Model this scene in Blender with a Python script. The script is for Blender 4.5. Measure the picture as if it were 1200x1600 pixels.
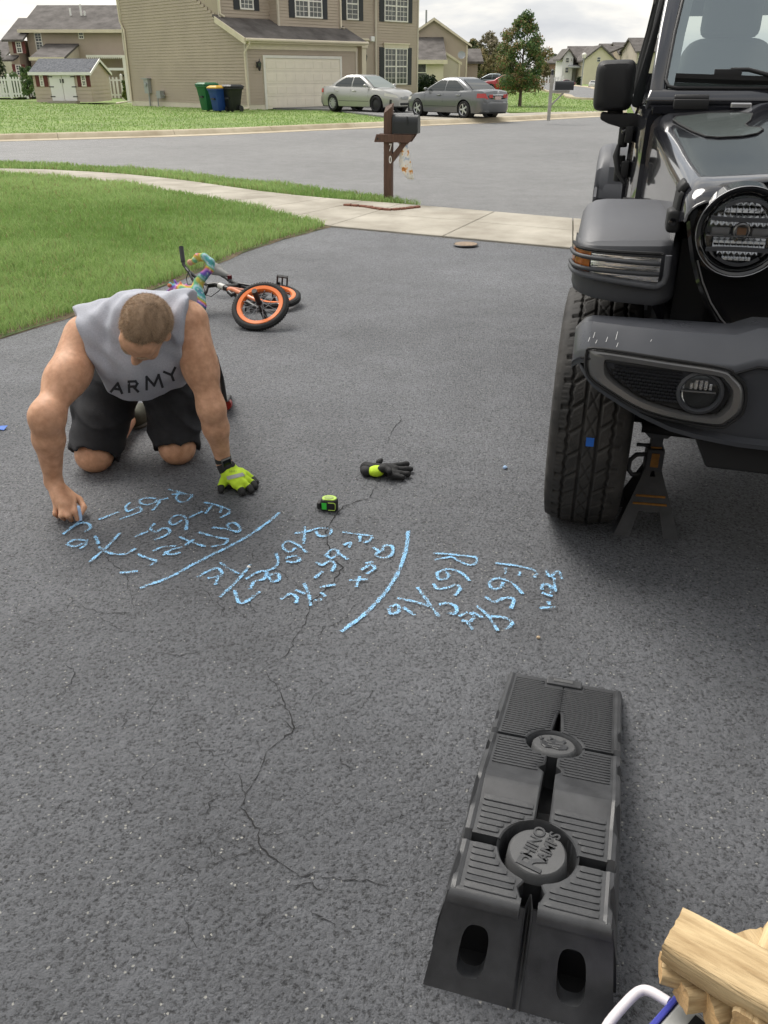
import bpy, bmesh, math, random
import numpy as np
from mathutils import Vector, Matrix, Euler
for o in list(bpy.data.objects): bpy.data.objects.remove(o, do_unlink=True)
random.seed(7); np.random.seed(7)
SC = bpy.context.scene
COL = SC.collection
R = math.radians
PI = math.pi

# ------------------------------------------------------------------ camera
CAM_H = 1.45; FPX = 1300.0; PITCH = math.atan(683.0/FPX)
cam = bpy.data.cameras.new('camera'); camo = bpy.data.objects.new('camera', cam); COL.objects.link(camo)
camo.location = (0, 0, CAM_H); camo.rotation_euler = (PI/2-PITCH, 0, 0)
cam.sensor_fit = 'VERTICAL'; cam.sensor_height = 24.0; cam.lens = FPX/1600*24.0
cam.clip_start = 0.05; cam.clip_end = 3000
SC.camera = camo
SC.render.resolution_x = 768; SC.render.resolution_y = 1024
# ------------------------------------------------------------------ world: bright overcast sky
SUN_EL, SUN_AZ = 52.0, -35.0           # azimuth measured from +Y (ahead) towards +X
w = bpy.data.worlds.new('World'); SC.world = w; w.use_nodes = True
nt = w.node_tree; nt.nodes.clear()
N = nt.nodes.new; L = nt.links.new
out = N('ShaderNodeOutputWorld'); bg = N('ShaderNodeBackground'); L(bg.outputs[0], out.inputs[0])
sky = N('ShaderNodeTexSky'); sky.sky_type = 'NISHITA'; sky.sun_disc = False
sky.sun_elevation = R(SUN_EL); sky.sun_rotation = R(SUN_AZ); sky.air_density = 1.4; sky.dust_density = 3.0
sc_ = N('ShaderNodeVectorMath'); sc_.operation = 'SCALE'; sc_.inputs[3].default_value = 0.9; L(sky.outputs[0], sc_.inputs[0])
tc = N('ShaderNodeTexCoord'); mp = N('ShaderNodeMapping'); mp.inputs[3].default_value = (1.3, 1.5, 7.5); mp.inputs[1].default_value = (0.3, 0.1, 0.4)
L(tc.outputs['Generated'], mp.inputs[0])
nz = N('ShaderNodeTexNoise'); nz.inputs['Scale'].default_value = 2.1; nz.inputs['Detail'].default_value = 7; nz.inputs['Roughness'].default_value = 0.52; nz.inputs['Distortion'].default_value = 0.5
L(mp.outputs[0], nz.inputs['Vector'])
cr = N('ShaderNodeValToRGB'); e = cr.color_ramp.elements
e[0].position = 0.34; e[0].color = (5.3, 5.6, 6.1, 1); e[1].position = 0.60; e[1].color = (10.4, 10.0, 9.2, 1)
m_ = cr.color_ramp.elements.new(0.48); m_.color = (7.2, 7.3, 7.4, 1)
L(nz.outputs[0], cr.inputs[0])
mx = N('ShaderNodeMix'); mx.data_type = 'RGBA'; mx.inputs[0].default_value = 0.9
L(sc_.outputs[0], mx.inputs[6]); L(cr.outputs[0], mx.inputs[7]); L(mx.outputs[2], bg.inputs[0])
bg.inputs[1].default_value = 0.090
# ------------------------------------------------------------------ sun (soft, behind thin cloud)
sl = bpy.data.lights.new('sun', 'SUN'); so = bpy.data.objects.new('sun', sl); COL.objects.link(so)
sl.energy = 2.6; sl.angle = R(32); sl.color = (1.0, 0.955, 0.89)
_d = Vector((math.sin(R(SUN_AZ))*math.cos(R(SUN_EL)), math.cos(R(SUN_AZ))*math.cos(R(SUN_EL)), math.sin(R(SUN_EL))))
so.rotation_euler = _d.to_track_quat('Z', 'Y').to_euler(); so.location = (-6, 12, 20)
SC.view_settings.view_transform = 'Standard'; SC.view_settings.look = 'None'
SC.view_settings.exposure = 0.45; SC.view_settings.gamma = 1.0; SC.view_settings.use_curve_mapping = False
SC.cycles.max_bounces = 5; SC.cycles.diffuse_bounces = 3; SC.cycles.glossy_bounces = 3; SC.cycles.transparent_max_bounces = 10
SC.cycles.use_adaptive_sampling = True; SC.cycles.adaptive_threshold = 0.025; SC.cycles.use_light_tree = False
try: SC.cycles.use_denoising = True
except Exception: pass

# ------------------------------------------------------------------ helpers
def gp(px, py, z=0.0):
    """ground point (at height z) that the photograph shows at that pixel"""
    c, s = math.cos(PITCH), math.sin(PITCH); a = (px-600)/FPX; b = (800-py)/FPX
    d = (a, c+b*s, -s+b*c); t = (z-CAM_H)/d[2]
    return (d[0]*t, d[1]*t, z)
def rp(px, py, t):
    """point at depth t along that pixel's line of sight"""
    c, s = math.cos(PITCH), math.sin(PITCH); a = (px-600)/FPX; b = (800-py)/FPX
    return np.array([a*t, (c+b*s)*t, (-s+b*c)*t+CAM_H])

def tag(o, label=None, cat=None, group=None, kind=None):
    if label: o['label'] = label
    if cat: o['category'] = cat
    if group: o['group'] = group
    if kind: o['kind'] = kind
    return o
def thing(name, label, cat, loc=(0, 0, 0), rz=0.0, group=None, kind=None):
    o = bpy.data.objects.new(name, None); COL.objects.link(o); o.empty_display_size = 0.1
    o.location = loc; o.rotation_euler = (0, 0, rz)
    return tag(o, label, cat, group, kind)
def copy_tree(o, parent=None):
    c = o.copy(); COL.objects.link(c); c.parent = parent
    for ch in [x for x in bpy.data.objects if x.parent == o]: copy_tree(ch, c)
    return c

class MB:
    def __init__(s): s.v = []; s.f = []; s.m = []; s.T = None
    def add(s, vs, fs, mi=0):
        b = len(s.v)
        if s.T is not None: vs = [tuple(s.T @ Vector(p)) for p in vs]
        s.v += [tuple(map(float, p)) for p in vs]
        for f in fs: s.f.append(tuple(i+b for i in f)); s.m.append(mi)
        return s
    def box(s, p0, p1, mi=0):
        x0, y0, z0 = p0; x1, y1, z1 = p1
        if x0 > x1: x0, x1 = x1, x0
        if y0 > y1: y0, y1 = y1, y0
        if z0 > z1: z0, z1 = z1, z0
        return s.add([(x0,y0,z0),(x1,y0,z0),(x1,y1,z0),(x0,y1,z0),(x0,y0,z1),(x1,y0,z1),(x1,y1,z1),(x0,y1,z1)],
                     [(0,3,2,1),(4,5,6,7),(0,1,5,4),(1,2,6,5),(2,3,7,6),(3,0,4,7)], mi)
    def loft(s, rings, mi=0, closed=True, caps=True):
        n = len(rings[0]); vs = [p for r in rings for p in r]; fs = []
        for i in range(len(rings)-1):
            for j in range(n if closed else n-1):
                a = i*n+j; b = i*n+(j+1) % n; fs.append((a, b, b+n, a+n))
        if caps and closed:
            fs.append(tuple(range(n-1, -1, -1))); fs.append(tuple(range((len(rings)-1)*n, len(rings)*n)))
        return s.add(vs, fs, mi)
    def tube(s, path, r, n=8, mi=0, caps=True, closed=False):
        P = [Vector(p) for p in path]; k = len(P)
        rr = r if isinstance(r, (list, tuple)) else [r]*k
        rings = []; up = None
        for i in range(k):
            if closed: t = (P[(i+1) % k]-P[i-1])
            else: t = (P[min(i+1, k-1)]-P[max(i-1, 0)])
            t.normalize()
            if up is None:
                up = Vector((0, 0, 1)) if abs(t.z) < 0.9 else Vector((1, 0, 0))
            a = t.cross(up)
            if a.length < 1e-6: a = t.cross(Vector((0, 1, 0)))
            a.normalize(); b = a.cross(t).normalized(); up = b
            rings.append([tuple(P[i]+(a*math.cos(2*PI*j/n)+b*math.sin(2*PI*j/n))*rr[i]) for j in range(n)])
        if closed: rings.append(rings[0]); caps = False
        return s.loft(rings, mi, True, caps)
    def lathe(s, prof, n=24, mi=0, M=None, a0=0.0, a1=2*PI):
        full = abs(a1-a0-2*PI) < 1e-6; k = n if full else n+1
        vs = []; fs = []
        for i in range(k):
            a = a0+(a1-a0)*i/n
            for (r, z) in prof:
                p = Vector((r*math.cos(a), r*math.sin(a), z)); vs.append(tuple(M @ p) if M is not None else tuple(p))
        q = len(prof)
        for i in range(n):
            i2 = (i+1) % k
            for j in range(q-1):
                fs.append((i*q+j, i2*q+j, i2*q+j+1, i*q+j+1))
        return s.add(vs, fs, mi)
    def prism(s, poly, fn0, fn1, mi=0):
        """poly of 2-D points lifted by fn0 and fn1 to the two faces"""
        n = len(poly); vs = [fn0(*p) for p in poly]+[fn1(*p) for p in poly]
        fs = [tuple(range(n-1, -1, -1)), tuple(range(n, 2*n))]+[(i, (i+1) % n, (i+1) % n+n, i+n) for i in range(n)]
        return s.add(vs, fs, mi)
    def grid(s, fn, nu, nv, mi=0):
        vs = [fn(i/nu, j/nv) for i in range(nu+1) for j in range(nv+1)]
        fs = [(i*(nv+1)+j, (i+1)*(nv+1)+j, (i+1)*(nv+1)+j+1, i*(nv+1)+j+1) for i in range(nu) for j in range(nv)]
        return s.add(vs, fs, mi)
    def ball(s, c, r, nu=12, nv=8, mi=0, M=None):
        if not isinstance(r, (list, tuple)): r = (r, r, r)
        rings = []
        for j in range(nv+1):
            t = -PI/2+PI*j/nv; t = max(min(t, PI/2-0.02), -PI/2+0.02)
            ring = []
            for i in range(nu):
                a = 2*PI*i/nu; p = Vector((r[0]*math.cos(t)*math.cos(a), r[1]*math.cos(t)*math.sin(a), r[2]*math.sin(t)))
                if M is not None: p = M @ p
                ring.append((p[0]+c[0], p[1]+c[1], p[2]+c[2]))
            rings.append(ring)
        return s.loft(rings, mi)
    def build(s, name, mats, parent=None, smooth=None, bevel=0, segs=2, fix=True, weld=False):
        me = bpy.data.meshes.new(name); me.from_pydata(s.v, [], s.f)
        mats = mats if isinstance(mats, (list, tuple)) else [mats]
        for m in mats: me.materials.append(m)
        if len(mats) > 1: me.polygons.foreach_set('material_index', s.m)
        if fix or bevel or weld:
            bm = bmesh.new(); bm.from_mesh(me)
            if weld: bmesh.ops.remove_doubles(bm, verts=bm.verts, dist=1e-5)
            if fix: bmesh.ops.recalc_face_normals(bm, faces=bm.faces)
            if bevel:
                bm.normal_update()
                ed = [e for e in bm.edges if len(e.link_faces) == 2 and e.calc_face_angle(0) > 0.5]
                bmesh.ops.bevel(bm, geom=ed, offset=bevel, segments=segs, affect='EDGES', profile=0.5, clamp_overlap=True)
            bm.to_mesh(me); bm.free()
        if smooth is not None:
            me.shade_smooth(); me.set_sharp_from_angle(angle=R(smooth))
        me.update()
        o = bpy.data.objects.new(name, me); COL.objects.link(o)
        if parent is not None: o.parent = parent
        return o
def inst(src, parent, loc=(0, 0, 0), rot=(0, 0, 0), scale=(1, 1, 1), name=None):
    """another object on the same mesh data"""
    o = bpy.data.objects.new(name or src.name.split('.')[0], src.data); COL.objects.link(o)
    o.parent = parent; o.location = loc; o.rotation_euler = rot; o.scale = scale
    return o

# ------------------------------------------------------------------ materials
def mat(name, col, rough=0.6, metal=0.0, var=0.0, vscale=8.0, bump=0.0, bscale=60.0, coat=0.0, spec=0.5, detail=5, vcol2=None, rvar=0.0, stretch=None, trans=0.0, ior=1.45, sub=0.0):
    m = bpy.data.materials.new(name); m.use_nodes = True; t = m.node_tree; n = t.nodes; l = t.links
    b = n['Principled BSDF']
    b.inputs['Base Color'].default_value = (*col, 1); b.inputs['Roughness'].default_value = rough; b.inputs['Metallic'].default_value = metal
    b.inputs['Specular IOR Level'].default_value = spec; b.inputs['IOR'].default_value = ior
    if coat: b.inputs['Coat Weight'].default_value = coat; b.inputs['Coat Roughness'].default_value = 0.03
    if trans: b.inputs['Transmission Weight'].default_value = trans
    if sub:
        b.inputs['Subsurface Weight'].default_value = sub; b.inputs['Subsurface Radius'].default_value = (0.012, 0.005, 0.003); b.inputs['Subsurface Scale'].default_value = 1.0
    if var or bump or rvar:
        c = n.new('ShaderNodeTexCoord'); src = c.outputs['Object']
        if stretch:
            mpn = n.new('ShaderNodeMapping'); mpn.inputs[3].default_value = stretch; l.new(src, mpn.inputs[0]); src = mpn.outputs[0]
    if var or vcol2 or rvar:
        z = n.new('ShaderNodeTexNoise'); z.inputs['Scale'].default_value = vscale; z.inputs['Detail'].default_value = detail; z.inputs['Roughness'].default_value = 0.6
        l.new(src, z.inputs['Vector'])
        if var or vcol2:
            r = n.new('ShaderNodeValToRGB'); e = r.color_ramp.elements; e[0].position = 0.3; e[1].position = 0.7
            c0 = tuple(max(0, x*(1-var)) for x in col); c1 = tuple(min(1, x*(1+var)) for x in col) if vcol2 is None else vcol2
            e[0].color = (*c0, 1); e[1].color = (*c1, 1); l.new(z.outputs[0], r.inputs[0]); l.new(r.outputs[0], b.inputs['Base Color'])
        if rvar:
            mr = n.new('ShaderNodeMapRange'); mr.inputs[1].default_value = 0.3; mr.inputs[2].default_value = 0.7; mr.inputs[3].default_value = max(0, rough-rvar); mr.inputs[4].default_value = min(1, rough+rvar)
            l.new(z.outputs[0], mr.inputs[0]); l.new(mr.outputs[0], b.inputs['Roughness'])
    if bump:
        z2 = n.new('ShaderNodeTexNoise'); z2.inputs['Scale'].default_value = bscale; z2.inputs['Detail'].default_value = 4
        l.new(src, z2.inputs['Vector'])
        bp = n.new('ShaderNodeBump'); bp.inputs['Strength'].default_value = bump; bp.inputs['Distance'].default_value = 0.01
        l.new(z2.outputs[0], bp.inputs['Height']); l.new(bp.outputs[0], b.inputs['Normal'])
    return m
def vcolmat(name, rough=0.6, trans=0.0):
    m = bpy.data.materials.new(name); m.use_nodes = True; n = m.node_tree.nodes; l = m.node_tree.links
    b = n['Principled BSDF']; b.inputs['Roughness'].default_value = rough; b.inputs['Specular IOR Level'].default_value = 0.25
    a = n.new('ShaderNodeVertexColor'); a.layer_name = 'tint'; l.new(a.outputs[0], b.inputs['Base Color'])
    if trans:
        tr = n.new('ShaderNodeBsdfTranslucent'); l.new(a.outputs[0], tr.inputs[0]); mxs = n.new('ShaderNodeMixShader'); mxs.inputs[0].default_value = trans
        l.new(b.outputs[0], mxs.inputs[1]); l.new(tr.outputs[0], mxs.inputs[2]); l.new(mxs.outputs[0], n['Material Output'].inputs[0])
    return m
def np_mesh(name, V, F, mats, parent=None, tint=None, smooth=False, fmat=None):
    """fast mesh from arrays; F is (n,3) or (n,4); tint is per-face colour"""
    me = bpy.data.meshes.new(name); V = np.asarray(V, np.float32); F = np.asarray(F, np.int32); k = F.shape[1]
    me.vertices.add(len(V)); me.vertices.foreach_set('co', V.ravel())
    me.loops.add(F.size); me.loops.foreach_set('vertex_index', F.ravel())
    me.polygons.add(len(F)); me.polygons.foreach_set('loop_start', np.arange(0, F.size, k, dtype=np.int32)); me.polygons.foreach_set('loop_total', np.full(len(F), k, np.int32))
    for m in (mats if isinstance(mats, (list, tuple)) else [mats]): me.materials.append(m)
    if fmat is not None: me.polygons.foreach_set('material_index', np.asarray(fmat, np.int32))
    me.update(calc_edges=True)
    if tint is not None:
        a = me.color_attributes.new('tint', 'FLOAT_COLOR', 'CORNER'); c = np.ones((len(F), 4), np.float32); c[:, :3] = tint
        a.data.foreach_set('color', np.repeat(c, k, axis=0).ravel())
    if smooth: me.shade_smooth()
    o = bpy.data.objects.new(name, me); COL.objects.link(o)
    if parent is not None: o.parent = parent
    return o

# ---- implicit surfaces (one continuous skin from blended tapered limbs)
class SDF:
    def __init__(s): s.p = []
    def cone(s, a, b, ra, rb, k=0.02, op='u', sq=None): s.p.append(('c', np.array(a, float), np.array(b, float), ra, rb, k, op)); return s
    def chain(s, pts, rs, k=0.02, op='u'):
        for i in range(len(pts)-1): s.cone(pts[i], pts[i+1], rs[i], rs[i+1], k, op)
        return s
    def ell(s, c, r, M=None, k=0.02, op='u'): s.p.append(('e', np.array(c, float), np.array(r, float), np.eye(3) if M is None else np.array(M, float), k, op)); return s
    def plane(s, c, n, k=0.0): n = np.array(n, float); s.p.append(('h', np.array(c, float), n/np.linalg.norm(n), k)); return s   # keep side opposite n
    def mesh(s, res, disp=None, pad=0.03):
        lo = np.full(3, 1e9); hi = -lo
        for p in s.p:
            if p[0] == 'c' and p[6] == 'u':
                r = max(p[3], p[4]); lo = np.minimum(lo, np.minimum(p[1], p[2])-r); hi = np.maximum(hi, np.maximum(p[1], p[2])+r)
            if p[0] == 'e' and p[5] == 'u':
                r = p[2].max(); lo = np.minimum(lo, p[1]-r); hi = np.maximum(hi, p[1]+r)
        lo -= pad; hi += pad; n = np.ceil((hi-lo)/res).astype(int)+1
        ax = [lo[i]+res*np.arange(n[i]) for i in range(3)]
        D = np.full(n, 1.0, np.float32)
        for p in s.p:
            if p[0] == 'h':
                X, Y, Z = np.meshgrid(ax[0]-p[1][0], ax[1]-p[1][1], ax[2]-p[1][2], indexing='ij', sparse=True)
                d = X*p[2][0]+Y*p[2][1]+Z*p[2][2]; k = p[3]
                if k: h = np.clip(0.5-0.5*(D-d)/k, 0, 1); D = (D*(1-h)+d*h+k*h*(1-h)).astype(np.float32)
                else: D = np.maximum(D, d).astype(np.float32)
                continue
            if p[0] == 'c': a, b, ra, rb, k, op = p[1:]; m = max(ra, rb)+k+3*res; l_, h_ = np.minimum(a, b)-m, np.maximum(a, b)+m
            else: c, r, M, k, op = p[1:]; m = r.max()+k+3*res; l_, h_ = c-m, c+m
            i0 = np.clip(np.floor((l_-lo)/res).astype(int), 0, n-1); i1 = np.clip(np.ceil((h_-lo)/res).astype(int)+1, 1, n)
            if np.any(i1 <= i0): continue
            sl_ = tuple(slice(i0[q], i1[q]) for q in range(3))
            P = np.stack(np.meshgrid(*[ax[q][sl_[q]] for q in range(3)], indexing='ij'), -1)
            if p[0] == 'c':
                ab = b-a; L2 = max(ab@ab, 1e-12); t = np.clip(((P-a)@ab)/L2, 0, 1)
                d = np.linalg.norm(P-a-t[..., None]*ab, axis=-1)-(ra+(rb-ra)*t)
            else:
                q = (P-c)@M; k0 = np.linalg.norm(q/r, axis=-1); k1 = np.linalg.norm(q/(r*r), axis=-1)
                d = k0*(k0-1)/np.maximum(k1, 1e-6)
                d = np.where(k0 < 1e-3, -r.min(), d)
            E = D[sl_]
            if op == 'u':
                if k: h = np.clip(0.5+0.5*(E-d)/k, 0, 1); E = E*(1-h)+d*h-k*h*(1-h)
                else: E = np.minimum(E, d)
            else:
                d = -d
                if k: h = np.clip(0.5-0.5*(E-d)/k, 0, 1); E = E*(1-h)+d*h+k*h*(1-h)
                else: E = np.maximum(E, d)
            D[sl_] = E
        if disp is not None:
            G = np.meshgrid(*ax, indexing='ij', sparse=True); D = D+disp(*G).astype(np.float32)
        return nets(D, lo, res)
def nets(D, lo, res):
    S = D < 0; n = np.array(D.shape); acc = np.zeros((*(n-1), 3), np.float32); cnt = np.zeros(n-1, np.int32)
    for axis in range(3):
        a = [slice(None)]*3; b = [slice(None)]*3; a[axis] = slice(0, -1); b[axis] = slice(1, None)
        d0 = D[tuple(a)]; d1 = D[tuple(b)]; cr_ = S[tuple(a)] != S[tuple(b)]
        tt = np.where(cr_, d0/np.where(cr_, d0-d1, 1), 0).astype(np.float32)
        o1, o2 = [q for q in range(3) if q != axis]
        for e1 in (0, 1):
            for e2 in (0, 1):
                s_ = [slice(None)]*3; s_[o1] = slice(e1, e1+n[o1]-1); s_[o2] = slice(e2, e2+n[o2]-1)
                c_ = cr_[tuple(s_)]; t_ = tt[tuple(s_)]
                acc[..., axis] += t_; acc[..., o1] += c_*e1; acc[..., o2] += c_*e2; cnt += c_
    ok = cnt > 0; idx = np.full(n-1, -1, np.int64); idx[ok] = np.arange(ok.sum())
    I = np.argwhere(ok); V = (I+acc[ok]/cnt[ok][:, None])*res+lo
    Q = []
    for axis in range(3):
        a = [slice(None)]*3; b = [slice(None)]*3; a[axis] = slice(0, -1); b[axis] = slice(1, None)
        s0 = S[tuple(a)]; ch = np.argwhere(s0 != S[tuple(b)])
        o1, o2 = (axis+1) % 3, (axis+2) % 3
        ch = ch[(ch[:, o1] > 0) & (ch[:, o2] > 0) & (ch[:, o1] < n[o1]-1) & (ch[:, o2] < n[o2]-1)]
        if not len(ch): continue
        def at(d1, d2):
            c = ch.copy(); c[:, o1] += d1; c[:, o2] += d2; return idx[c[:, 0], c[:, 1], c[:, 2]]
        q = np.stack([at(-1, -1), at(0, -1), at(0, 0), at(-1, 0)], 1)
        fl = ~s0[ch[:, 0], ch[:, 1], ch[:, 2]]; q[fl] = q[fl][:, ::-1]; Q.append(q)
    return V, np.concatenate(Q)
def sdf_obj(name, S, res, m, parent=None, disp=None, relax=1, tint=None):
    V, F = S.mesh(res, disp)
    for _ in range(relax):
        nb = np.zeros_like(V); c = np.zeros(len(V))
        for a, b in ((0, 1), (1, 2), (2, 3), (3, 0)):
            np.add.at(nb, F[:, a], V[F[:, b]]); np.add.at(nb, F[:, b], V[F[:, a]]); np.add.at(c, F[:, a], 1); np.add.at(c, F[:, b], 1)
        V = 0.5*V+0.5*nb/np.maximum(c, 1)[:, None]
    return np_mesh(name, V, F, m, parent, tint=tint(V[F].mean(1)) if tint else None, smooth=True)
def text_mesh(body, size, name, m, parent=None, depth=0.001, M=None, bold=False, spacing=1.0, warp=None, align='CENTER'):
    cu = bpy.data.curves.new('txt', 'FONT'); cu.body = body; cu.size = size; cu.extrude = depth; cu.align_x = align; cu.align_y = 'CENTER'; cu.space_character = spacing
    if bold: cu.offset = size*0.018
    t = bpy.data.objects.new('txt', cu); COL.objects.link(t)
    me = bpy.data.meshes.new_from_object(t); bpy.data.objects.remove(t, do_unlink=True); bpy.data.curves.remove(cu)
    if M is not None: me.transform(M)
    if warp:
        for v in me.vertices: v.co = warp(v.co)
    me.materials.clear(); me.materials.append(m); me.name = name
    o = bpy.data.objects.new(name, me); COL.objects.link(o)
    if parent is not None: o.parent = parent
    return o
# ================================================================== SETTING
def asphalt(name, dark, light, stone, bstr, fleck=0.0, patch=0.6, pit=0.5):
    m = bpy.data.materials.new(name); m.use_nodes = True; t = m.node_tree; n = t.nodes; l = t.links; b = n['Principled BSDF']
    b.inputs['Specular IOR Level'].default_value = 0.55
    c = n.new('ShaderNodeTexCoord'); P = c.outputs['Object']
    def noise(sc, det, ro=0.6):
        z = n.new('ShaderNodeTexNoise'); z.inputs['Scale'].default_value = sc; z.inputs['Detail'].default_value = det; z.inputs['Roughness'].default_value = ro; l.new(P, z.inputs['Vector']); return z
    def rng(src, a0, a1, b0, b1):
        r_ = n.new('ShaderNodeMapRange'); r_.inputs[1].default_value = a0; r_.inputs[2].default_value = a1; r_.inputs[3].default_value = b0; r_.inputs[4].default_value = b1; l.new(src, r_.inputs[0]); return r_.outputs[0]
    def math_(op, x, y):
        q = n.new('ShaderNodeMath'); q.operation = op
        for i, v_ in enumerate((x, y)):
            if isinstance(v_, (int, float)): q.inputs[i].default_value = v_
            else: l.new(v_, q.inputs[i])
        return q.outputs[0]
    v2 = n.new('ShaderNodeTexVoronoi'); v2.inputs['Scale'].default_value = stone*2.4; l.new(P, v2.inputs['Vector'])
    st = n.new('ShaderNodeTexVoronoi'); st.inputs['Scale'].default_value = stone; wob = noise(stone*0.7, 2); ad = n.new('ShaderNodeVectorMath'); ad.operation = 'MULTIPLY_ADD'; ad.inputs[1].default_value = (2.2/stone,)*3; l.new(wob.outputs['Color'], ad.inputs[0]); l.new(P, ad.inputs[2]); l.new(ad.outputs[0], st.inputs['Vector'])
    fine = noise(stone*1.25, 5, 0.66); big = noise(patch, 7, 0.6); med = noise(patch*9, 5, 0.62)
    r = n.new('ShaderNodeValToRGB'); e = r.color_ramp.elements; e[0].position = 0.25; e[1].position = 0.78; e[0].color = (*dark, 1); e[1].color = (*light, 1); l.new(big.outputs[0], r.inputs[0])
    sep0 = n.new('ShaderNodeSeparateColor'); l.new(st.outputs['Color'], sep0.inputs[0])
    pits = rng(fine.outputs[0], 0.36, 0.50, 1.0-pit, 1.0)                                # shadow of the pits put into the colour
    f = math_('MULTIPLY', math_('MULTIPLY', pits, rng(sep0.outputs[0], 0, 1, 0.86, 1.16)), rng(med.outputs[0], 0.35, 0.65, 0.90, 1.10))
    mul = n.new('ShaderNodeVectorMath'); mul.operation = 'SCALE'; l.new(r.outputs[0], mul.inputs[0]); l.new(f, mul.inputs[3]); col = mul.outputs[0]
    if fleck:
        s2 = n.new('ShaderNodeSeparateColor'); l.new(v2.outputs['Color'], s2.inputs[0])
        wn = noise(2.3, 5); th = rng(wn.outputs[0], 0.40, 0.74, 0.998, 1-fleck); gt = math_('GREATER_THAN', s2.outputs[1], th)
        m2 = n.new('ShaderNodeMix'); m2.data_type = 'RGBA'; l.new(gt, m2.inputs[0]); l.new(col, m2.inputs[6]); m2.inputs[7].default_value = (0.33, 0.325, 0.30, 1); col = m2.outputs[2]
    l.new(col, b.inputs['Base Color']); l.new(rng(fine.outputs[0], 0.3, 0.7, 0.82, 0.42), b.inputs['Roughness'])
    h = math_('ADD', math_('MULTIPLY', fine.outputs[0], 1.0), math_('MULTIPLY', st.outputs['Distance'], -0.35))
    bp = n.new('ShaderNodeBump'); bp.inputs['Strength'].default_value = bstr; bp.inputs['Distance'].default_value = 1.0/stone; l.new(h, bp.inputs['Height']); l.new(bp.outputs[0], b.inputs['Normal'])
    return m
M = {}
M['drive'] = asphalt('driveway_asphalt', (0.068, 0.071, 0.079), (0.194, 0.201, 0.216), 100, 1.0, 0.012, 0.42, 0.72)
M['street'] = asphalt('street_asphalt', (0.138, 0.138, 0.138), (0.200, 0.199, 0.197), 60, 0.7, 0.03, 0.35, 0.35)
M['crack'] = mat('crack_filler', (0.022, 0.022, 0.023), 0.95)
M['grass_ground'] = mat('grass_ground', (0.080, 0.120, 0.035), 0.9, var=0.4, vscale=3.0, bump=0.6, bscale=90, vcol2=(0.15, 0.19, 0.07))
M['far_grass'] = mat('far_grass', (0.170, 0.255, 0.060), 0.9, var=0.3, vscale=0.5, bump=0.4, bscale=30, vcol2=(0.240, 0.325, 0.095), detail=9)
M['concrete'] = mat('concrete', (0.33, 0.295, 0.235), 0.85, var=0.22, vscale=1.6, bump=0.25, bscale=180, detail=10, vcol2=(0.47, 0.435, 0.365))
M['kerb'] = mat('kerb_concrete', (0.42, 0.34, 0.22), 0.85, var=0.2, vscale=1.2, bump=0.3, bscale=120, detail=10, vcol2=(0.58, 0.51, 0.38))
M['soil'] = mat('soil', (0.16, 0.12, 0.075), 0.95, var=0.35, vscale=25, bump=0.8, bscale=140)
M['blade'] = vcolmat('grass_blade', 0.55, 0.38)

def sheet(name, pts, z, m, kind='structure', parent=None):
    bm = bmesh.new(); vs = [bm.verts.new((p[0], p[1], z)) for p in pts]; f = bm.faces.new(vs)
    bm.normal_update()
    if f.normal.z < 0: f.normal_flip()
    bmesh.ops.triangulate(bm, faces=bm.faces[:])
    me = bpy.data.meshes.new(name); bm.to_mesh(me); bm.free(); me.materials.append(m)
    o = bpy.data.objects.new(name, me); COL.objects.link(o)
    if kind: o['kind'] = kind
    if parent is not None: o.parent = parent
    return o
def plate(name, pts, z0, z1, m, kind='structure'):
    o = sheet(name, pts, z1, m, kind); bm = bmesh.new(); bm.from_mesh(o.data)
    ex = bmesh.ops.extrude_face_region(bm, geom=bm.faces[:])
    for v in [g for g in ex['geom'] if isinstance(g, bmesh.types.BMVert)]: v.co.z = z0
    bmesh.ops.recalc_face_normals(bm, faces=bm.faces); bm.to_mesh(o.data); bm.free(); return o
def arc(pts, per=6):
    """smooth polyline through the points"""
    P = [np.array(p[:2], float) for p in pts]; P = [2*P[0]-P[1]]+P+[2*P[-1]-P[-2]]; o = []
    for i in range(1, len(P)-2):
        for k in range(per):
            t = k/per; a, b, c, d = P[i-1:i+3]
            o.append(0.5*((2*b)+(-a+c)*t+(2*a-5*b+4*c-d)*t*t+(-a+3*b-3*c+d)*t**3))
    o.append(P[-2]); return [tuple(q) for q in o]

sheet('ground', [(-900, -30), (900, -30), (900, 1600), (-900, 1600)], -0.03, M['far_grass'])
# street: one large sheet; lawns and kerbs stand on it
kerb_far = arc([(-40, 14.5), (-20, 18.6), (-9.6, 22.7), (-5.2, 24.8), (-1.9, 27.4), (2.1, 30.5), (4.6, 32.7), (7.4, 35.4), (10.8, 38.4), (15, 41.2), (22, 44.2), (34, 47), (60, 50)])
near_edge = [(60, -25), (9, 5.6), (2.12, 9.80), (0.47, 10.80), (0.0, 11.60), (-1.93, 13.40), (-4.40, 15.38), (-7.07, 16.55), (-14, 18.0), (-40, 10)]
sheet('street', kerb_far+near_edge, 0.0, M['street'])
side_lo = arc([(70, 52), (40, 54), (24, 56.5), gp(930, 159.5)[:2], gp(882, 150.5)[:2], gp(856, 145)[:2], gp(842, 140)[:2], gp(840, 134)[:2], gp(850, 129)[:2]])
side_hi = arc([gp(885, 128.5)[:2], gp(872, 131.5)[:2], gp(890, 134.5)[:2], gp(925, 139)[:2], gp(965, 142)[:2], (40, 74), (70, 66)])
sheet('side_street', side_lo+side_hi, 0.125, M['street'])
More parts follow.
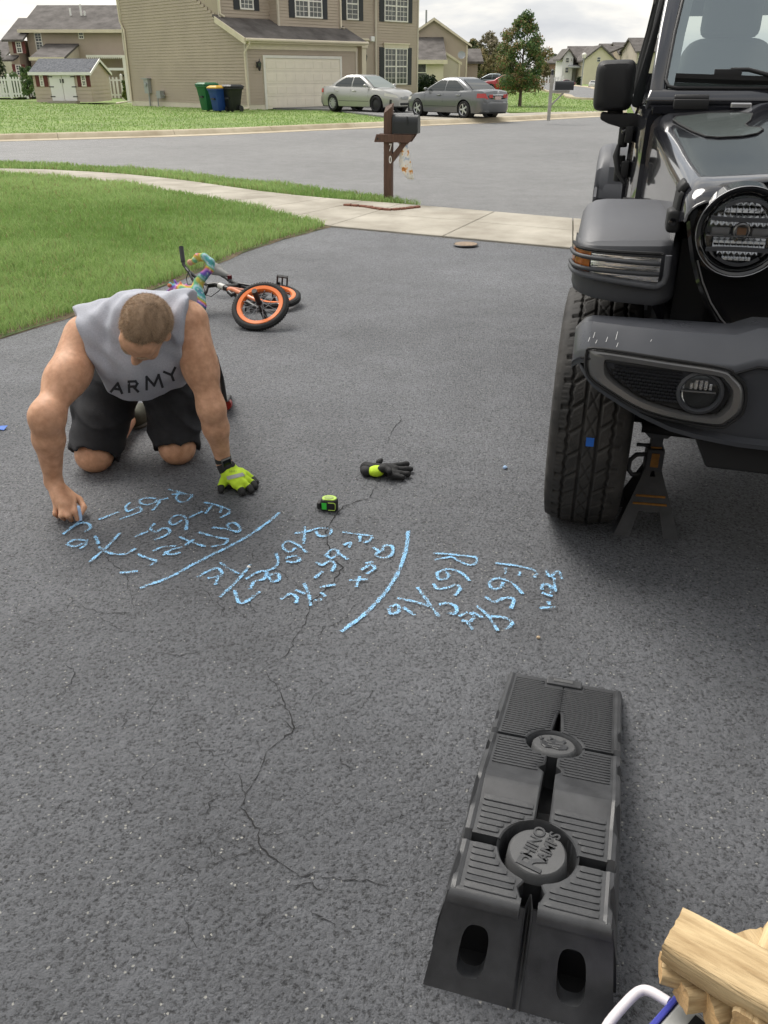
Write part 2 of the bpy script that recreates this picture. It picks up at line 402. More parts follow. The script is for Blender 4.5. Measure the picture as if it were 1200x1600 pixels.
# driveway
lawn_edge = arc([(-5.2, -1.5), (-3.9, 1.6), (-2.95, 3.75), (-2.36, 5.02), (-1.71, 6.42), (-1.20, 8.05), (-0.58, 9.27)])
drive = sheet('driveway', lawn_edge+[(1.757, 7.985), (9.5, 3.8), (9.5, -6), (-5.2, -6)], 0.012, M['drive'])

# near pavement, slab by slab
pv = thing('pavement', None, None, kind='structure')
def slab(pts, z0=-0.02, z1=0.03, m=None, g=0.006):
    c = np.mean(np.array(pts), 0); P = []
    for p in pts:
        d = np.array(p)-c; P.append(tuple(c+d*(1-g/max(np.linalg.norm(d), 1e-6))))
    mb = MB(); mb.prism(P, lambda x, y: (x, y, z0), lambda x, y: (x, y, z1))
    return mb.build('slab', m or M['concrete'], pv, smooth=None, bevel=0.006, segs=1)
nearL = arc([(-0.58, 9.27), (-1.54, 10.53), (-2.6, 11.85), (-3.74, 12.98), (-4.95, 13.85), (-6.22, 14.46), (-8.5, 15.0), (-12, 15.2)], 2)
farL = arc([(0.47, 10.80), (-0.55, 11.45), (-1.76, 12.17), (-2.95, 13.35), (-4.15, 14.30), (-5.3, 15.0), (-6.60, 15.42), (-8.8, 15.85)], 2)
farL = arc([(0.22, 10.98), (-0.75, 11.52), (-1.70, 12.25), (-2.95, 13.50), (-4.15, 14.46), (-5.35, 15.06), (-6.60, 15.40), (-12, 16.1)], 2)
for i in range(0, len(nearL)-1):
    slab([nearL[i], nearL[i+1], farL[i+1], farL[i]])
ed = np.array([0.862, -0.507]); wd = np.array([0.507, 0.862])
A = [np.array([-0.58, 9.27]), np.array([0.22, 10.98])]
k0 = np.array([0.47, 10.80])
nearR = [np.array([-0.58, 9.27]), np.array([0.59, 8.632]), np.array([1.757, 7.99]), np.array([3.05, 7.27]), np.array([4.3, 6.55]), np.array([5.6, 5.85]), np.array([7.0, 5.05])]
farR = [np.array([0.22, 10.98]), np.array([1.30, 10.30]), np.array([2.12, 9.79]), np.array([3.7, 8.82]), np.array([5.0, 8.02]), np.array([6.3, 7.24]), np.array([7.7, 6.4])]
for i in range(len(nearR)-1):
    mid0 = nearR[i]*0.46+farR[i]*0.54; mid1 = nearR[i+1]*0.46+farR[i+1]*0.54
    slab([nearR[i], nearR[i+1], mid1, mid0]); slab([mid0, mid1, farR[i+1], farR[i]])

# verge and lawn soil
verge_poly = [(0.47, 10.82), (0.0, 11.60), (-1.93, 13.40), (-4.40, 15.38), (-7.07, 16.55), (-14, 18.0), (-14, 16.3)]+[p for p in farL[::-1]]
sheet('verge_soil', verge_poly, 0.012, M['grass_ground'])
lawn_poly = lawn_edge+nearL[1:]+[(-16, 15.0), (-16, -1.5)]
sheet('lawn_soil', lawn_poly, 0.018, M['grass_ground'])
# bare worn strip where the grass meets the driveway
mb = MB()
prev = None
for i, p in enumerate(lawn_edge):
    q = lawn_edge[min(i+1, len(lawn_edge)-1)] if i < len(lawn_edge)-1 else p; r_ = lawn_edge[max(i-1, 0)]
    t = np.array(q)-np.array(r_); t = t/np.linalg.norm(t); nrm = np.array([-t[1], t[0]])
    w_ = 0.09+0.05*math.sin(i*1.7)+0.03*math.sin(i*4.1)
    a = np.array(p)-nrm*0.012*(1+math.sin(i*2.3)); b = np.array(p)+nrm*w_
    mb.add([(a[0], a[1], 0.014), (b[0], b[1], 0.026)], [])
k = len(lawn_edge); mb.f = [(2*i, 2*i+2, 2*i+3, 2*i+1) for i in range(k-1)]; mb.m = [0]*(k-1)
o = mb.build('bare_soil_edge', M['soil']); o['kind'] = 'structure'

# far kerb with gutter pan
def sweep(name, line, prof, m, parent=None, kind=None):
    mb = MB(); rings = []
    for i, p in enumerate(line):
        a = np.array(line[max(i-1, 0)]); b = np.array(line[min(i+1, len(line)-1)]); t = (b-a)/np.linalg.norm(b-a); nrm = np.array([-t[1], t[0]])
        rings.append([(p[0]+nrm[0]*u, p[1]+nrm[1]*u, z) for u, z in prof])
    mb.loft(rings); o = mb.build(name, m, parent, smooth=35)
    if kind: o['kind'] = kind
    return o
def cut(line, step):
    P = [np.array(p) for p in line]; o = [P[0]]; acc = 0
    for i in range(len(P)-1):
        d = np.linalg.norm(P[i+1]-P[i]); u = (P[i+1]-P[i])/d; pos = step-acc
        while pos <= d: o.append(P[i]+u*pos); pos += step
        acc = (acc+d) % step
    return o
kb = thing('far_kerb', None, None, kind='structure')
kl = cut(kerb_far, 0.5)
for i in range(0, len(kl)-6, 6):
    seg = [tuple(q) for q in kl[i:i+7]]
    a = np.array(seg[0]); b = np.array(seg[1]); seg[0] = tuple(a+(b-a)*0.02)
    sweep('kerb_stone', seg, [(-0.42, -0.02), (-0.42, 0.008), (0.0, 0.018), (0.10, 0.11), (0.14, 0.13), (0.32, 0.135), (0.34, 0.1), (0.34, -0.02)], M['kerb'], kb)

# ---- grass blades
def inpoly(P, poly):
    poly = np.array(poly); x, y = P[:, 0], P[:, 1]; c = np.zeros(len(P), bool); j = len(poly)-1
    for i in range(len(poly)):
        xi, yi = poly[i]; xj, yj = poly[j]
        c ^= ((yi > y) != (yj > y)) & (x < (xj-xi)*(y-yi)/(yj-yi+1e-12)+xi); j = i
    return c
def seen(P, m=0.08):
    zc = P[:, 1]*math.cos(PITCH)+CAM_H*math.sin(PITCH)
    return (np.abs(P[:, 0])/zc < 600/FPX+m) & (P[:, 1] > 0.5)
def clumpy(P, s, ph=0.0):
    return (np.sin(P[:, 0]*s+1.3*np.sin(P[:, 1]*s*0.7+ph))+np.sin(P[:, 1]*s*1.17+1.1*np.sin(P[:, 0]*s*0.83+ph*2)))*0.5
def grass(name, poly, z, dens, h, label, base=(0.205, 0.335, 0.085), tip=(0.435, 0.575, 0.225), wmin=0.0035, hvar=0.35, dry=0.1, limit=None, near=None):
    poly = np.array(poly); lo = poly.min(0); hi = poly.max(0); n = int((hi-lo).prod()*dens)
    P = np.random.rand(n, 2)*(hi-lo)+lo; P = P[seen(P)]; P = P[inpoly(P, poly)]
    d = np.linalg.norm(P, axis=1)
    keep = np.random.rand(len(P)) < np.clip((5.5/d)**1.25, 0.05, 1); P = P[keep]; d = d[keep]
    n = len(P); cl = clumpy(P, 3.1); cl2 = clumpy(P, 0.9, 2.0); fine = clumpy(P, 11.0, 0.7)
    hh = h*(1+hvar*(np.random.rand(n)*2-1))*(1+0.22*cl+0.15*fine)
    wd_ = np.maximum(wmin, 0.00075*d)*(0.7+0.6*np.random.rand(n))
    az = np.random.rand(n)*2*PI; lean = (0.25+0.75*np.random.rand(n))*0.75
    la = az+np.random.randn(n)*0.8+0.5*cl
    side = np.stack([np.cos(az), np.sin(az), np.zeros(n)], 1); ld = np.stack([np.cos(la), np.sin(la), np.zeros(n)], 1)
    B = np.concatenate([P, np.full((n, 1), z)], 1); up = np.array([0, 0, 1.0])
    m1 = B+ld*(hh*lean*0.28)[:, None]+up*(hh*0.55)[:, None]; tp = B+ld*(hh*lean)[:, None]+up*(hh*(1.0-0.35*lean))[:, None]
    V = np.stack([B-side*wd_[:, None]*0.5, B+side*wd_[:, None]*0.5, m1-side*wd_[:, None]*0.42, m1+side*wd_[:, None]*0.42, tp], 1).reshape(-1, 3)
    i0 = np.arange(n)*5
    F = np.concatenate([np.stack([i0, i0+1, i0+3], 1), np.stack([i0, i0+3, i0+2], 1), np.stack([i0+2, i0+3, i0+4], 1)])
    u = np.clip(0.5+0.35*cl2+0.22*cl+0.28*np.random.randn(n), 0, 1)[:, None]
    col = np.array(base)*(1-u)+np.array(tip)*u
    dr = np.random.rand(n) < dry*(0.6+0.8*np.clip(cl2+0.5*fine, 0, 1)); col[dr] = np.array([0.36, 0.31, 0.15])*(0.6+0.6*np.random.rand(dr.sum(), 1))
    o = np_mesh(name, V, F, M['blade'], tint=np.concatenate([col, col, col]))
    tag(o, label, 'grass', kind='stuff'); return n
lp = [(p[0]-0.03, p[1]) for p in lawn_edge]+nearL[1:]+[(-16, 15.0), (-16, -1.5)]
ng = grass('lawn_grass', lp, 0.016, 7500, 0.085, 'lush green lawn beside the driveway', dry=0.09)
ng += grass('verge_grass', verge_poly, 0.010, 6500, 0.085, 'strip of grass between pavement and street', dry=0.12)
# far lawns on the other side of the street
kf = [(p[0]-0.20, p[1]+0.26) for p in kerb_far]
lawnA = [q for q in kf if q[1] < 30.0]+[(0.4, 32.4), (-2.2, 40.5), (-6.2, 42.2), (-14, 48), (-30, 62), (-90, 120), (-90, 20)]
plate('far_lawn', lawnA, -0.05, 0.055, M['far_grass'])
lawnB = [q for q in kf if q[1] > 36.2]+side_lo[:-2]+[(24, 150), (-12, 150), (-12, 66), (4.6, 55), (4.5, 46), (5.0, 38.2)]
plate('far_side_lawn', lawnB, -0.05, 0.112, M['far_grass'])
plate('far_street_lawn', side_hi+[(160, 70), (160, 260), (24, 260)], -0.05, 0.14, M['far_grass'])
for nm, ln in (('side_kerb', side_lo), ('side_kerb', side_hi)):
    k2 = sweep(nm, ln, [(-0.35, 0.05), (-0.35, 0.15), (-0.1, 0.17), (0.1, 0.22), (0.3, 0.22), (0.3, 0.05)], M['kerb'], None, 'structure')
FB, FT = (0.215, 0.345, 0.090), (0.275, 0.400, 0.120)
ng += grass('far_lawn_grass', lawnA, 0.050, 520, 0.05, 'green lawn in front of the tan house across the street', base=FB, tip=FT, dry=0.04)
ng += grass('far_side_grass', [q for q in lawnB if q[1] < 80 and q[0] < 20], 0.105, 400, 0.055, 'green lawn around the young tree across the street', base=FB, tip=FT, dry=0.06)
print('blades', ng)
# ================================================================== BUILDINGS
M['siding'] = mat('tan_siding', (0.425, 0.350, 0.275), 0.6, var=0.08, vscale=0.6, detail=8)
M['siding_pale'] = mat('pale_siding', (0.56, 0.50, 0.41), 0.6, var=0.08, vscale=0.6, detail=8)
M['siding_cream'] = mat('cream_siding', (0.68, 0.61, 0.47), 0.6, var=0.06, vscale=0.6)
M['siding_white'] = mat('white_siding', (0.72, 0.72, 0.70), 0.6, var=0.04, vscale=0.6)
M['siding_shed'] = mat('shed_siding', (0.50, 0.42, 0.34), 0.6, var=0.06, vscale=1.2)
M['shingle'] = mat('roof_shingle', (0.095, 0.083, 0.075), 0.9, var=0.35, vscale=1.3, bump=0.5, bscale=14, detail=10, vcol2=(0.16, 0.145, 0.135), stretch=(1, 1, 0.25))
M['shingle_blue'] = mat('shed_shingle', (0.085, 0.092, 0.108), 0.9, var=0.5, vscale=9, bump=0.5, bscale=14, vcol2=(0.17, 0.18, 0.20))
M['trim'] = mat('white_trim', (0.76, 0.73, 0.66), 0.5, var=0.05, vscale=3)
M['trim_cream'] = mat('cream_trim', (0.68, 0.60, 0.46), 0.5, var=0.06, vscale=3)
M['garage'] = mat('garage_door', (0.80, 0.73, 0.60), 0.5, var=0.05, vscale=2)
M['shutter'] = mat('dark_shutter', (0.035, 0.037, 0.042), 0.6)
M['shutter_red'] = mat('maroon_shutter', (0.14, 0.035, 0.03), 0.6)
M['glass'] = mat('window_glass', (0.055, 0.065, 0.066), 0.06, var=0.5, vscale=2.5, vcol2=(0.12, 0.13, 0.125), spec=0.7)
M['foundation'] = mat('foundation', (0.70, 0.63, 0.52), 0.85, var=0.06, vscale=2, bump=0.2, bscale=40)
M['metal_grey'] = mat('grey_metal', (0.34, 0.35, 0.35), 0.45, metal=0.3)
M['dark_metal'] = mat('dark_metal', (0.03, 0.03, 0.032), 0.45)
M['white_vinyl'] = mat('white_vinyl', (0.80, 0.79, 0.76), 0.45)
M['brick'] = mat('red_brick', (0.20, 0.085, 0.055), 0.85, var=0.35, vscale=6, bump=0.4, bscale=40)

def siding(mb, p0, p1, z0, z1, nrm, step=0.125, lim=None, mi=0):
    """lapped boards between two plan points; nrm is the outward normal; lim(z) gives the 0..1 span of a board"""
    p0 = np.array(p0, float); p1 = np.array(p1, float); nrm = np.array(nrm, float); z = z0
    while z < z1-1e-3:
        zt = min(z+step, z1); s0, s1 = lim((z+zt)/2) if lim else (0, 1)
        if s1-s0 > 0.01:
            a = p0+(p1-p0)*s0; b = p0+(p1-p0)*s1; oB = nrm*0.028; oT = nrm*0.004
            mb.add([(a[0], a[1], zt), (b[0], b[1], zt), (b[0]+oT[0], b[1]+oT[1], zt), (a[0]+oT[0], a[1]+oT[1], zt),
                    (a[0]+oB[0], a[1]+oB[1], z), (b[0]+oB[0], b[1]+oB[1], z), (b[0], b[1], z), (a[0], a[1], z)],
                   [(3, 2, 5, 4), (4, 5, 6, 7), (0, 1, 2, 3), (0, 3, 4, 7), (1, 6, 5, 2)], mi)
        z = zt
class Face:
    """a wall plane in a building's own coordinates: s along the wall, z up, d outwards"""
    def __init__(s, o, u, n): s.o = np.array(o, float); s.u = np.array(u, float); s.n = np.array(n, float)
    def p(s, a, z, d=0.0): q = s.o+s.u*a+s.n*d; return (q[0], q[1], z)
    def box(s, mb, a0, a1, z0, z1, d0, d1, mi=0):
        vs = [s.p(a, z, d) for d in (d0, d1) for z in (z0, z1) for a in (a0, a1)]
        mb.add(vs, [(0, 1, 3, 2), (4, 6, 7, 5), (0, 4, 5, 1), (1, 5, 7, 3), (3, 7, 6, 2), (2, 6, 4, 0)], mi)
def window(F, par, a0, a1, z0, z1, units=1, cols=3, rows=2, shut=0.0, shm=None, head=False, blind=False, simple=False, trim=None):
    tm = trim or M['trim']; fr = MB(); t = 0.06
    F.box(fr, a0, a1, z1-t, z1, 0.0, 0.075); F.box(fr, a0, a1, z0, z0+t, 0.0, 0.085)
    F.box(fr, a0, a0+t, z0+t, z1-t, 0.0, 0.073); F.box(fr, a1-t, a1, z0+t, z1-t, 0.0, 0.073)
    wu = (a1-a0)/units; mid = (z0+z1)/2
    for k in range(1, units): F.box(fr, a0+wu*k-t*0.8, a0+wu*k+t*0.8, z0+t, z1-t, 0.0, 0.072)
    F.box(fr, a0+t, a1-t, mid-0.03, mid+0.03, 0.0, 0.062)
    wo = fr.build('window', tm, par)
    for k in range(units):
        x0 = a0+wu*k+t; x1 = a0+wu*(k+1)-t
        for (y0, y1) in ((z0+t, mid-0.03), (mid+0.03, z1-t)):
            g = MB(); F.box(g, x0-0.01, x1+0.01, y0-0.01, y1+0.01, 0.012, 0.034); g.build('pane', M['glass'], wo)
            if simple: continue
            mu = MB()
            for c in range(1, cols): xx = x0+(x1-x0)*c/cols; F.box(mu, xx-0.011, xx+0.011, y0, y1, 0.03, 0.046)
            for r_ in range(1, rows): yy = y0+(y1-y0)*r_/rows; F.box(mu, x0, x1, yy-0.011, yy+0.011, 0.03, 0.0475)
            mu.build('muntin', tm, wo)
    if shut:
        for (s0, s1) in ((a0-shut-0.01, a0-0.01), (a1+0.01, a1+shut+0.01)):
            sh = MB(); F.box(sh, s0, s1, z0-0.02, z1+0.02, 0.005, 0.045)
            n = max(4, int((z1-z0)/0.09))
            for q in range(n):
                zz = z0+0.05+(z1-z0-0.1)*q/n; F.box(sh, s0+0.05, s1-0.05, zz, zz+0.05, 0.045, 0.056)
            sh.build('shutter', shm or M['shutter'], par)
    if head:
        h_ = MB(); F.box(h_, a0-0.05, a1+0.05, z1, z1+0.17, 0.0, 0.09); F.box(h_, a0-0.1, a1+0.1, z1+0.17, z1+0.23, 0.0, 0.14); h_.build('window_head', M['trim_cream'], par)
    return wo
def pitched(mb, pts, th=0.12, mi=0):
    """roof plane given by four corners, thickened downwards"""
    n = len(pts); lo = [(p[0], p[1], p[2]-th) for p in pts]
    mb.add(list(pts)+lo, [tuple(range(n)), tuple(range(2*n-1, n-1, -1))]+[(i, i+n, (i+1) % n+n, (i+1) % n) for i in range(n)], mi)

# ---------------- the tan house with the garage, across the street
HO = (-6.04, 41.5); HP = R(45)
hA = thing('tan_house', 'two storey tan house with cream garage door and black shutters across the street', 'house', (HO[0], HO[1], 0), HP)
X, Y = (1, 0), (0, 1)
side = MB()
def lim_side(z):
    b0 = 0.0 if z < 2.78 else max(0.0, (z-2.78)/(3.63-2.78)*1.72)
    return (b0/10.2, 1.0)
siding(side, (0, 0), (0, 10.2), 0.26, 5.9, (-1, 0), lim=lim_side); side.build('side_siding', M['siding'], hA)
fr = MB()
siding(fr, (0, 0), (6.6, 0), 0.26, 2.72, (0, -1)); siding(fr, (6.6, 0), (6.6, 2.0), 0.26, 2.72, (1, 0)); fr.build('garage_siding', M['siding'], hA)
up = MB()
siding(up, (0, 1.72), (2.8, 1.72), 3.5, 5.9, (0, -1)); siding(up, (2.8, 1.1), (6.6, 1.1), 3.2, 5.9, (0, -1)); siding(up, (2.8, 1.72), (2.8, 1.1), 3.3, 5.9, (-1, 0)); siding(up, (6.6, 1.1), (6.6, 2.0), 3.1, 5.9, (1, 0))
siding(up, (6.6, 2.0), (9.85, 2.0), 0.26, 5.9, (0, -1)); siding(up, (9.85, 1.93), (13.05, 1.93), 0.26, 5.9, (0, -1)); siding(up, (13.05, 1.93), (13.05, 10.2), 0.26, 5.9, (1, 0))
up.build('front_siding', M['siding'], hA)
co = MB()
co.box((0.03, 0.03, 0.0), (6.57, 1.9, 2.7)); co.box((0.03, 2.03, 0.0), (13.02, 10.15, 5.88)); co.box((2.83, 1.13, 2.9), (6.57, 2.03, 5.88)); co.box((0.03, 1.75, 2.9), (2.83, 2.03, 5.88)); co.box((9.88, 1.96, 0.0), (13.02, 2.03, 5.88))
co.build('wall_core', M['siding'], hA)
fo = MB(); fo.box((-0.012, -0.012, -0.2), (0.94, 0.1, 0.255)); fo.box((-0.012, 0.1, -0.2), (0.1, 10.2, 0.255)); fo.box((5.5, -0.012, -0.2), (6.61, 0.1, 0.255)); fo.box((6.7, 1.9, -0.2), (13.06, 2.1, 0.255)); fo.build('foundation', M['foundation'], hA)
rf = MB(); pitched(rf, [(-0.28, -0.32, 2.86), (7.05, -0.32, 2.86), (7.05, 2.0, 3.95), (-0.28, 2.0, 3.95)], 0.1)
rf = MB(); pitched(rf, [(-0.25, -0.32, 2.87), (7.05, -0.32, 2.87), (7.05, 1.95, 3.82), (-0.25, 1.95, 3.82)], 0.09); gr_roof = rf.build('garage_roof', M['shingle'], hA)
rf = MB(); pitched(rf, [(-0.4, 1.5, 5.85), (13.4, 1.5, 5.85), (13.4, 6.1, 8.3), (-0.4, 6.1, 8.3)], 0.12); pitched(rf, [(-0.4, 6.1, 8.3), (13.4, 6.1, 8.3), (13.4, 10.7, 5.85), (-0.4, 10.7, 5.85)], 0.12); rf.build('main_roof', M['shingle'], hA)
gb = MB()
siding(gb, (0, 1.72), (0, 10.4), 5.9, 8.1, (-1, 0), lim=lambda z: ((z-5.9)/2.3*0.5, 1-(z-5.9)/2.3*0.5)); gb.build('gable_siding', M['siding'], hA); gb = MB(); siding(gb, (13.05, 1.72), (13.05, 10.4), 5.9, 8.1, (1, 0), lim=lambda z: ((z-5.9)/2.3*0.5, 1-(z-5.9)/2.3*0.5)); gb.build('gable_siding', M['siding'], hA)
tr = MB()   # fascia, rake board, gutter, frieze
tr.tube([(-0.25, -0.40, 2.80), (7.05, -0.40, 2.80)], 0.065, 8); tr.box((-0.02, -0.33, 2.68), (6.9, -0.03, 2.73)); tr.box((0.0, -0.06, 2.45), (6.6, -0.03, 2.68)); tr.box((-0.26, -0.335, 2.72), (7.05, -0.30, 2.86))
tr.add([(-0.30, -0.36, 2.62), (-0.24, -0.36, 2.62), (-0.24, 1.74, 3.50), (-0.30, 1.74, 3.50), (-0.30, -0.36, 2.86), (-0.24, -0.36, 2.86), (-0.24, 1.74, 3.73), (-0.30, 1.74, 3.73)], [(0, 3, 2, 1), (4, 5, 6, 7), (0, 1, 5, 4), (1, 2, 6, 5), (2, 3, 7, 6), (3, 0, 4, 7)])
tr.build('eave_trim', M['trim_cream'], hA)
for (x, y, z0, z1) in ((0, 0, 0.26, 2.7), (6.6, 0, 0.26, 2.7), (0, 1.72, 3.7, 5.9), (2.8, 1.1, 3.3, 5.9), (6.6, 1.1, 3.2, 5.9), (9.85, 1.93, 0.26, 5.9), (13.05, 1.93, 0.26, 5.9), (0, 10.2, 0.26, 5.9)):
    cb = MB(); cb.box((x-0.045, y-0.045, z0), (x+0.045, y+0.045, z1)); cb.build('corner_board', M['siding_pale'], hA)
FG = Face((0, 0, 0), (1, 0, 0), (0, -1, 0))
gd = MB(); FG.box(gd, 0.88, 0.99, 0.06, 2.23, 0.0, 0.07); FG.box(gd, 5.50, 5.61, 0.06, 2.23, 0.0, 0.07); FG.box(gd, 0.99, 5.50, 2.12, 2.23, 0.0, 0.068); dr = gd.build('garage_door', M['trim'], hA)
for r_ in range(4):
    z0 = 0.07+0.5125*r_
    sec = MB(); FG.box(sec, 0.99, 5.50, z0, z0+0.505, 0.0, 0.03); so_ = sec.build('door_section', M['garage'], dr)
    for c in range(8):
        x0 = 1.06+0.552*c; pn = MB(); FG.box(pn, x0, x0+0.48, z0+0.10, z0+0.40, 0.028, 0.040); pn.build('panel', M['garage'], dr, bevel=0.01, segs=1)
def downspout(par, pts): d = MB(); d.tube(pts, 0.045, 6); d.build('downspout', M['trim_cream'], par, smooth=60)
downspout(hA, [(-0.05, -0.38, 2.74), (-0.05, -0.36, 2.62), (-0.10, -0.06, 2.32), (-0.10, -0.06, 0.28), (-0.12, -0.12, 0.14), (-0.75, -0.30, 0.08)])
downspout(hA, [(-0.07, 10.3, 5.7), (-0.07, 10.25, 3.85), (-0.07, 9.95, 3.45), (-0.07, 10.05, 0.25), (-0.9, 10.2, 0.14)])
downspout(hA, [(-0.04, 1.62, 5.7), (-0.04, 1.62, 3.85), (0.1, 1.50, 3.72)])
downspout(hA, [(6.6, 1.02, 5.8), (6.6, 1.02, 3.5), (6.7, 0.85, 3.45)])
F1 = Face((0, 1.72, 0), (1, 0, 0), (0, -1, 0)); F2 = Face((0, 1.1, 0), (1, 0, 0), (0, -1, 0)); F3 = Face((0, 2.0, 0), (1, 0, 0), (0, -1, 0)); F4 = Face((0, 1.93, 0), (1, 0, 0), (0, -1, 0))
window(F1, hA, 1.10, 1.86, 4.05, 5.2, 1, 3, 3, 0.32); window(F2, hA, 3.76, 5.44, 3.82, 5.2, 2, 3, 3, 0.33); window(F3, hA, 7.83, 8.66, 3.90, 5.3, 1, 2, 3, 0.34)
window(F4, hA, 10.45, 12.22, 3.92, 5.35, 2, 3, 3, 0.34); window(F4, hA, 10.45, 12.22, 0.98, 2.72, 2, 3, 3, 0.34, head=True)
en = MB(); F3.box(en, 6.9, 8.35, 0.25, 2.75, 0.0, 0.05); en.build('door_surround', M['trim_cream'], hA)
ed_ = MB(); F3.box(ed_, 7.15, 8.10, 0.28, 2.45, 0.03, 0.075); dd = ed_.build('front_door', M['shutter'], hA)
hk = MB(); F3.box(hk, 8.00, 8.05, 1.2, 1.34, 0.075, 0.12); hk.build('handle', M['metal_grey'], dd)
cl = MB(); cl.box((7.42, 0.42, 0.2), (7.72, 0.72, 2.95)); cl.box((7.36, 0.36, 2.62), (7.78, 0.78, 2.74)); cl.box((7.32, 0.30, 2.95), (7.84, 0.84, 3.04)); cl.box((7.36, 0.36, 0.2), (7.78, 0.78, 0.42)); cl.build('porch_column', M['trim_cream'], hA, bevel=0.015, segs=1)
be = MB(); be.box((6.64, 0.40, 2.72), (7.84, 0.78, 3.0)); be.build('porch_beam', M['trim_cream'], hA)
po = MB(); po.box((6.66, 0.2, -0.1), (8.6, 1.95, 0.18)); po.build('porch_step', M['concrete'], hA)
def lantern(par, F, a, z):
    l_ = MB(); F.box(l_, a-0.05, a+0.05, z-0.12, z+0.12, 0.03, 0.06); q = F.p(a, z, 0.2)
    l_.lathe([(0.001, -0.26), (0.03, -0.22), (0.06, -0.1), (0.085, 0.08), (0.02, 0.16), (0.02, 0.22), (0.001, 0.24)], 8, M=Matrix.Translation(q)); l_.tube([F.p(a, z-0.05, 0.05), F.p(a, z-0.2, 0.12), F.p(a, z-0.25, 0.2)], 0.014, 6)
    o = l_.build('wall_lantern', M['dark_metal'], par, smooth=40)
    g = MB(); g.lathe([(0.088, 0.06), (0.07, -0.06)], 8, M=Matrix.Translation(q)); g.build('lantern_glass', M['glass'], o)
lantern(hA, FG, 0.56, 1.85); lantern(hA, F3, 9.0, 2.25)
sp_ = MB(); F3.box(sp_, 9.45, 9.7, 2.98, 3.22, 0.03, 0.18); sp_.build('flood_lamp', M['white_vinyl'], hA, bevel=0.03)
mt = MB(); mt.box((-0.2, 8.05, 0.62), (-0.03, 8.45, 1.28)); mt.box((-0.26, 7.98, 1.26), (-0.03, 8.55, 1.31)); mt.tube([(-0.1, 8.22, 0.62), (-0.1, 8.22, 0.02)], 0.04, 6); mt.lathe([(0.001, 0.06), (0.1, 0.05), (0.1, 0.0)], 10, M=Matrix.Translation((-0.2, 8.25, 1.02)) @ Matrix.Rotation(-PI/2, 4, 'Y')); mt.build('electric_meter', M['metal_grey'], hA, smooth=30)
mt = MB(); mt.box((-0.3, 6.85, 0.42), (-0.06, 7.2, 0.75)); mt.tube([(-0.15, 7.35, 0.05), (-0.15, 7.35, 0.62), (-0.15, 7.0, 0.72)], 0.03, 6); mt.tube([(-0.15, 6.7, 0.55), (-0.15, 7.5, 0.55)], 0.03, 6); mt.build('gas_meter', M['metal_grey'], hA, smooth=30)

# tan house's driveway
plate('neighbour_driveway', [(-5.1, 42.4), (-2.0, 45.6), (4.6, 46.5), (4.9, 39), (5.0, 34.0), (1.0, 30.9), (0.3, 32.9), (-2.3, 40.3)], -0.05, 0.118, M['street'])
plate('neighbour_apron', [(0.7, 30.6), (2.2, 31.1), (4.8, 33.3), (7.4, 35.9), (11, 39.0), (12, 41.0), (9.0, 38.6), (5.2, 36.2), (3.4, 34.9), (0.3, 32.4)], -0.05, 0.126, M['concrete'])

# ---------------- wheelie bins along its side wall
def wheelie_bin(label, body, lid, loc, rz, h=1.05, tilt=0.0):
    b = thing('wheelie_bin', label, 'bin', loc, rz, 'wheelie bins beside the tan house')
    m = MB(); m.loft([[(-a, -c, z), (a, -c, z), (a, c, z), (-a, c, z)] for a, c, z in ((0.20, 0.22, 0.06), (0.24, 0.27, 0.5), (0.285, 0.33, h-0.12), (0.31, 0.36, h-0.1), (0.31, 0.36, h-0.03))]); m.build('body', body, b, bevel=0.02, segs=2, smooth=40)
    m = MB(); m.loft([[(-a, -c, z), (a, -c, z), (a, c+0.04, z), (-a, c+0.04, z)] for a, c, z in ((0.325, 0.375, h-0.028), (0.325, 0.375, h+0.02), (0.24, 0.27, h+0.085))]); m.build('lid', lid, b, bevel=0.015, smooth=40)
    m = MB(); m.tube([(-0.26, 0.42, h-0.06), (0.26, 0.42, h-0.06)], 0.022, 8); m.box((-0.26, 0.34, h-0.1), (-0.22, 0.43, h-0.03)); m.box((0.22, 0.34, h-0.1), (0.26, 0.43, h-0.03)); m.build('handle', body, b)
    for sx in (-1, 1):
        m = MB(); m.lathe([(0.02, -0.03), (0.12, -0.03), (0.13, 0.0), (0.12, 0.03), (0.02, 0.03)], 16, M=Matrix.Translation((sx*0.27, 0.2, 0.13)) @ Matrix.Rotation(PI/2, 4, 'Y')); m.build('wheel', M['dark_metal'], b, smooth=40)
    m = MB(); m.box((-0.1, -0.352, h*0.52), (0.1, -0.27, h*0.58)); m.build('grip_bar', M['dark_metal'], b)
    return b
Mg = mat('bin_green', (0.012, 0.12, 0.045), 0.45); Mb = mat('bin_blue', (0.012, 0.05, 0.22), 0.45); My = mat('bin_yellow', (0.62, 0.36, 0.03), 0.5); Mk = mat('bin_black', (0.012, 0.013, 0.015), 0.45)
for (px, py, yy, lab, bm_, lm_, dz) in ((326, 174, 0.0, 'green wheelie bin, leftmost of three by the tan siding', Mg, Mg, 0.12), (344, 175, 0, 'blue wheelie bin with a yellow lid between two others', Mb, My, -0.02), (365, 175, 0, 'black wheelie bin nearest the downspout of the tan house', Mk, Mk, 0.03)):
    q = gp(px, py, 0.055); wheelie_bin(lab, bm_, lm_, (q[0], q[1], 0.05), R(-38+random.uniform(-6, 6)), 0.94+dz*0.8)

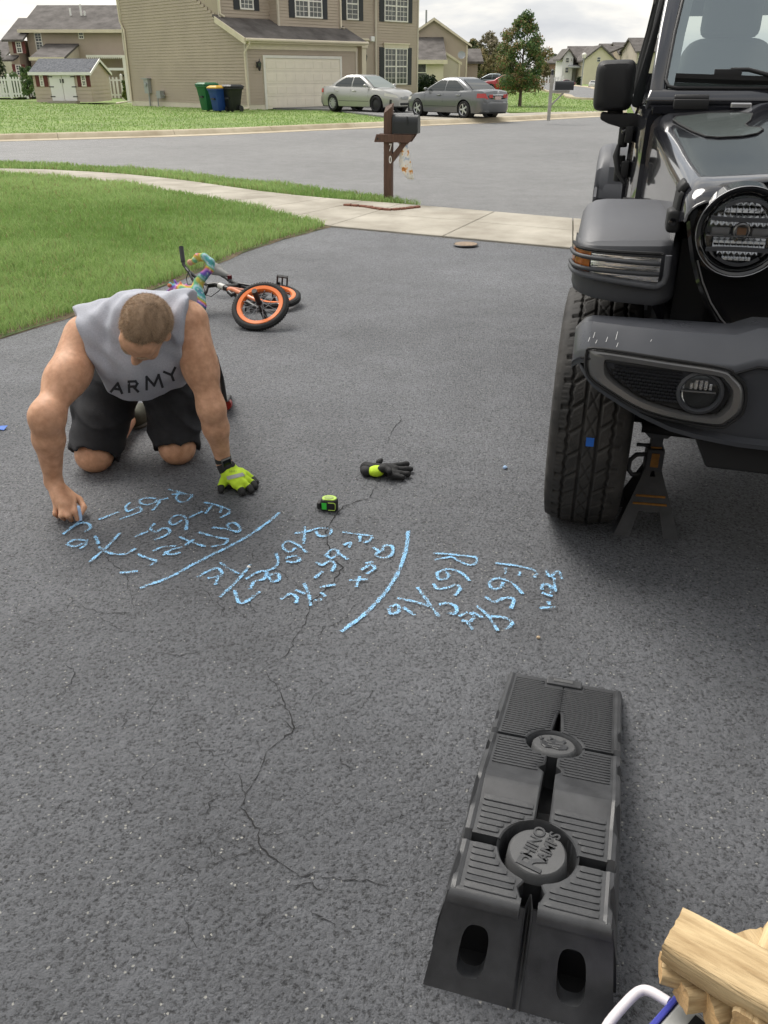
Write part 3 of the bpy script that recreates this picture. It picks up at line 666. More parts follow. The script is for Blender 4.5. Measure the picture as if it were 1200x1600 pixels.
# ---------------- generic helper for buildings that face the camera squarely
def ay(px, py, Yd):
    c, s = math.cos(PITCH), math.sin(PITCH); b = (800-py)/FPX; t = Yd/(c+b*s); return ((px-600)/FPX*t, (-s+b*c)*t+CAM_H)
def fbox(mb, Yd, px0, py0, px1, py1, depth, mi=0, dy=0.0):
    (x0, z1), (x1, z0) = ay(px0, py0, Yd), ay(px1, py1, Yd); mb.box((x0, Yd+dy, z0), (x1, Yd+dy+depth, z1), mi)
def fwindow(par, Yd, px0, py0, px1, py1, shut=0.0, shm=None, units=1, cols=2, rows=2, simple=False):
    F = Face((0, Yd, 0), (1, 0, 0), (0, -1, 0)); (x0, z1), (x1, z0) = ay(px0, py0, Yd), ay(px1, py1, Yd)
    return window(F, par, x0, x1, z0, z1, units, cols, rows, shut, shm, simple=simple)
def fwall(par, name, Yd, px0, py0, px1, py1, depth, m, step=0.16):
    (x0, z1), (x1, z0) = ay(px0, py0, Yd), ay(px1, py1, Yd); z0 = min(z0, 0.0)
    mb = MB(); siding(mb, (x0, Yd), (x1, Yd), z0, z1, (0, -1), step); siding(mb, (x1, Yd), (x1, Yd+depth), z0, z1, (1, 0), step); siding(mb, (x0, Yd), (x0, Yd+depth), z0, z1, (-1, 0), step)
    mb.box((x0+0.01, Yd+0.02, z0), (x1-0.01, Yd+depth, z1-0.01)); return mb.build(name, m, par), (x0, x1, z0, z1)
# house behind the shed
hB = thing('tan_house', 'tan house with maroon shutters and long dark roof behind the shed', 'house')
YB = 68.0
w_, (x0, x1, z0, z1) = fwall(hB, 'wall', YB, 40, 47, 262, 168, 8.5, M['siding'])
rf = MB(); xr0 = x0-0.4; rz = ay(60, 8, YB+4.2)[1]
pitched(rf, [(xr0, YB-0.45, z1), (x1+0.4, YB-0.45, z1), (x1+0.4, YB+4.2, rz), (xr0+0.0, YB+4.2, rz)], 0.15); pitched(rf, [(xr0, YB+4.2, rz), (x1+0.4, YB+4.2, rz), (x1+0.4, YB+8.9, z1), (xr0, YB+8.9, z1)], 0.15); ro = rf.build('roof', M['shingle'], hB)
for xx in (x0, x1): gbm = MB(); gbm.prism([(YB, z1), (YB+8.5, z1), (YB+4.2, rz-0.15)], lambda y, z, xx=xx: (xx-0.02, y, z), lambda y, z, xx=xx: (xx+0.02, y, z)); gbm.build('gable', M['siding'], hB)
g_ = MB(); g_.box((xr0, YB-0.55, z1-0.18), (x1+0.4, YB-0.44, z1+0.02)); g_.build('gutter', M['trim_cream'], hB)
for (px, py, hh) in ((110, 20, 0.5), (127, 22, 1.0), (133, 26, 0.6)):
    q = ay(px, py, YB+2.2); p = MB(); p.tube([(q[0], YB+2.2, q[1]-0.35), (q[0], YB+2.2, q[1]+hh*0.6)], 0.07, 8); p.build('vent_pipe', M['white_vinyl'], ro, smooth=50)
for a in ((53, 51, 69, 79), (190, 50, 204, 79)): fwindow(hB, YB, *a, cols=2, rows=3)
fwindow(hB, YB, 122, 50, 132, 61, cols=2, rows=1)
# low rear wing of that house, porch roof and awning
w_, (a0, a1, b0, b1) = fwall(hB, 'wing_wall', YB-3.2, 56, 90, 113, 168, 3.2, M['siding_pale'])
rf = MB(); zt = ay(70, 68, YB-0.1)[1]; pitched(rf, [(a0-0.3, YB-3.6, b1), (a1+0.1, YB-3.6, b1), (a1+0.1, YB-0.02, zt), (a0-0.3, YB-0.02, zt)], 0.14); rf.build('wing_roof', M['shingle'], hB)
g_ = MB(); g_.box((a0-0.3, YB-3.72, b1-0.18), (a1+0.12, YB-3.6, b1+0.02)); g_.build('gutter', M['trim_cream'], hB)
gbm = MB(); gbm.prism([(YB-3.2, b1), (YB, b1), (YB, zt-0.14)], lambda y, z: (a1-0.02, y, z), lambda y, z: (a1+0.03, y, z)); gbm.build('gable', M['siding_pale'], hB)
aw = MB(); fbox(aw, YB-1.6, 134, 86, 206, 88.5, 1.6)
for k in range(22):
    xx = ay(135+k*3.2, 90, YB-1.6)[0]; zz = ay(135, 88.5, YB-1.6)[1]; aw.prism([(xx, zz), (xx+0.14, zz), (xx+0.07, zz-0.16)], lambda x, z: (x, YB-1.6, z), lambda x, z: (x, YB-1.57, z))
aw.build('awning', M['trim'], hB)
pg = MB(); fbox(pg, YB-2, 168, 106, 198, 110, 1.5); fbox(pg, YB-2, 193, 100, 197, 134, 0.15); pg.build('porch_frame', M['white_vinyl'], hB)
# left wing of that house with two shuttered windows
w_, (a0, a1, b0, b1) = fwall(hB, 'wing_wall', YB-1.0, 12, 62, 44, 168, 6, M['siding'])
rf = MB(); zt = ay(33, 28, YB+2.5)[1]; pitched(rf, [(a0-0.3, YB-1.4, b1), (a1+0.6, YB-1.4, b1), (a1+0.6, YB+2.5, zt), (a0-0.3, YB+2.5, zt)], 0.14); pitched(rf, [(a0-0.3, YB+2.5, zt), (a1+0.6, YB+2.5, zt), (a1+0.6, YB+6, b1), (a0-0.3, YB+6, b1)], 0.14); rf.build('wing_roof', M['shingle'], hB)
rf = MB(); zA = ay(20, 93, YB-2.2)[1]; zB = ay(20, 86, YB-1)[1]; pitched(rf, [(a0-0.2, YB-2.2, zA), (a1, YB-2.2, zA), (a1, YB-1.0, zB), (a0-0.2, YB-1.0, zB)], 0.12); rf.build('porch_roof', M['shingle'], hB)
fwindow(hB, YB-1.0, 24, 65, 36, 83, 0.2*1.2, M['shutter_red'], cols=2, rows=2); fwindow(hB, YB-1.0, 24, 101, 36, 118, 0.2*1.2, M['shutter_red'], cols=2, rows=2)
hF = thing('brown_house', 'sliver of a brown roofed house at the left edge of the photo', 'house')
w_, (a0, a1, b0, b1) = fwall(hF, 'wall', 92, -80, 90, 14, 150, 8, M['siding_pale']); rf = MB(); pitched(rf, [(a0-1, 91.5, b1), (a1+0.5, 91.5, b1), (a1+0.3, 96, b1+1.6), (a0-1, 96, b1+1.6)], 0.2); rf.build('roof', M['shingle'], hF)

# ---------------- garden shed
YS = 52.0
sh = thing('garden_shed', 'tan garden shed with white double doors and maroon shutters', 'shed')
(sx0, sz1), (sx1, sz0) = ay(49.5, 112, YS), ay(146, 163, YS); sz0 = 0.1; SD = 3.6
mb = MB(); siding(mb, (sx0, YS), (sx1, YS), sz0, sz1, (0, -1), 0.2); siding(mb, (sx1, YS), (sx1, YS+SD), sz0, sz1, (1, 0), 0.2); mb.box((sx0+0.01, YS+0.02, sz0), (sx1-0.01, YS+SD, sz1-0.01))
rh = ay(157, 94, YS+SD/2)[1]
siding(mb, (sx1, YS), (sx1, YS+SD), sz1, rh, (1, 0), 0.2, lim=lambda z: ((z-sz1)/(rh-sz1)*0.5, 1-(z-sz1)/(rh-sz1)*0.5)); mb.build('wall', M['siding_shed'], sh)
rf = MB(); pitched(rf, [(sx0-0.15, YS-0.22, sz1-0.06), (sx1+0.12, YS-0.22, sz1-0.06), (sx1+0.12, YS+SD/2, rh+0.08), (sx0-0.15, YS+SD/2, rh+0.08)], 0.08); pitched(rf, [(sx0-0.15, YS+SD/2, rh+0.08), (sx1+0.12, YS+SD/2, rh+0.08), (sx1+0.12, YS+SD+0.22, sz1-0.06), (sx0-0.15, YS+SD+0.22, sz1-0.06)], 0.08); rf.build('roof', M['shingle_blue'], sh)
tm = MB(); tm.box((sx0-0.15, YS-0.26, sz1-0.17), (sx1+0.12, YS-0.215, sz1-0.02))
for sgn, ya in ((1, YS-0.24), (-1, YS+SD+0.24)):
    yb = YS+SD/2; tm.prism([(ya, sz1-0.19), (ya, sz1-0.06), (yb, rh+0.08), (yb, rh-0.06)], lambda y, z: (sx1+0.122, y, z), lambda y, z: (sx1+0.16, y, z))
tm.build('trim', M['white_vinyl'], sh)
FS = Face((0, YS, 0), (1, 0, 0), (0, -1, 0))
dx0 = ay(80, 140, YS)[0]; dx1 = ay(119, 140, YS)[0]; dm = (dx0+dx1)/2; dz1 = ay(100, 115, YS)[1]
for k, (q0, q1) in enumerate(((dx0, dm-0.01), (dm+0.01, dx1))):
    d_ = MB(); FS.box(d_, q0, q1, 0.16, dz1, 0.03, 0.07); d_ = d_.build('door', M['white_vinyl'], sh, bevel=0.01, segs=1)
    hg = MB()
    for zz in (0.35, (0.16+dz1)/2, dz1-0.18):
        if k == 0: FS.box(hg, q0-0.06, q0+0.2, zz, zz+0.05, 0.07, 0.085)
        else: FS.box(hg, q1-0.2, q1+0.06, zz, zz+0.05, 0.07, 0.085)
    FS.box(hg, dm+0.03 if k else dm-0.1, dm+0.1 if k else dm-0.06, 1.05, 1.25, 0.07, 0.1); hg.build('hinge', M['dark_metal'], d_)
st = MB(); st.box((dx0-0.1, YS-0.6, 0.0), (dx1+0.1, YS-0.03, 0.15)); st.build('door_step', M['concrete'], sh)
for (p0, p1) in ((61, 70), (126, 136)): fwindow(sh, YS, p0, 117, p1, 135, 0.22, M['shutter_red'], cols=2, rows=2)

# ---------------- white fences
def picket_fence(label, p0, p1, h, sp, wdt, z0=0.1, posts=3, group=None, rails=2):
    p0 = np.array(p0); p1 = np.array(p1); Ln = np.linalg.norm(p1-p0); an = math.atan2(*(p1-p0)[::-1])
    f = thing('picket_fence', label, 'fence', (p0[0], p0[1], z0), an, group)
    pk = MB(); pk.prism([(-wdt/2, 0.08), (wdt/2, 0.08), (wdt/2, h-0.06), (0, h), (-wdt/2, h-0.06)], lambda x, z: (x, -0.03, z), lambda x, z: (x, -0.01, z)); n = int(Ln/sp); first = None
    for i in range(n):
        if first is None: first = pk.build('picket', M['white_vinyl'], f); first.location = (sp*0.5, 0, 0)
        else: inst(first, f, (sp*(i+0.5), 0, 0))
    for r_ in range(rails):
        rm = MB(); z = 0.22+(h-0.45)*r_/(rails-1); rm.box((0, -0.01, z), (Ln, 0.03, z+0.09)); rm.build('rail', M['white_vinyl'], f)
    for i in range(posts):
        x = Ln*i/(posts-1); pm = MB(); pm.box((x-0.06, -0.05, 0), (x+0.06, 0.07, h+0.08)); pm.prism([(x-0.075, -0.065), (x+0.075, -0.065), (x+0.075, 0.085), (x-0.075, 0.085)], lambda a, b: (a, b, h+0.08), lambda a, b: ((a-x)*0.1+x, (b-0.01)*0.1+0.01, h+0.17)); pm.build('post', M['white_vinyl'], f)
    return f
q0 = ay(-30, 160, 60.0); q1 = ay(45, 160, 60.0)
picket_fence('white picket fence enclosing the pool left of the shed', (q0[0], 60), (q1[0], 60), 1.25, 0.19, 0.11, posts=4)
q0 = ay(173, 160, 57.0); q1 = ay(194, 160, 57.0)
picket_fence('short white picket fence between shed and tan house', (q0[0], 57), (q1[0], 57), 1.25, 0.22, 0.12, posts=2)
q0 = ay(204, 160, 50.5); gpz = thing('fence_post', 'tall white vinyl gate post beside the corner of tan house', 'post', (q0[0], 50.5, 0.1))
pm = MB(); pm.box((-0.12, -0.12, 0), (0.12, 0.12, 2.15)); pm.box((-0.16, -0.16, 2.15), (0.16, 0.16, 2.25)); pm.build('shaft', M['white_vinyl'], gpz); pm = MB(); pm.box((0.12, -0.05, 0.1), (0.45, 0.05, 1.5)); pm.build('gate_panel', M['white_vinyl'], gpz)
# round pool and ladder behind the fence
pq = ay(10, 160, 64); pool = thing('round_pool', 'above ground pool with pale wall behind the white picket fence', 'pool', (pq[0]-0.5, 65.5, 0.1))
m = MB(); m.lathe([(2.4, 0), (2.4, 0.75), (2.5, 0.78), (2.5, 0.82), (2.3, 0.82), (2.3, 0.6), (0.01, 0.6)], 32); m.build('wall', M['white_vinyl'], pool, smooth=40)
m = MB(); m.tube([(2.0, -1.9, 0), (2.0, -1.9, 1.5), (2.0, -1.5, 1.5), (2.0, -1.5, 0.6)], 0.04, 8); m.tube([(2.5, -1.9, 0), (2.5, -1.9, 1.5), (2.5, -1.5, 1.5), (2.5, -1.5, 0.6)], 0.04, 8); m.build('ladder', M['dark_metal'], pool, smooth=50)

# ---------------- house to the right of the tan house
hC = thing('grey_tan_house', 'gabled grey tan house with dark lean-to roof behind the parked cars', 'house')
YC = 82.0
(x0, z1), (x1, z0) = ay(630, 66, YC), ay(727, 128, YC); ap = ay(678, 30, YC)
mb = MB(); poly = [(x0, 0), (x1, 0), (x1, z1), (ap[0], ap[1]), (x0, z1+0.4)]
mb.prism(poly, lambda x, z: (x, YC, z), lambda x, z: (x, YC+11, z)); mb.build('wall', M['siding'], hC)
rf = MB(); pitched(rf, [(x1+0.4, YC-0.3, z1-0.2), (x1+0.4, YC+11.3, z1-0.2), (ap[0], YC+11.3, ap[1]+0.12), (ap[0], YC-0.3, ap[1]+0.12)], 0.16); pitched(rf, [(ap[0], YC-0.3, ap[1]+0.12), (ap[0], YC+11.3, ap[1]+0.12), (x0-1, YC+11.3, z1-0.4), (x0-1, YC-0.3, z1-0.4)], 0.16); rf.build('roof', M['shingle'], hC)
tm = MB()
for (pa, pb) in (((x1+0.42, z1-0.22), ap), ((x0-1, z1-0.4), ap)):
    tm.prism([(pa[0], pa[1]-0.16), (pa[0], pa[1]), (pb[0], pb[1]+0.1), (pb[0], pb[1]-0.1)], lambda x, z: (x, YC-0.36, z), lambda x, z: (x, YC-0.29, z))
tm.box((x1-0.02, YC-0.05, 0), (x1+0.1, YC, z1-0.2)); tm.build('rake_trim', M['trim_cream'], hC)
q = ay(666, 28, YC+3); p = MB(); p.tube([(q[0], YC+3, q[1]-1.0), (q[0], YC+3, q[1]+0.6)], 0.08, 8); p.build('vent_pipe', M['metal_grey'], hC)
w_, (a0, a1, b0, b1) = fwall(hC, 'wing_wall', YC-5, 640, 94, 692, 130, 5, M['siding_cream'])
rf = MB(); zt = ay(670, 58, YC-0.05)[1]; pitched(rf, [(a0-0.3, YC-5.4, b1), (a1+0.25, YC-5.4, b1), (a1+0.25, YC-0.02, zt), (a0-0.3, YC-0.02, zt)], 0.2); rf.build('wing_roof', M['shingle'], hC)
tm = MB(); tm.box((a0-0.3, YC-5.5, b1-0.28), (a1+0.3, YC-5.38, b1+0.02)); tm.build('gutter', M['trim_cream'], hC); fwindow(hC, YC-5, 652, 99, 666, 128, simple=True)
lt = MB(); (x0_, zt_), (x1_, _) = ay(692, 80, YC-3), ay(718, 98, YC-3); zl = ay(718, 98, YC-3)[1]
lt.prism([(x0_, 0), (x1_, 0), (x1_, zl), (x0_, zt_)], lambda x, z: (x, YC-3, z), lambda x, z: (x, YC, z)); lt.build('lean_to', M['siding_pale'], hC)
tm = MB(); tm.prism([(x0_, zt_-0.1), (x0_, zt_+0.1), (x1_+0.2, zl+0.02), (x1_+0.2, zl-0.18)], lambda x, z: (x, YC-3.12, z), lambda x, z: (x, YC-3.02, z)); tm.box((x1_-0.06, YC-3.1, 0), (x1_+0.06, YC-3.0, zl)); tm.build('lean_to_trim', M['trim_cream'], hC)
dq = ay(720, 87, YC-2.5); ds = MB(); ds.lathe([(0.001, 0.0), (0.2, 0.03), (0.32, 0.1)], 16, M=Matrix.Translation((dq[0], YC-3.2, dq[1])) @ Matrix.Rotation(R(65), 4, 'X')); ds.build('satellite_dish', M['metal_grey'], hC, smooth=50)
w_, (a0, a1, b0, b1) = fwall(hC, 'garage_wall', YC+6, 722, 96, 745, 130, 6, M['siding'])
rf = MB(); zt = ay(735, 76, YC+9)[1]; pitched(rf, [(a0-0.4, YC+5.6, b1), (a1+0.5, YC+5.6, b1), (a1+0.5, YC+9, zt), (a0-0.4, YC+9, zt)], 0.2); rf.build('garage_roof', M['shingle'], hC)

# ---------------- houses far down the side street
def far_house(label, Yd, px0, px1, pe, pr, pb, m, gable='side', wins=(), depth=10, extra=None, name='far_house'):
    """eave row pe, ridge row pr, base row pb in the photograph"""
    h_ = thing(name, label, 'house'); (x0, ze), (x1, _) = ay(px0, pe, Yd), ay(px1, pe, Yd); zr = ay(px0, pr, Yd+(depth/2 if gable == 'side' else 0))[1]; z0 = min(ay(px0, pb, Yd)[1], 0.1)
    mb = MB()
    if gable == 'front':
        xm = (x0+x1)/2; mb.prism([(x0, z0), (x1, z0), (x1, ze), (xm, zr), (x0, ze)], lambda x, z: (x, Yd, z), lambda x, z: (x, Yd+depth, z))
        mb.build('wall', m, h_); rf = MB(); pitched(rf, [(x0-0.5, Yd-0.4, ze-0.2), (xm, Yd-0.4, zr+0.15), (xm, Yd+depth, zr+0.15), (x0-0.5, Yd+depth, ze-0.2)], 0.25); pitched(rf, [(xm, Yd-0.4, zr+0.15), (x1+0.5, Yd-0.4, ze-0.2), (x1+0.5, Yd+depth, ze-0.2), (xm, Yd+depth, zr+0.15)], 0.25)
    else:
        mb.prism([(Yd, z0), (Yd+depth, z0), (Yd+depth, ze), (Yd+depth/2, zr), (Yd, ze)], lambda y, z: (x0, y, z), lambda y, z: (x1, y, z)); mb.build('wall', m, h_)
        rf = MB(); pitched(rf, [(x0-0.4, Yd-0.5, ze), (x1+0.4, Yd-0.5, ze), (x1+0.4, Yd+depth/2, zr+0.2), (x0-0.4, Yd+depth/2, zr+0.2)], 0.25); pitched(rf, [(x0-0.4, Yd+depth/2, zr+0.2), (x1+0.4, Yd+depth/2, zr+0.2), (x1+0.4, Yd+depth+0.5, ze), (x0-0.4, Yd+depth+0.5, ze)], 0.25)
    rf.build('roof', M['shingle'], h_)
    for a in wins: fwindow(h_, Yd, *a, simple=True)
    return h_
far_house('brick red house front beyond the young tree', 170, 856, 884, 98, 90, 124, mat('brick_wall', (0.30, 0.20, 0.15), 0.8, var=0.15, vscale=1), 'side', ((869, 102, 874, 110),))
hw = far_house('white house front with dark windows far down the side street', 150, 880, 896, 90, 77, 122, M['siding_white'], 'front', ((884, 90, 889, 98), (892, 91, 894, 96), (883, 105, 888, 114)), 6)
hw2 = MB(); (x0, ze), (x1, z0) = ay(896, 93, 152), ay(915, 122, 152); hw2.box((x0, 152, 0), (x1, 160, ze)); hw2.build('recessed_wall', M['siding_white'], hw)
rf = MB(); zt = ay(905, 72, 157)[1]; pitched(rf, [(x0-0.5, 151.3, ze), (x1+0.5, 151.3, ze), (x1+7, 157, zt), (x0-0.2, 157, zt)], 0.25); rf.build('side_roof', M['shingle'], hw)
for a in ((897, 89, 900, 97), (903, 89, 906, 97), (909, 89, 912, 97)): fwindow(hw, 152, *a, simple=True)
pr_ = MB(); zA = ay(900, 104, 148)[1]; zB = ay(900, 99, 152)[1]; (xa, _), (xb, _) = ay(889, 104, 148), ay(908, 104, 148); pitched(pr_, [(xa, 148, zA), (xb, 148, zA), (xb+1, 152, zB), (xa+0.6, 152, zB)], 0.2); pr_.build('porch_roof', M['metal_grey'], hw)
far_house('large cream house wall down the side street behind the mirror', 146, 914, 960, 92, 72, 124, M['siding_cream'], 'front', ((933, 89, 938, 97),), 14)
far_house('tan row house with steep gable, left of the last row', 165, 948, 972, 88, 70, 122, M['siding'], 'side', ((951, 84, 954, 94), (966, 84, 970, 92)))
far_house('tan row house between two others behind the mirror', 160, 970, 996, 84, 68, 122, M['siding'], 'side', ((978, 84, 981, 92),))
far_house('pale tan row house beside the windscreen pillar', 150, 996, 1035, 80, 61, 122, M['siding_pale'], 'side', ((998, 82, 1001, 90), (1005, 82, 1009, 90)))
lp_ = ay(909, 125, 120); lam = thing('street_lamp', 'thin street lamp post in front of the cream house', 'street lamp', (lp_[0], 120, 0.1)); m = MB(); zt = ay(909, 92, 120)[1]; m.tube([(0, 0, 0), (0, 0, zt)], 0.09, 6); m.build('pole', M['metal_grey'], lam); m = MB(); m.lathe([(0.02, -0.1), (0.22, 0.0), (0.3, 0.4), (0.1, 0.6), (0.001, 0.62)], 8, M=Matrix.Translation((0, 0, zt))); m.build('lantern', M['trim'], lam, smooth=40)
q0 = ay(845, 122, 135); q1 = ay(880, 122, 135); picket_fence('long low white fence far away beyond the young tree', (q0[0], 135), (q1[0], 135), 1.1, 0.45, 0.22, posts=4)

# ---------------- vegetation
M['bark'] = mat('bark', (0.11, 0.085, 0.065), 0.9, var=0.35, vscale=12, bump=0.6, bscale=30, stretch=(1, 1, 0.2))
M['leaf'] = vcolmat('leaf', 0.5, 0.25)
def foliage(name, par, clumps, nleaf, size, cols, seed=1, flat=0.6, loc=None):
    """leaf faces scattered through clumps (centre, radius3, colour weight)"""
    rng = np.random.RandomState(seed); VV = []; CC = []
    tot = sum(np.prod(c[1])**0.66 for c in clumps)
    for c, r, wgt in clumps:
        n = max(6, int(nleaf*np.prod(r)**0.66/tot)); u = rng.randn(n, 3); u /= np.linalg.norm(u, axis=1)[:, None]; rad = rng.rand(n)**0.45
        P = np.array(c)+u*rad[:, None]*np.array(r); nn = u*0.6+rng.randn(n, 3)*0.7; nn[:, 2] += 0.35; nn /= np.linalg.norm(nn, axis=1)[:, None]
        t = np.cross(nn, rng.randn(n, 3)); t /= np.linalg.norm(t, axis=1)[:, None]; b = np.cross(nn, t); s = size*(0.6+0.8*rng.rand(n))[:, None]
        q = np.stack([P-t*s, P-b*s*flat+t*s*0.1, P+t*s*1.1, P+b*s*flat+t*s*0.1], 1); VV.append(q)
        k = np.clip(wgt+0.33*rng.randn(n), 0, 1)[:, None]*(len(cols)-1); i0 = np.minimum(k.astype(int), len(cols)-2); f_ = k-i0; ca = np.array(cols); col = ca[i0[:, 0]]*(1-f_)+ca[i0[:, 0]+1]*f_
        CC.append(col*(0.75+0.5*rng.rand(n, 1)))
    V = np.concatenate(VV).reshape(-1, 3); F = np.arange(len(V)).reshape(-1, 4)
    return np_mesh(name, V, F, M['leaf'], par, tint=np.concatenate(CC))
def tree(label, loc, H, Wd, cols, nleaf, size, seed, trunk_h=0.28, group=None, name='tree', shape=1.0, nclump=46, lean=0.0, trunk_r=0.03, gap=0.0):
    rng = random.Random(seed); t = thing(name, label, 'tree', loc, 0, group)
    m = MB(); th = H*trunk_h; m.tube([(0, 0, -0.1), (lean*0.1, 0, th*0.5), (lean*0.2, 0.02, th), (lean*0.4, 0, H*0.6), (lean*0.5, 0, H*0.88)], [H*trunk_r*1.15, H*trunk_r*0.85, H*trunk_r*0.75, H*trunk_r*0.4, H*trunk_r*0.1], 8)
    clumps = []
    for i in range(nclump):
        f_ = (i+0.5)/nclump; z = th*0.85+(H-th*0.85)*f_; env = math.sin(PI*min(1, (f_*0.86+0.14)**shape))**0.75*Wd*0.5
        a = i*2.399+rng.uniform(-0.5, 0.5); rr = env*(0.35+0.65*rng.random()**0.6); c = (rr*math.cos(a)+lean*f_*0.5, rr*math.sin(a), z+rng.uniform(-0.05, 0.05)*H)
        s = Wd*rng.uniform(0.085, 0.16)*(1-0.35*f_); clumps.append((c, (s*1.2, s*1.2, s*0.85*1.2), rng.random()))
        if i % 2 == 0 and rr > Wd*0.08: m.tube([(lean*0.3*f_, 0, max(th*0.8, z-rr*0.9)), (c[0]*0.55, c[1]*0.55, z-rr*0.25), c], [H*trunk_r*0.32, H*trunk_r*0.2, H*trunk_r*0.06], 5)
    m.build('trunk', M['bark'], t, smooth=60); foliage('crown', t, clumps, nleaf, size, cols, seed); return t
tq = gp(812, 166, 0.115); GREEN = [(0.055, 0.105, 0.040), (0.115, 0.195, 0.065), (0.185, 0.260, 0.090), (0.33, 0.21, 0.11)]
tree('young green maple with reddish leaf tips on the far lawn', (tq[0], tq[1], 0.1), 3.85, 2.5, GREEN, 15000, 0.052, 5, 0.24, name='young_tree', nclump=70, trunk_r=0.022, shape=0.85)
OL = [(0.10, 0.105, 0.045), (0.18, 0.17, 0.075), (0.28, 0.24, 0.11), (0.34, 0.27, 0.15)]; OG = [(0.05, 0.075, 0.03), (0.11, 0.135, 0.05), (0.20, 0.19, 0.08), (0.28, 0.23, 0.11)]
def bgtree(label, px, py_top, Yd, wpx, cols, seed, n=2600, name='tree', **kw):
    x, zt = ay(px, py_top, Yd); wd_ = wpx*(Yd*0.885+0.6)/FPX; return tree(label, (x, Yd, 0), zt, wd_, cols, n*3, wd_*0.032, seed, group='trees behind the far houses', name=name, **kw)
bgtree('olive tree rising right of the grey tan house', 738, 66, 112, 44, OG, 11); bgtree('tall thin-leaved pale tree against the sky', 766, 53, 125, 62, [(0.16, 0.15, 0.09), (0.22, 0.20, 0.13), (0.28, 0.24, 0.17)], 12, n=1500, nclump=40)
bgtree('bushy olive brown tree behind the red car', 752, 80, 108, 60, OL, 13); bgtree('ochre tree just left of the young maple', 784, 70, 118, 40, OL, 14); bgtree('dark evergreen shrub tree above the parked cars', 757, 96, 100, 18, OG, 15, n=900)
bgtree('grey green treetop above the brick red house', 868, 86, 190, 40, [(0.07, 0.085, 0.06), (0.11, 0.12, 0.08), (0.15, 0.15, 0.09)], 16); bgtree('yellowish tree beside the white house', 884, 86, 195, 30, [(0.16, 0.14, 0.05), (0.22, 0.18, 0.06), (0.13, 0.13, 0.05)], 17, n=1500); bgtree('dark green tree behind the mirror, beside windscreen pillar', 1000, 92, 110, 18, [(0.015, 0.035, 0.015), (0.03, 0.06, 0.025), (0.05, 0.08, 0.03)], 18, n=900)
bgtree('tree with low crown left of the white house', 872, 106, 160, 30, OG, 19, n=900)
bgtree('low olive brush tree behind the blue grey car', 772, 88, 100, 34, OL, 20); bgtree('green tree just right of the grey tan house gable', 726, 74, 118, 36, OG, 21); bgtree('dense olive tree filling the gap left of the maple', 795, 82, 104, 34, OG, 22); bgtree('small round treetop right of the maple', 852, 100, 150, 26, OL, 23)
def shrub(label, px, py, Yd, wpx, hpx, cols, seed, n=2500, leaf=0.06, nc=22, z0=0.1):
    x, z = ay(px, py, Yd); k = (Yd*0.885+0.6)/FPX; wd_ = wpx*k; hh = hpx*k*1.1; t = thing('shrub', label, 'shrub', (x, Yd, z0)); rng = random.Random(seed); cl_ = []
    m = MB()
    for i in range(nc):
        a = i*2.399; f_ = (i+0.5)/nc; r_ = wd_*0.5*math.sqrt(rng.random())*(1-0.5*f_); c = (r_*math.cos(a), r_*0.8*math.sin(a), hh*(0.12+0.75*f_)); s = wd_*rng.uniform(0.13, 0.2); cl_.append((c, (s, s, s), rng.random()))
        if i % 3 == 0: m.tube([(0, 0, 0), (c[0]*0.5, c[1]*0.5, c[2]*0.6), c], [0.03, 0.02, 0.008], 5)
    m.build('stem', M['bark'], t); foliage('foliage', t, cl_, n, leaf, cols, seed); return t
DK = [(0.010, 0.022, 0.010), (0.022, 0.042, 0.018), (0.045, 0.065, 0.026)]; LT = [(0.05, 0.09, 0.02), (0.11, 0.16, 0.035), (0.22, 0.25, 0.06)]
shrub('dark rounded shrub beside the grey tan house', 667, 145, 60, 40, 30, DK, 31, 3500); shrub('loose green shrub under the front windows of the tan house', 632, 148, 52.5, 26, 44, GREEN[:3], 32, 2500)
shrub('bright yellow green shrub at the corner of tan house', 201, 166, 53, 18, 30, LT, 33, 1600); shrub('dark shrub behind the awning near the tan house', 203, 130, 60, 18, 52, DK, 34, 1800)
shrub('dark conifer at the left edge behind the pool fence', 5, 150, 64, 34, 66, DK, 35, 2600); shrub('low dark hedge bush behind the pool fence', 24, 150, 63, 34, 34, GREEN[:3], 36, 1800); shrub('green bush beside the shed, left side', 46, 150, 58, 26, 46, GREEN[:3], 37, 1800)
shrub('small round bush by the lean-to of the grey tan house', 726, 130, 79, 16, 16, DK, 38, 900); shrub('rounded dark bush left of the silver blue car', 746, 134, 84, 20, 18, DK, 39, 900)
shrub('far conical bush in front of the cream house', 905, 124, 128, 8, 13, DK, 40, 400, 0.12)
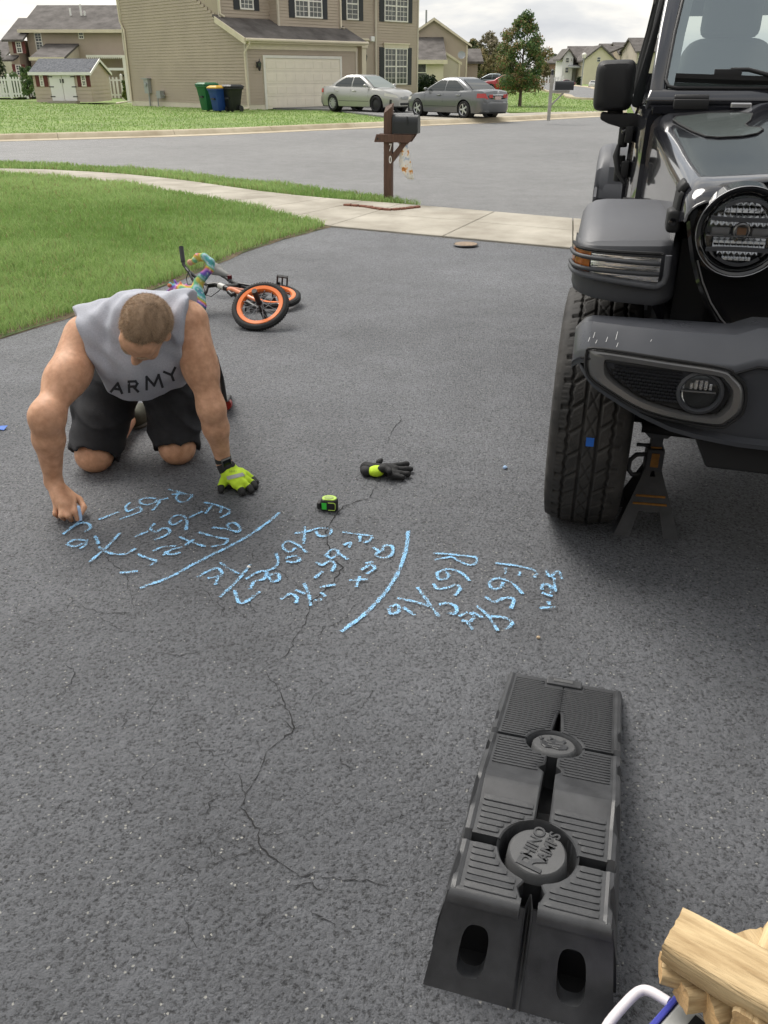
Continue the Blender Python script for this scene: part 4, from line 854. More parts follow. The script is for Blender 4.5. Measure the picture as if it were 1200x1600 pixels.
# ================================================================== CARS
M['tyre_far'] = mat('car_tyre', (0.018, 0.018, 0.019), 0.8)
M['car_glass'] = mat('car_glass', (0.030, 0.036, 0.036), 0.04, spec=0.9)
M['car_glass_pale'] = mat('pale_car_glass', (0.20, 0.235, 0.22), 0.05, spec=0.8)
M['alloy'] = mat('alloy', (0.55, 0.55, 0.56), 0.3, metal=0.8)
M['black_plastic'] = mat('black_plastic', (0.02, 0.02, 0.021), 0.55)
M['lamp_clear'] = mat('lamp_clear', (0.62, 0.60, 0.52), 0.1, spec=0.8)
M['lamp_red'] = mat('lamp_red', (0.45, 0.03, 0.025), 0.15, spec=0.8)
M['plate'] = mat('number_plate', (0.55, 0.42, 0.38), 0.5, var=0.3, vscale=30)
def interp(xs, ys): return lambda x: float(np.interp(x, xs, ys))
def sedan(name, label, paint, cat, rearpx=None, frontpx=None, flip=False, group=None, glass2=None, dark_front=False, z=0.12, detail=True, pose=None, spokes=5):
    if pose is None:
        a = np.array(gp(*rearpx, z)[:2]); b = np.array(gp(*frontpx, z)[:2]); d = b-a; S = np.linalg.norm(d)/2.74; h = math.atan2(d[1], d[0]); lf = np.array([-math.sin(h), math.cos(h)])
        c = (a+b)/2+lf*(0.82*S if not flip else -0.82*S)
    else: c, h, S = np.array(pose[0]), pose[1], pose[2]
    o = thing(name, label, cat, (c[0], c[1], z), h, group); o.scale = (S, S, S)
    zs = interp([-2.38, -2.33, -2.2, -1.6, -0.6, 1.0, 1.7, 2.1, 2.30, 2.38], [0.70, 0.90, 0.98, 1.0, 0.96, 0.93, 0.87, 0.78, 0.66, 0.56])
    W = interp([-2.40, -2.3, -2.0, -1.3, 0, 1.2, 1.9, 2.2, 2.38], [0.56, 0.70, 0.83, 0.90, 0.905, 0.895, 0.80, 0.66, 0.46])
    ar = 0.37
    def zlo(x):
        v = 0.20 if abs(x) < 2.1 else 0.24
        for wx in (-1.37, 1.37):
            if abs(x-wx) < ar: v = max(v, 0.32+math.sqrt(ar*ar-(x-wx)**2))
        return v
    xs = sorted(set([round(-2.40+4.78*i/40, 3) for i in range(41)]+[wx+ar*math.cos(PI*k/10) for wx in (-1.37, 1.37) for k in range(11)]+[wx+s_*(ar+0.004) for wx in (-1.37, 1.37) for s_ in (-1, 1)]))
    nz_ = 8; body = MB()
    def sidept(x, t, sg):
        z0, z1 = zlo(x), zs(x); zz = z0+(z1-z0)*t; q = (zz-0.2)/max(zs(x)-0.2, 0.1); f = np.interp(q, [0, 0.25, 0.5, 0.72, 0.78, 0.92, 1.0], [0.945, 0.985, 1.0, 0.995, 0.985, 0.955, 0.90]); return (x, sg*W(x)*f, zz)
    for sg in (-1, 1): body.loft([[sidept(x, j/nz_, sg) for j in range(nz_+1)] for x in xs], closed=False)
    def top(x, j):
        y0 = sidept(x, 1, 1)[1]; y = y0*(1-2*j/8); return (x, y, zs(x)+0.055*(1-(y/y0)**2))
    body.loft([[top(x, j) for j in range(9)] for x in xs], closed=False)
    for xe in (xs[0], xs[-1]):      # close the nose and tail
        body.add([sidept(xe, j/nz_, 1) for j in range(nz_+1)]+[sidept(xe, j/nz_, -1) for j in range(nz_+1)], [(j, j+1, j+nz_+2, j+nz_+1) for j in range(nz_)])
    body.build('body', paint, o, smooth=32, weld=True)
    ub = MB(); ub.box((-2.2, -0.72, 0.17), (2.15, 0.72, 0.5)); ub.build('underbody', M['black_plastic'], o)
    # cabin
    x0 = interp([0.9, 1.15, 1.38, 1.47], [-1.80, -1.42, -0.92, -0.60]); x1 = interp([0.9, 1.15, 1.38, 1.47], [1.18, 0.78, 0.30, -0.02]); hw = interp([0.9, 1.1, 1.38, 1.44, 1.47], [0.80, 0.755, 0.61, 0.55, 0.42])
    def ring(zz):
        a, b_, w_ = x0(zz), x1(zz), hw(zz); n = 4; r_ = 0.10; pts = []
        for (cx, cy, a0) in ((b_-r_*1.6, w_-r_, 0), (a+r_*1.6, w_-r_, PI/2), (a+r_*1.6, -w_+r_, PI), (b_-r_*1.6, -w_+r_, 1.5*PI)):
            for k in range(n+1): t = a0+PI/2*k/n; pts.append((cx+r_*1.6*math.cos(t), cy+r_*math.sin(t), zz))
        return pts
    cabn = MB(); cabn.loft([ring(zz) for zz in (0.88, 1.0, 1.12, 1.24, 1.34, 1.40, 1.44, 1.465)]); cabn.build('cabin', paint, o, smooth=40)
    g2 = glass2 or M['car_glass']
    for sg in (-1, 1):
        for (fa, fb, gm) in ((-1.28, -0.22, g2), (-0.16, 0.84, M['car_glass'])):
            gl = MB(); rows = []
            for zz in (0.985, 1.09, 1.2, 1.31, 1.36):
                lo_ = max(fa, x0(zz)+0.30*(1 if fa < -1 else -9)); hi_ = min(fb, x1(zz)-0.16)
                rows.append([(lo_+(hi_-lo_)*k/4, sg*(hw(zz)+0.006), zz) for k in range(5)])
            gl.loft(rows, closed=False); gl.build('side_window', gm, o, smooth=40)
            dl = MB(); dl.box((fa+0.1, sg*0.895, 0.80), (fa+0.32, sg*0.925, 0.84)); dl.build('door_handle', paint, o, bevel=0.008)
        sm = MB()
        for xx in (-1.22, -0.19, 0.92): sm.tube([(xx, sg*(W(xx)*0.957+0.002), 0.30), (xx, sg*(W(xx)*1.0+0.001), 0.6), (xx, sg*(W(xx)*0.97+0.003), 0.9)], 0.004, 4)
        sm.tube([(x_, sg*W(x_)*0.9915, 0.42) for x_ in (-0.95, -0.3, 0.4, 0.95)], 0.008, 5); sm.build('panel_gap', M['black_plastic'], o)
        mi_ = MB(); mi_.ball((0.80, sg*0.93, 1.03), (0.07, 0.10, 0.065), 10, 6); mi_.build('door_mirror', paint, o, smooth=60)
    for (xf, off, nm) in ((x1, 0.012, 'windscreen'), (x0, -0.012, 'rear_window')):
        gl = MB(); gl.loft([[(xf(zz)+off, (hw(zz)-0.13)*(1-2*k/6), zz+0.012) for k in range(7)] for zz in (0.955, 1.1, 1.2, 1.3, 1.385)], closed=False); gl.build(nm, M['car_glass_pale'] if nm == 'windscreen' else M['car_glass'], o, smooth=40)
    for wx in (-1.37, 1.37):
        for sg in (-1, 1):
            T = Matrix.Translation((wx, sg*0.79, 0.32)) @ Matrix.Rotation(-sg*PI/2, 4, 'X')
            ty = MB(); ty.lathe([(0.20, -0.10), (0.29, -0.105), (0.318, -0.08), (0.32, 0.0), (0.318, 0.08), (0.29, 0.105), (0.225, 0.10), (0.22, 0.06), (0.001, 0.05)], 28, M=T); wh = ty.build('wheel', M['tyre_far'], o, smooth=40)
            if not (dark_front and wx > 0):
                rm = MB(); rm.lathe([(0.215, 0.10), (0.225, 0.085), (0.205, 0.07)], 28, M=T); rm.lathe([(0.001, 0.095), (0.05, 0.09), (0.055, 0.06)], 12, M=T)
                for k in range(spokes):
                    a = 2*PI*k/spokes; rm.T = T @ Matrix.Rotation(a, 4, 'Z'); rm.box((0.03, -0.03, 0.055), (0.215, 0.03, 0.085)); rm.T = None
                rm.build('rim', M['alloy'], wh, smooth=35)
            else:
                rm = MB(); rm.lathe([(0.001, 0.085), (0.10, 0.08), (0.18, 0.055)], 16, M=T); rm.build('rim', M['black_plastic'], wh, smooth=40)
            aw_ = MB(); aw_.lathe([(0.365, -0.25), (0.365, 0.04)], 24, M=T, a0=0, a1=2*PI); aw_.build('wheel_well', M['black_plastic'], o)
    if detail:
        for sg in (-1, 1):
            def patch(xa, xb, za, zb, nm, m_, drop=0.0):
                pm_ = MB(); rows = []
                for i in range(6):
                    x = xa+(xb-xa)*i/5; row = []
                    for j in range(4):
                        zz = min(za+(zb-za)*j/3+drop*i/5, zs(x)-0.01); t = (zz-zlo(x))/(zs(x)-zlo(x)); p = sidept(x, t, sg); row.append((p[0]+(0.008 if x > 0 else -0.008), p[1]*1.006, p[2]))
                    rows.append(row)
                pm_.loft(rows, closed=False); pm_.build(nm, m_, o, smooth=60)
            patch(1.82, 2.34, 0.655, 0.76, 'headlight', M['lamp_clear'], -0.09); patch(-2.39, -2.02, 0.74, 0.90, 'tail_light', M['lamp_red'])
            pm_ = MB(); pm_.box((-2.415, sg*0.30, 0.74), (-2.39, sg*0.49, 0.86)); pm_.build('tail_light', M['lamp_red'], o, bevel=0.01)
        gr = MB(); gr.box((2.30, -0.30, 0.50), (2.40, 0.30, 0.60)); gr.build('grille', M['metal_grey'], o, bevel=0.02)
        bp_ = MB(); bp_.box((2.20, -0.38, 0.27), (2.40, 0.38, 0.38)); bp_.build('bumper_grille', M['black_plastic'], o, bevel=0.03)
        rb = MB(); rb.loft([[(x_, -y_, z_), (x_-e_, -y_*0.6, z_), (x_-e_, y_*0.6, z_), (x_, y_, z_)] for x_, y_, z_, e_ in ((-2.28, 0.68, 0.24, 0.14), (-2.30, 0.72, 0.34, 0.17), (-2.30, 0.72, 0.56, 0.16), (-2.28, 0.66, 0.62, 0.12))]); rb.build('rear_bumper', paint, o, smooth=40)
        pl = MB(); pl.box((-2.425, -0.17, 0.68), (-2.385, 0.17, 0.80)); pl.build('number_plate', M['plate'], o, bevel=0.005)
        bo = MB(); bo.box((-2.42, -0.29, 0.82), (-2.36, 0.29, 0.865)); bo.build('boot_trim', M['alloy'], o, bevel=0.015)
        em = MB(); em.lathe([(0.001, 0.02), (0.045, 0.015), (0.05, 0)], 12, M=Matrix.Translation((-2.40, 0, 0.94)) @ Matrix.Rotation(-PI/2, 4, 'Y')); em.build('badge', M['alloy'], o)
    return o
def paint(name, c, metal=0.5, rough=0.3): return mat(name, c, rough, metal=metal, coat=0.8)
PS = paint('silver_paint', (0.40, 0.395, 0.375), 0.5, 0.33); PG = paint('grey_paint', (0.135, 0.14, 0.145), 0.5, 0.32); PR = paint('red_paint', (0.40, 0.015, 0.02), 0.1, 0.3); PB = paint('blue_grey_paint', (0.14, 0.17, 0.18), 0.4, 0.35); PM = paint('maroon_paint', (0.16, 0.03, 0.045), 0.2, 0.35); PW = paint('white_paint', (0.66, 0.66, 0.64), 0.0, 0.35)
def nearpose(px, py, h, S, sgn): q = np.array(gp(px, py, 0.12)[:2]); lf = np.array([-math.sin(h), math.cos(h)]); return (tuple(q+lf*0.82*S*sgn), h, S)
sedan('silver_car', 'silver saloon car with a dark front wheel before the garage', PS, 'car', pose=nearpose(554, 174.0, R(-44), 0.92, 1), dark_front=True, spokes=10)
sedan('grey_car', 'dark grey saloon car with five spoke alloys and red tail light', PG, 'car', pose=nearpose(688, 183.2, R(130), 0.86, -1))
sedan('red_car', 'bright red car parked left of the young maple trunk', PR, 'car', pose=(ay(789, 139, 84)[:1]+(84,), R(174), 0.95), detail=True)
sedan('blue_grey_car', 'blue grey car parked behind the red car', PB, 'car', pose=(ay(768, 134, 94)[:1]+(94,), R(160), 1.0), detail=False)
sedan('white_car', 'pale car half hidden behind the red car', PW, 'car', pose=(ay(772, 128, 112)[:1]+(112,), R(155), 1.0), detail=False)
sedan('maroon_car', 'maroon car parked at the white house far away', PM, 'car', pose=(ay(819, 128, 130)[:1]+(130,), R(10), 0.52), detail=False)
bpy.data.objects['maroon_car'].location.x = ay(886, 126, 130)[0]
sedan('far_white_car', 'small white car on the side street left of the mirror', PW, 'car', pose=(ay(927, 132, 112)[:1]+(112,), R(70), 0.5), detail=False)
# ================================================================== OFF-ROAD VEHICLE ON THE RIGHT
JX, JY, JA = 1.54, 2.58, 0.248
def J(u, v, w): return (-v, -u, w)          # u forwards, v towards its right-hand side, w up
def JW(u, v, w):                            # the same point in the world
    c, s = math.cos(JA), math.sin(JA); return (JX-u*s-v*c, JY-u*c+v*s, w)
jeep = thing('off_road_vehicle', 'dark grey boxy off-road vehicle jacked up with its front wheel showing', 'vehicle', (JX, JY, 0), -JA)
M['jpaint'] = mat('dark_grey_paint', (0.015, 0.0155, 0.020), 0.16, metal=0.0, coat=1.0, rvar=0.03, vscale=4, var=0.06)
M['jblack'] = mat('gloss_black', (0.006, 0.006, 0.007), 0.12, spec=0.5, coat=0.6)
M['jflare'] = mat('satin_grey_plastic', (0.088, 0.091, 0.101), 0.48, var=0.06, vscale=6, bump=0.08, bscale=900)
M['jflare_dark'] = mat('dark_satin_plastic', (0.046, 0.048, 0.054), 0.5, bump=0.08, bscale=900)
M['jbump'] = mat('bumper_plastic', (0.056, 0.059, 0.068), 0.34, var=0.10, vscale=5, rvar=0.08)
M['jbezel'] = mat('bezel_grey', (0.165, 0.163, 0.162), 0.28, metal=0.55, var=0.05)
M['jrubber'] = mat('black_rubber', (0.012, 0.012, 0.013), 0.6, bump=0.1, bscale=200)
M['junder'] = mat('underbody_black', (0.010, 0.010, 0.011), 0.7)
M['tyre'] = mat('tyre_rubber', (0.022, 0.0215, 0.021), 0.72, var=0.3, vscale=9, bump=0.12, bscale=260, vcol2=(0.055, 0.051, 0.047))
M['amber'] = mat('amber_lens', (0.33, 0.105, 0.025), 0.15, spec=0.7, var=0.6, vscale=40)
M['chrome'] = mat('reflector', (0.78, 0.78, 0.78), 0.2, metal=0.95, bump=0.25, bscale=45, stretch=(0.4, 1, 3))
M['facet'] = mat('facet_chrome', (0.34, 0.345, 0.35), 0.2, metal=1.0)
M['steel'] = mat('steel', (0.35, 0.35, 0.36), 0.35, metal=0.9)
def thin_glass(name, tint, refl):
    m = bpy.data.materials.new(name); m.use_nodes = True; n = m.node_tree.nodes; l = m.node_tree.links; n.remove(n['Principled BSDF'])
    tr = n.new('ShaderNodeBsdfTransparent'); tr.inputs[0].default_value = (*tint, 1); gl = n.new('ShaderNodeBsdfGlossy'); gl.inputs[0].default_value = (0.70, 0.77, 0.745, 1); gl.inputs[1].default_value = 0.02
    lw = n.new('ShaderNodeLayerWeight'); lw.inputs[0].default_value = 0.5; pw = n.new('ShaderNodeMath'); pw.operation = 'POWER'; pw.inputs[1].default_value = 4.0; l.new(lw.outputs['Facing'], pw.inputs[0]); ma = n.new('ShaderNodeMath'); ma.operation = 'ADD'; ma.inputs[1].default_value = refl; l.new(pw.outputs[0], ma.inputs[0])
    mx_ = n.new('ShaderNodeMixShader'); l.new(ma.outputs[0], mx_.inputs[0]); l.new(tr.outputs[0], mx_.inputs[1]); l.new(gl.outputs[0], mx_.inputs[2]); l.new(mx_.outputs[0], n['Material Output'].inputs[0]); return m
M['ws'] = thin_glass('windscreen_glass', (0.66, 0.74, 0.71), 0.36)
M['lens'] = thin_glass('lamp_lens', (0.92, 0.92, 0.92), 0.03)
def JM(m): 
    """mesh builder whose points are given as (u, v, w)"""
    return m
class JB(MB):
    def add(s, vs, fs, mi=0): return MB.add(s, [J(*p) for p in vs], [tuple(reversed(f)) for f in fs], mi)

# ---- wheel with its tread cut into blocks
def tread_wheel(parent, loc, flip=False):
    wobj = thing('wheel', None, None); wobj.parent = parent; wobj.location = J(*loc)
    Rr = 0.415; NA = 576; hw_ = 0.118
    prof = [(0.235, -0.110), (0.255, -0.128), (0.30, -0.139), (0.345, -0.1395), (0.375, -0.135), (0.395, -0.128)]
    ys = np.linspace(-hw_, hw_, 75); a = np.arange(NA)/NA*2*PI
    A, Yy = np.meshgrid(a, ys, indexing='ij'); ph = A*66/(2*PI); fr_ = lambda q: q-np.floor(q)
    dep = np.zeros_like(A); ay_ = np.abs(Yy); sg = np.sign(Yy)
    zig = 0.0035*(np.abs(fr_(ph)-0.5)*4-1)
    dep = np.maximum(dep, 0.010*(np.abs(ay_-0.026) < 0.0042)); dep = np.maximum(dep, 0.011*(np.abs(ay_-0.074+zig) < 0.0052))
    r2 = (ay_ > 0.030) & (ay_ < 0.070); l2 = fr_(ph*0.5+sg*Yy*9*sg+0.2*sg); dep = np.where(r2 & (l2 < 0.13), np.maximum(dep, 0.009), dep)
    sp = fr_(l2*6); dep = np.where(r2 & (sp < 0.22) & (l2 > 0.2) & (ay_ > 0.036) & (ay_ < 0.066), np.maximum(dep, 0.0022), dep)
    sh_ = ay_ > 0.079; l3 = fr_(ph*0.5+0.5+sg*0.25); dep = np.where(sh_ & (l3 < 0.15) & (ay_ < 0.104), np.maximum(dep, 0.008), dep)
    dep = np.where(sh_ & (fr_(l3*5) < 0.2) & (ay_ < 0.108) & (ay_ > 0.088), np.maximum(dep, 0.002), dep)
    c_ = ay_ < 0.022; x1_ = np.abs(fr_(ph*0.5)-(Yy+0.022)/0.044) < 0.055; x2_ = np.abs(fr_(ph*0.5)-(0.022-Yy)/0.044) < 0.055; dep = np.where(c_ & (x1_ | x2_), np.maximum(dep, 0.0035), dep)
    base = Rr-0.014*(ay_/hw_)**3.2; Rt = base-dep
    # full lateral outline: inner wall, tread, outer wall
    pl = np.array(prof); pr_ = np.array([(r, -y) for r, y in prof[::-1]])
    lug = 0.006*(fr_(ph[:, 0]*0.5) < 0.5)
    rows_r = np.concatenate([np.repeat(pl[None, :, 0], NA, 0), Rt, np.repeat(pr_[None, :, 0], NA, 0)], 1); rows_y = np.concatenate([np.repeat(pl[None, :, 1], NA, 0), Yy, np.repeat(pr_[None, :, 1], NA, 0)], 1)
    rows_y[:, 5] -= lug*0.5; rows_y[:, -6] += lug*0.5
    K = rows_r.shape[1]
    V = np.stack([rows_y, rows_r*np.cos(a)[:, None], rows_r*np.sin(a)[:, None]], -1).reshape(-1, 3)
    i, j = np.meshgrid(np.arange(NA), np.arange(K-1), indexing='ij'); i2 = (i+1) % NA
    F = np.stack([i*K+j, i*K+j+1, i2*K+j+1, i2*K+j], -1).reshape(-1, 4)
    ty = np_mesh('tyre', V, F, M['tyre'], wobj)
    T = Matrix.Rotation(-PI/2, 4, 'Y')
    rim = MB(); rim.lathe([(0.24, 0.115), (0.245, 0.125), (0.228, 0.12), (0.215, 0.05), (0.12, 0.03), (0.06, 0.055), (0.001, 0.06)], 40, M=T); rim.lathe([(0.24, -0.115), (0.215, -0.09), (0.21, 0.05)], 40, M=T); rim.build('rim', M['alloy'], wobj, smooth=40)
    for k in range(7):
        sp_ = MB(); sp_.T = T @ Matrix.Rotation(2*PI*k/7, 4, 'Z'); sp_.box((0.05, -0.028, 0.04), (0.225, 0.028, 0.085)); sp_.build('spoke', M['alloy'], wobj, bevel=0.008)
    return wobj
wf = tread_wheel(jeep, (0, 0.828, 0.415)); wf.scale = (0.92, 1, 1)
for (u, v) in ((0, -0.82), (-3.0, 0.82), (-3.0, -0.82)):
    w2 = copy_tree(wf, jeep); w2.location = J(u, v, 0.415)
    if v < 0: w2.rotation_euler = (0, 0, PI)

# ---- fender flares
def flare(parent, line, v0, v1, sgn=1, name='fender_flare', m=None):
    """line is the arch in (u, w); the section runs from the body out to a rounded lip"""
    b = JB(); rings = []; k = len(line)
    for i, (u, w_) in enumerate(line):
        a0 = np.array(line[max(0, i-1)]); a1 = np.array(line[min(k-1, i+1)]); t = a1-a0; t = t/np.linalg.norm(t); nr = np.array([t[1], -t[0]])   # inwards, towards the wheel
        if nr[1] > 0 and abs(t[1]) < 0.9: nr = -nr
        sec = [(v0, 0.0), (v0+0.10, 0.0), (v1-0.075, 0.002), (v1-0.04, 0.007), (v1-0.016, 0.02), (v1-0.003, 0.042), (v1, 0.07), (v1-0.004, 0.105), (v1-0.02, 0.105), (v1-0.02, 0.06), (v1-0.06, 0.03), (v0, 0.03)]
        rings.append([(u+nr[0]*d, sgn*v, w_+nr[1]*d) for v, d in sec])
    b.loft(rings); return b.build(name, m or M['jflare'], parent, smooth=40)
line_f = [(-0.66, 0.50), (-0.62, 0.66), (-0.56, 0.80), (-0.47, 0.94), (-0.37, 1.03), (-0.25, 1.075), (-0.08, 1.095), (0.10, 1.088), (0.22, 1.066), (0.30, 1.038), (0.335, 1.016)]
line_r = [(0.53, 0.55), (0.50, 0.80), (0.44, 0.97), (0.30, 1.05), (0.0, 1.07), (-0.3, 1.05), (-0.44, 0.97), (-0.52, 0.78), (-0.55, 0.55)]
for sgn in (1, -1):
    fl = flare(jeep, line_f, 0.655, 0.935, sgn)
    # nose of the flare that carries the lamp
    b = JB(); rings = []
    for (v, ut, ub, wt, wb) in ((0.645, 0.325, 0.345, 1.008, 0.880), (0.66, 0.350, 0.365, 1.016, 0.868), (0.70, 0.372, 0.388, 1.014, 0.862), (0.80, 0.372, 0.386, 1.010, 0.866), (0.87, 0.358, 0.372, 1.006, 0.872), (0.905, 0.338, 0.352, 1.004, 0.878), (0.928, 0.300, 0.316, 1.002, 0.884), (0.938, 0.235, 0.25, 1.000, 0.892), (0.940, 0.12, 0.14, 1.005, 0.93)):
        rings.append([(0.10, sgn*v, wt+0.012), (ut-0.045, sgn*v, wt+0.020), (ut-0.012, sgn*v, wt+0.012), (ut, sgn*v, wt-0.008), (ut+0.004, sgn*v, wt-0.07), (ub, sgn*v, wb+0.02), (ub-0.004, sgn*v, wb+0.004), (ub-0.02, sgn*v, wb), (0.10, sgn*v, wb)])
    b.loft(rings); b.build('flare_nose', M['jflare_dark'], jeep, smooth=45)
    # lamp: bright reflector strip, amber corner, surround and two guard bars
    def nose_u(v): return float(np.interp(v, [0.66, 0.70, 0.80, 0.87, 0.905, 0.928, 0.938], [0.358, 0.382, 0.381, 0.367, 0.347, 0.310, 0.245]))
    vv = [0.695, 0.72, 0.75, 0.78, 0.81, 0.84, 0.868, 0.885]; b = JB(); b.loft([[(nose_u(v)+0.004, sgn*v, 1.000-(0.89-v)*0.01), (nose_u(v)+0.007, sgn*v, 0.972), (nose_u(v)+0.004, sgn*v, 0.936-(0.89-v)*0.02)] for v in vv], closed=False); b.build('marker_lamp', M['chrome'], jeep, smooth=50)
    va = [0.885, 0.9, 0.912, 0.925, 0.933, 0.938]; b = JB(); b.loft([[(nose_u(v)+0.005, sgn*(v+0.002), 1.004), (nose_u(v)+0.007, sgn*(v+0.004), 0.97), (nose_u(v)+0.005, sgn*(v+0.002), 0.942)] for v in va], closed=False); b.build('amber_lamp', M['amber'], jeep, smooth=50)
    vl = [0.69]+vv+va[1:]
    for wz, dw in ((0.988, 0.012), (0.958, 0.006)):
        b = JB(); b.tube([(nose_u(v)+0.020, sgn*(v+0.008), wz+(v-0.8)*dw*3) for v in vl], 0.0062, 8); b.build('lamp_guard_bar', M['jflare_dark'], jeep, smooth=60)
    b = JB(); b.tube([(nose_u(v)+0.010, sgn*(v+0.006), 0.931+(v-0.8)*0.1) for v in vl[::-1]]+[(nose_u(0.684)+0.010, sgn*0.679, 0.931), (nose_u(0.684)+0.010, sgn*0.675, 0.95), (nose_u(0.684)+0.010, sgn*0.676, 1.006)], 0.0095, 8); b.build('lamp_surround', M['jflare'], jeep, smooth=60)
    b = JB(); b.tube([(nose_u(0.70)+0.006, sgn*0.69, 1.008)]+[(nose_u(v)+0.006, sgn*(v+0.003), 1.010) for v in vl[1:]], 0.005, 6); b.build('seam', M['junder'], jeep)
    rl = flare(jeep, [(u-3.0, w_) for u, w_ in line_r], 0.77, 0.945, sgn, 'rear_fender_flare')
    b = JB(); b.box((-0.60, sgn*0.36, 0.50), (0.30, sgn*0.64, 1.04)); b.box((-0.75, sgn*0.55, 0.45), (-0.60, sgn*0.80, 1.02)); b.build('inner_fender', M['junder'], jeep)

# ---- bumper
def bump_face(v): return 0.636-0.42*max(0.0, abs(v)-0.60)**1.6
def bump_bot(v): return float(np.interp(abs(v), [0, 0.40, 0.52, 0.60, 0.70, 0.78, 0.84, 0.88, 0.905], [0.530, 0.532, 0.545, 0.557, 0.592, 0.627, 0.660, 0.700, 0.745]))
def bump_top(v): return float(np.interp(abs(v), [0, 0.435, 0.49, 0.70, 0.86, 0.885, 0.905], [0.866, 0.864, 0.842, 0.842, 0.842, 0.832, 0.805]))
vs_ = sorted(set([-0.905, -0.895, -0.88, -0.86, -0.84, -0.80, -0.75, -0.70, -0.62, -0.55, -0.49, -0.435, -0.3, -0.15, 0.0])); vs_ = vs_+[-v for v in vs_[-2::-1]]
b = JB(); rings = []
for v in vs_:
    f_, t_, o_ = bump_face(v), bump_top(v), bump_bot(v); e_ = max(0.0, abs(v)-0.86)*1.2
    rings.append([(0.42, v, t_-0.004), (f_-0.115, v, t_+0.001), (f_-0.080-e_*0.5, v, t_), (f_-0.004-e_, v, t_-0.056), (f_-e_, v, t_-0.062), (f_+0.003-e_, v, t_-0.077), (f_-0.006-e_, v, t_-0.086), (f_-0.010-e_, v, t_-0.10), (f_-0.026-e_, v, (t_+o_)/2-0.02), (f_-0.046-e_, v, o_+0.036), (f_-0.026-e_, v, o_+0.026), (f_-0.030-e_, v, o_+0.012), (f_-0.075-e_, v, o_), (0.44, v, o_+0.02)])
b.loft(rings); bump = b.build('front_bumper', M['jbump'], jeep, smooth=32)
bs = JB(); bs.tube([(bump_face(v)+0.0005-max(0.0, abs(v)-0.86)*1.2, v, bump_top(v)-0.0815) for v in vs_[2:-2]], 0.0042, 6); bs.build('bumper_seam', M['junder'], bump, smooth=60)
for k_, (v, d0, ln) in enumerate(((0.862, 0.045, 0.012), (0.85, 0.03, 0.016), (0.842, 0.05, 0.010), (0.815, 0.038, 0.014), (0.79, 0.02, 0.022), (0.786, 0.05, 0.012), (0.70, 0.03, 0.006))):
    z0 = bump_top(v); f0 = bump_face(v)-0.080; sl_ = 0.056/0.076; x0_ = f0+d0; sc2 = JB(); sc2.add([(x0_, v, z0-(x0_-f0)*sl_+0.0012), (x0_+ln, v+0.003, z0-(x0_+ln-f0)*sl_+0.0012), (x0_+ln, v+0.0046, z0-(x0_+ln-f0)*sl_+0.0012), (x0_, v+0.0014, z0-(x0_-f0)*sl_+0.0012)], [(0, 1, 2, 3)]); sc2.build('scratch', mat('scratch', (0.6, 0.6, 0.6), 0.7) if k_ == 0 else bpy.data.materials['scratch'], bump)
def dens(poly, n=4): return [tuple(p) for p in arc(poly+[poly[0]], n)[:-1]]
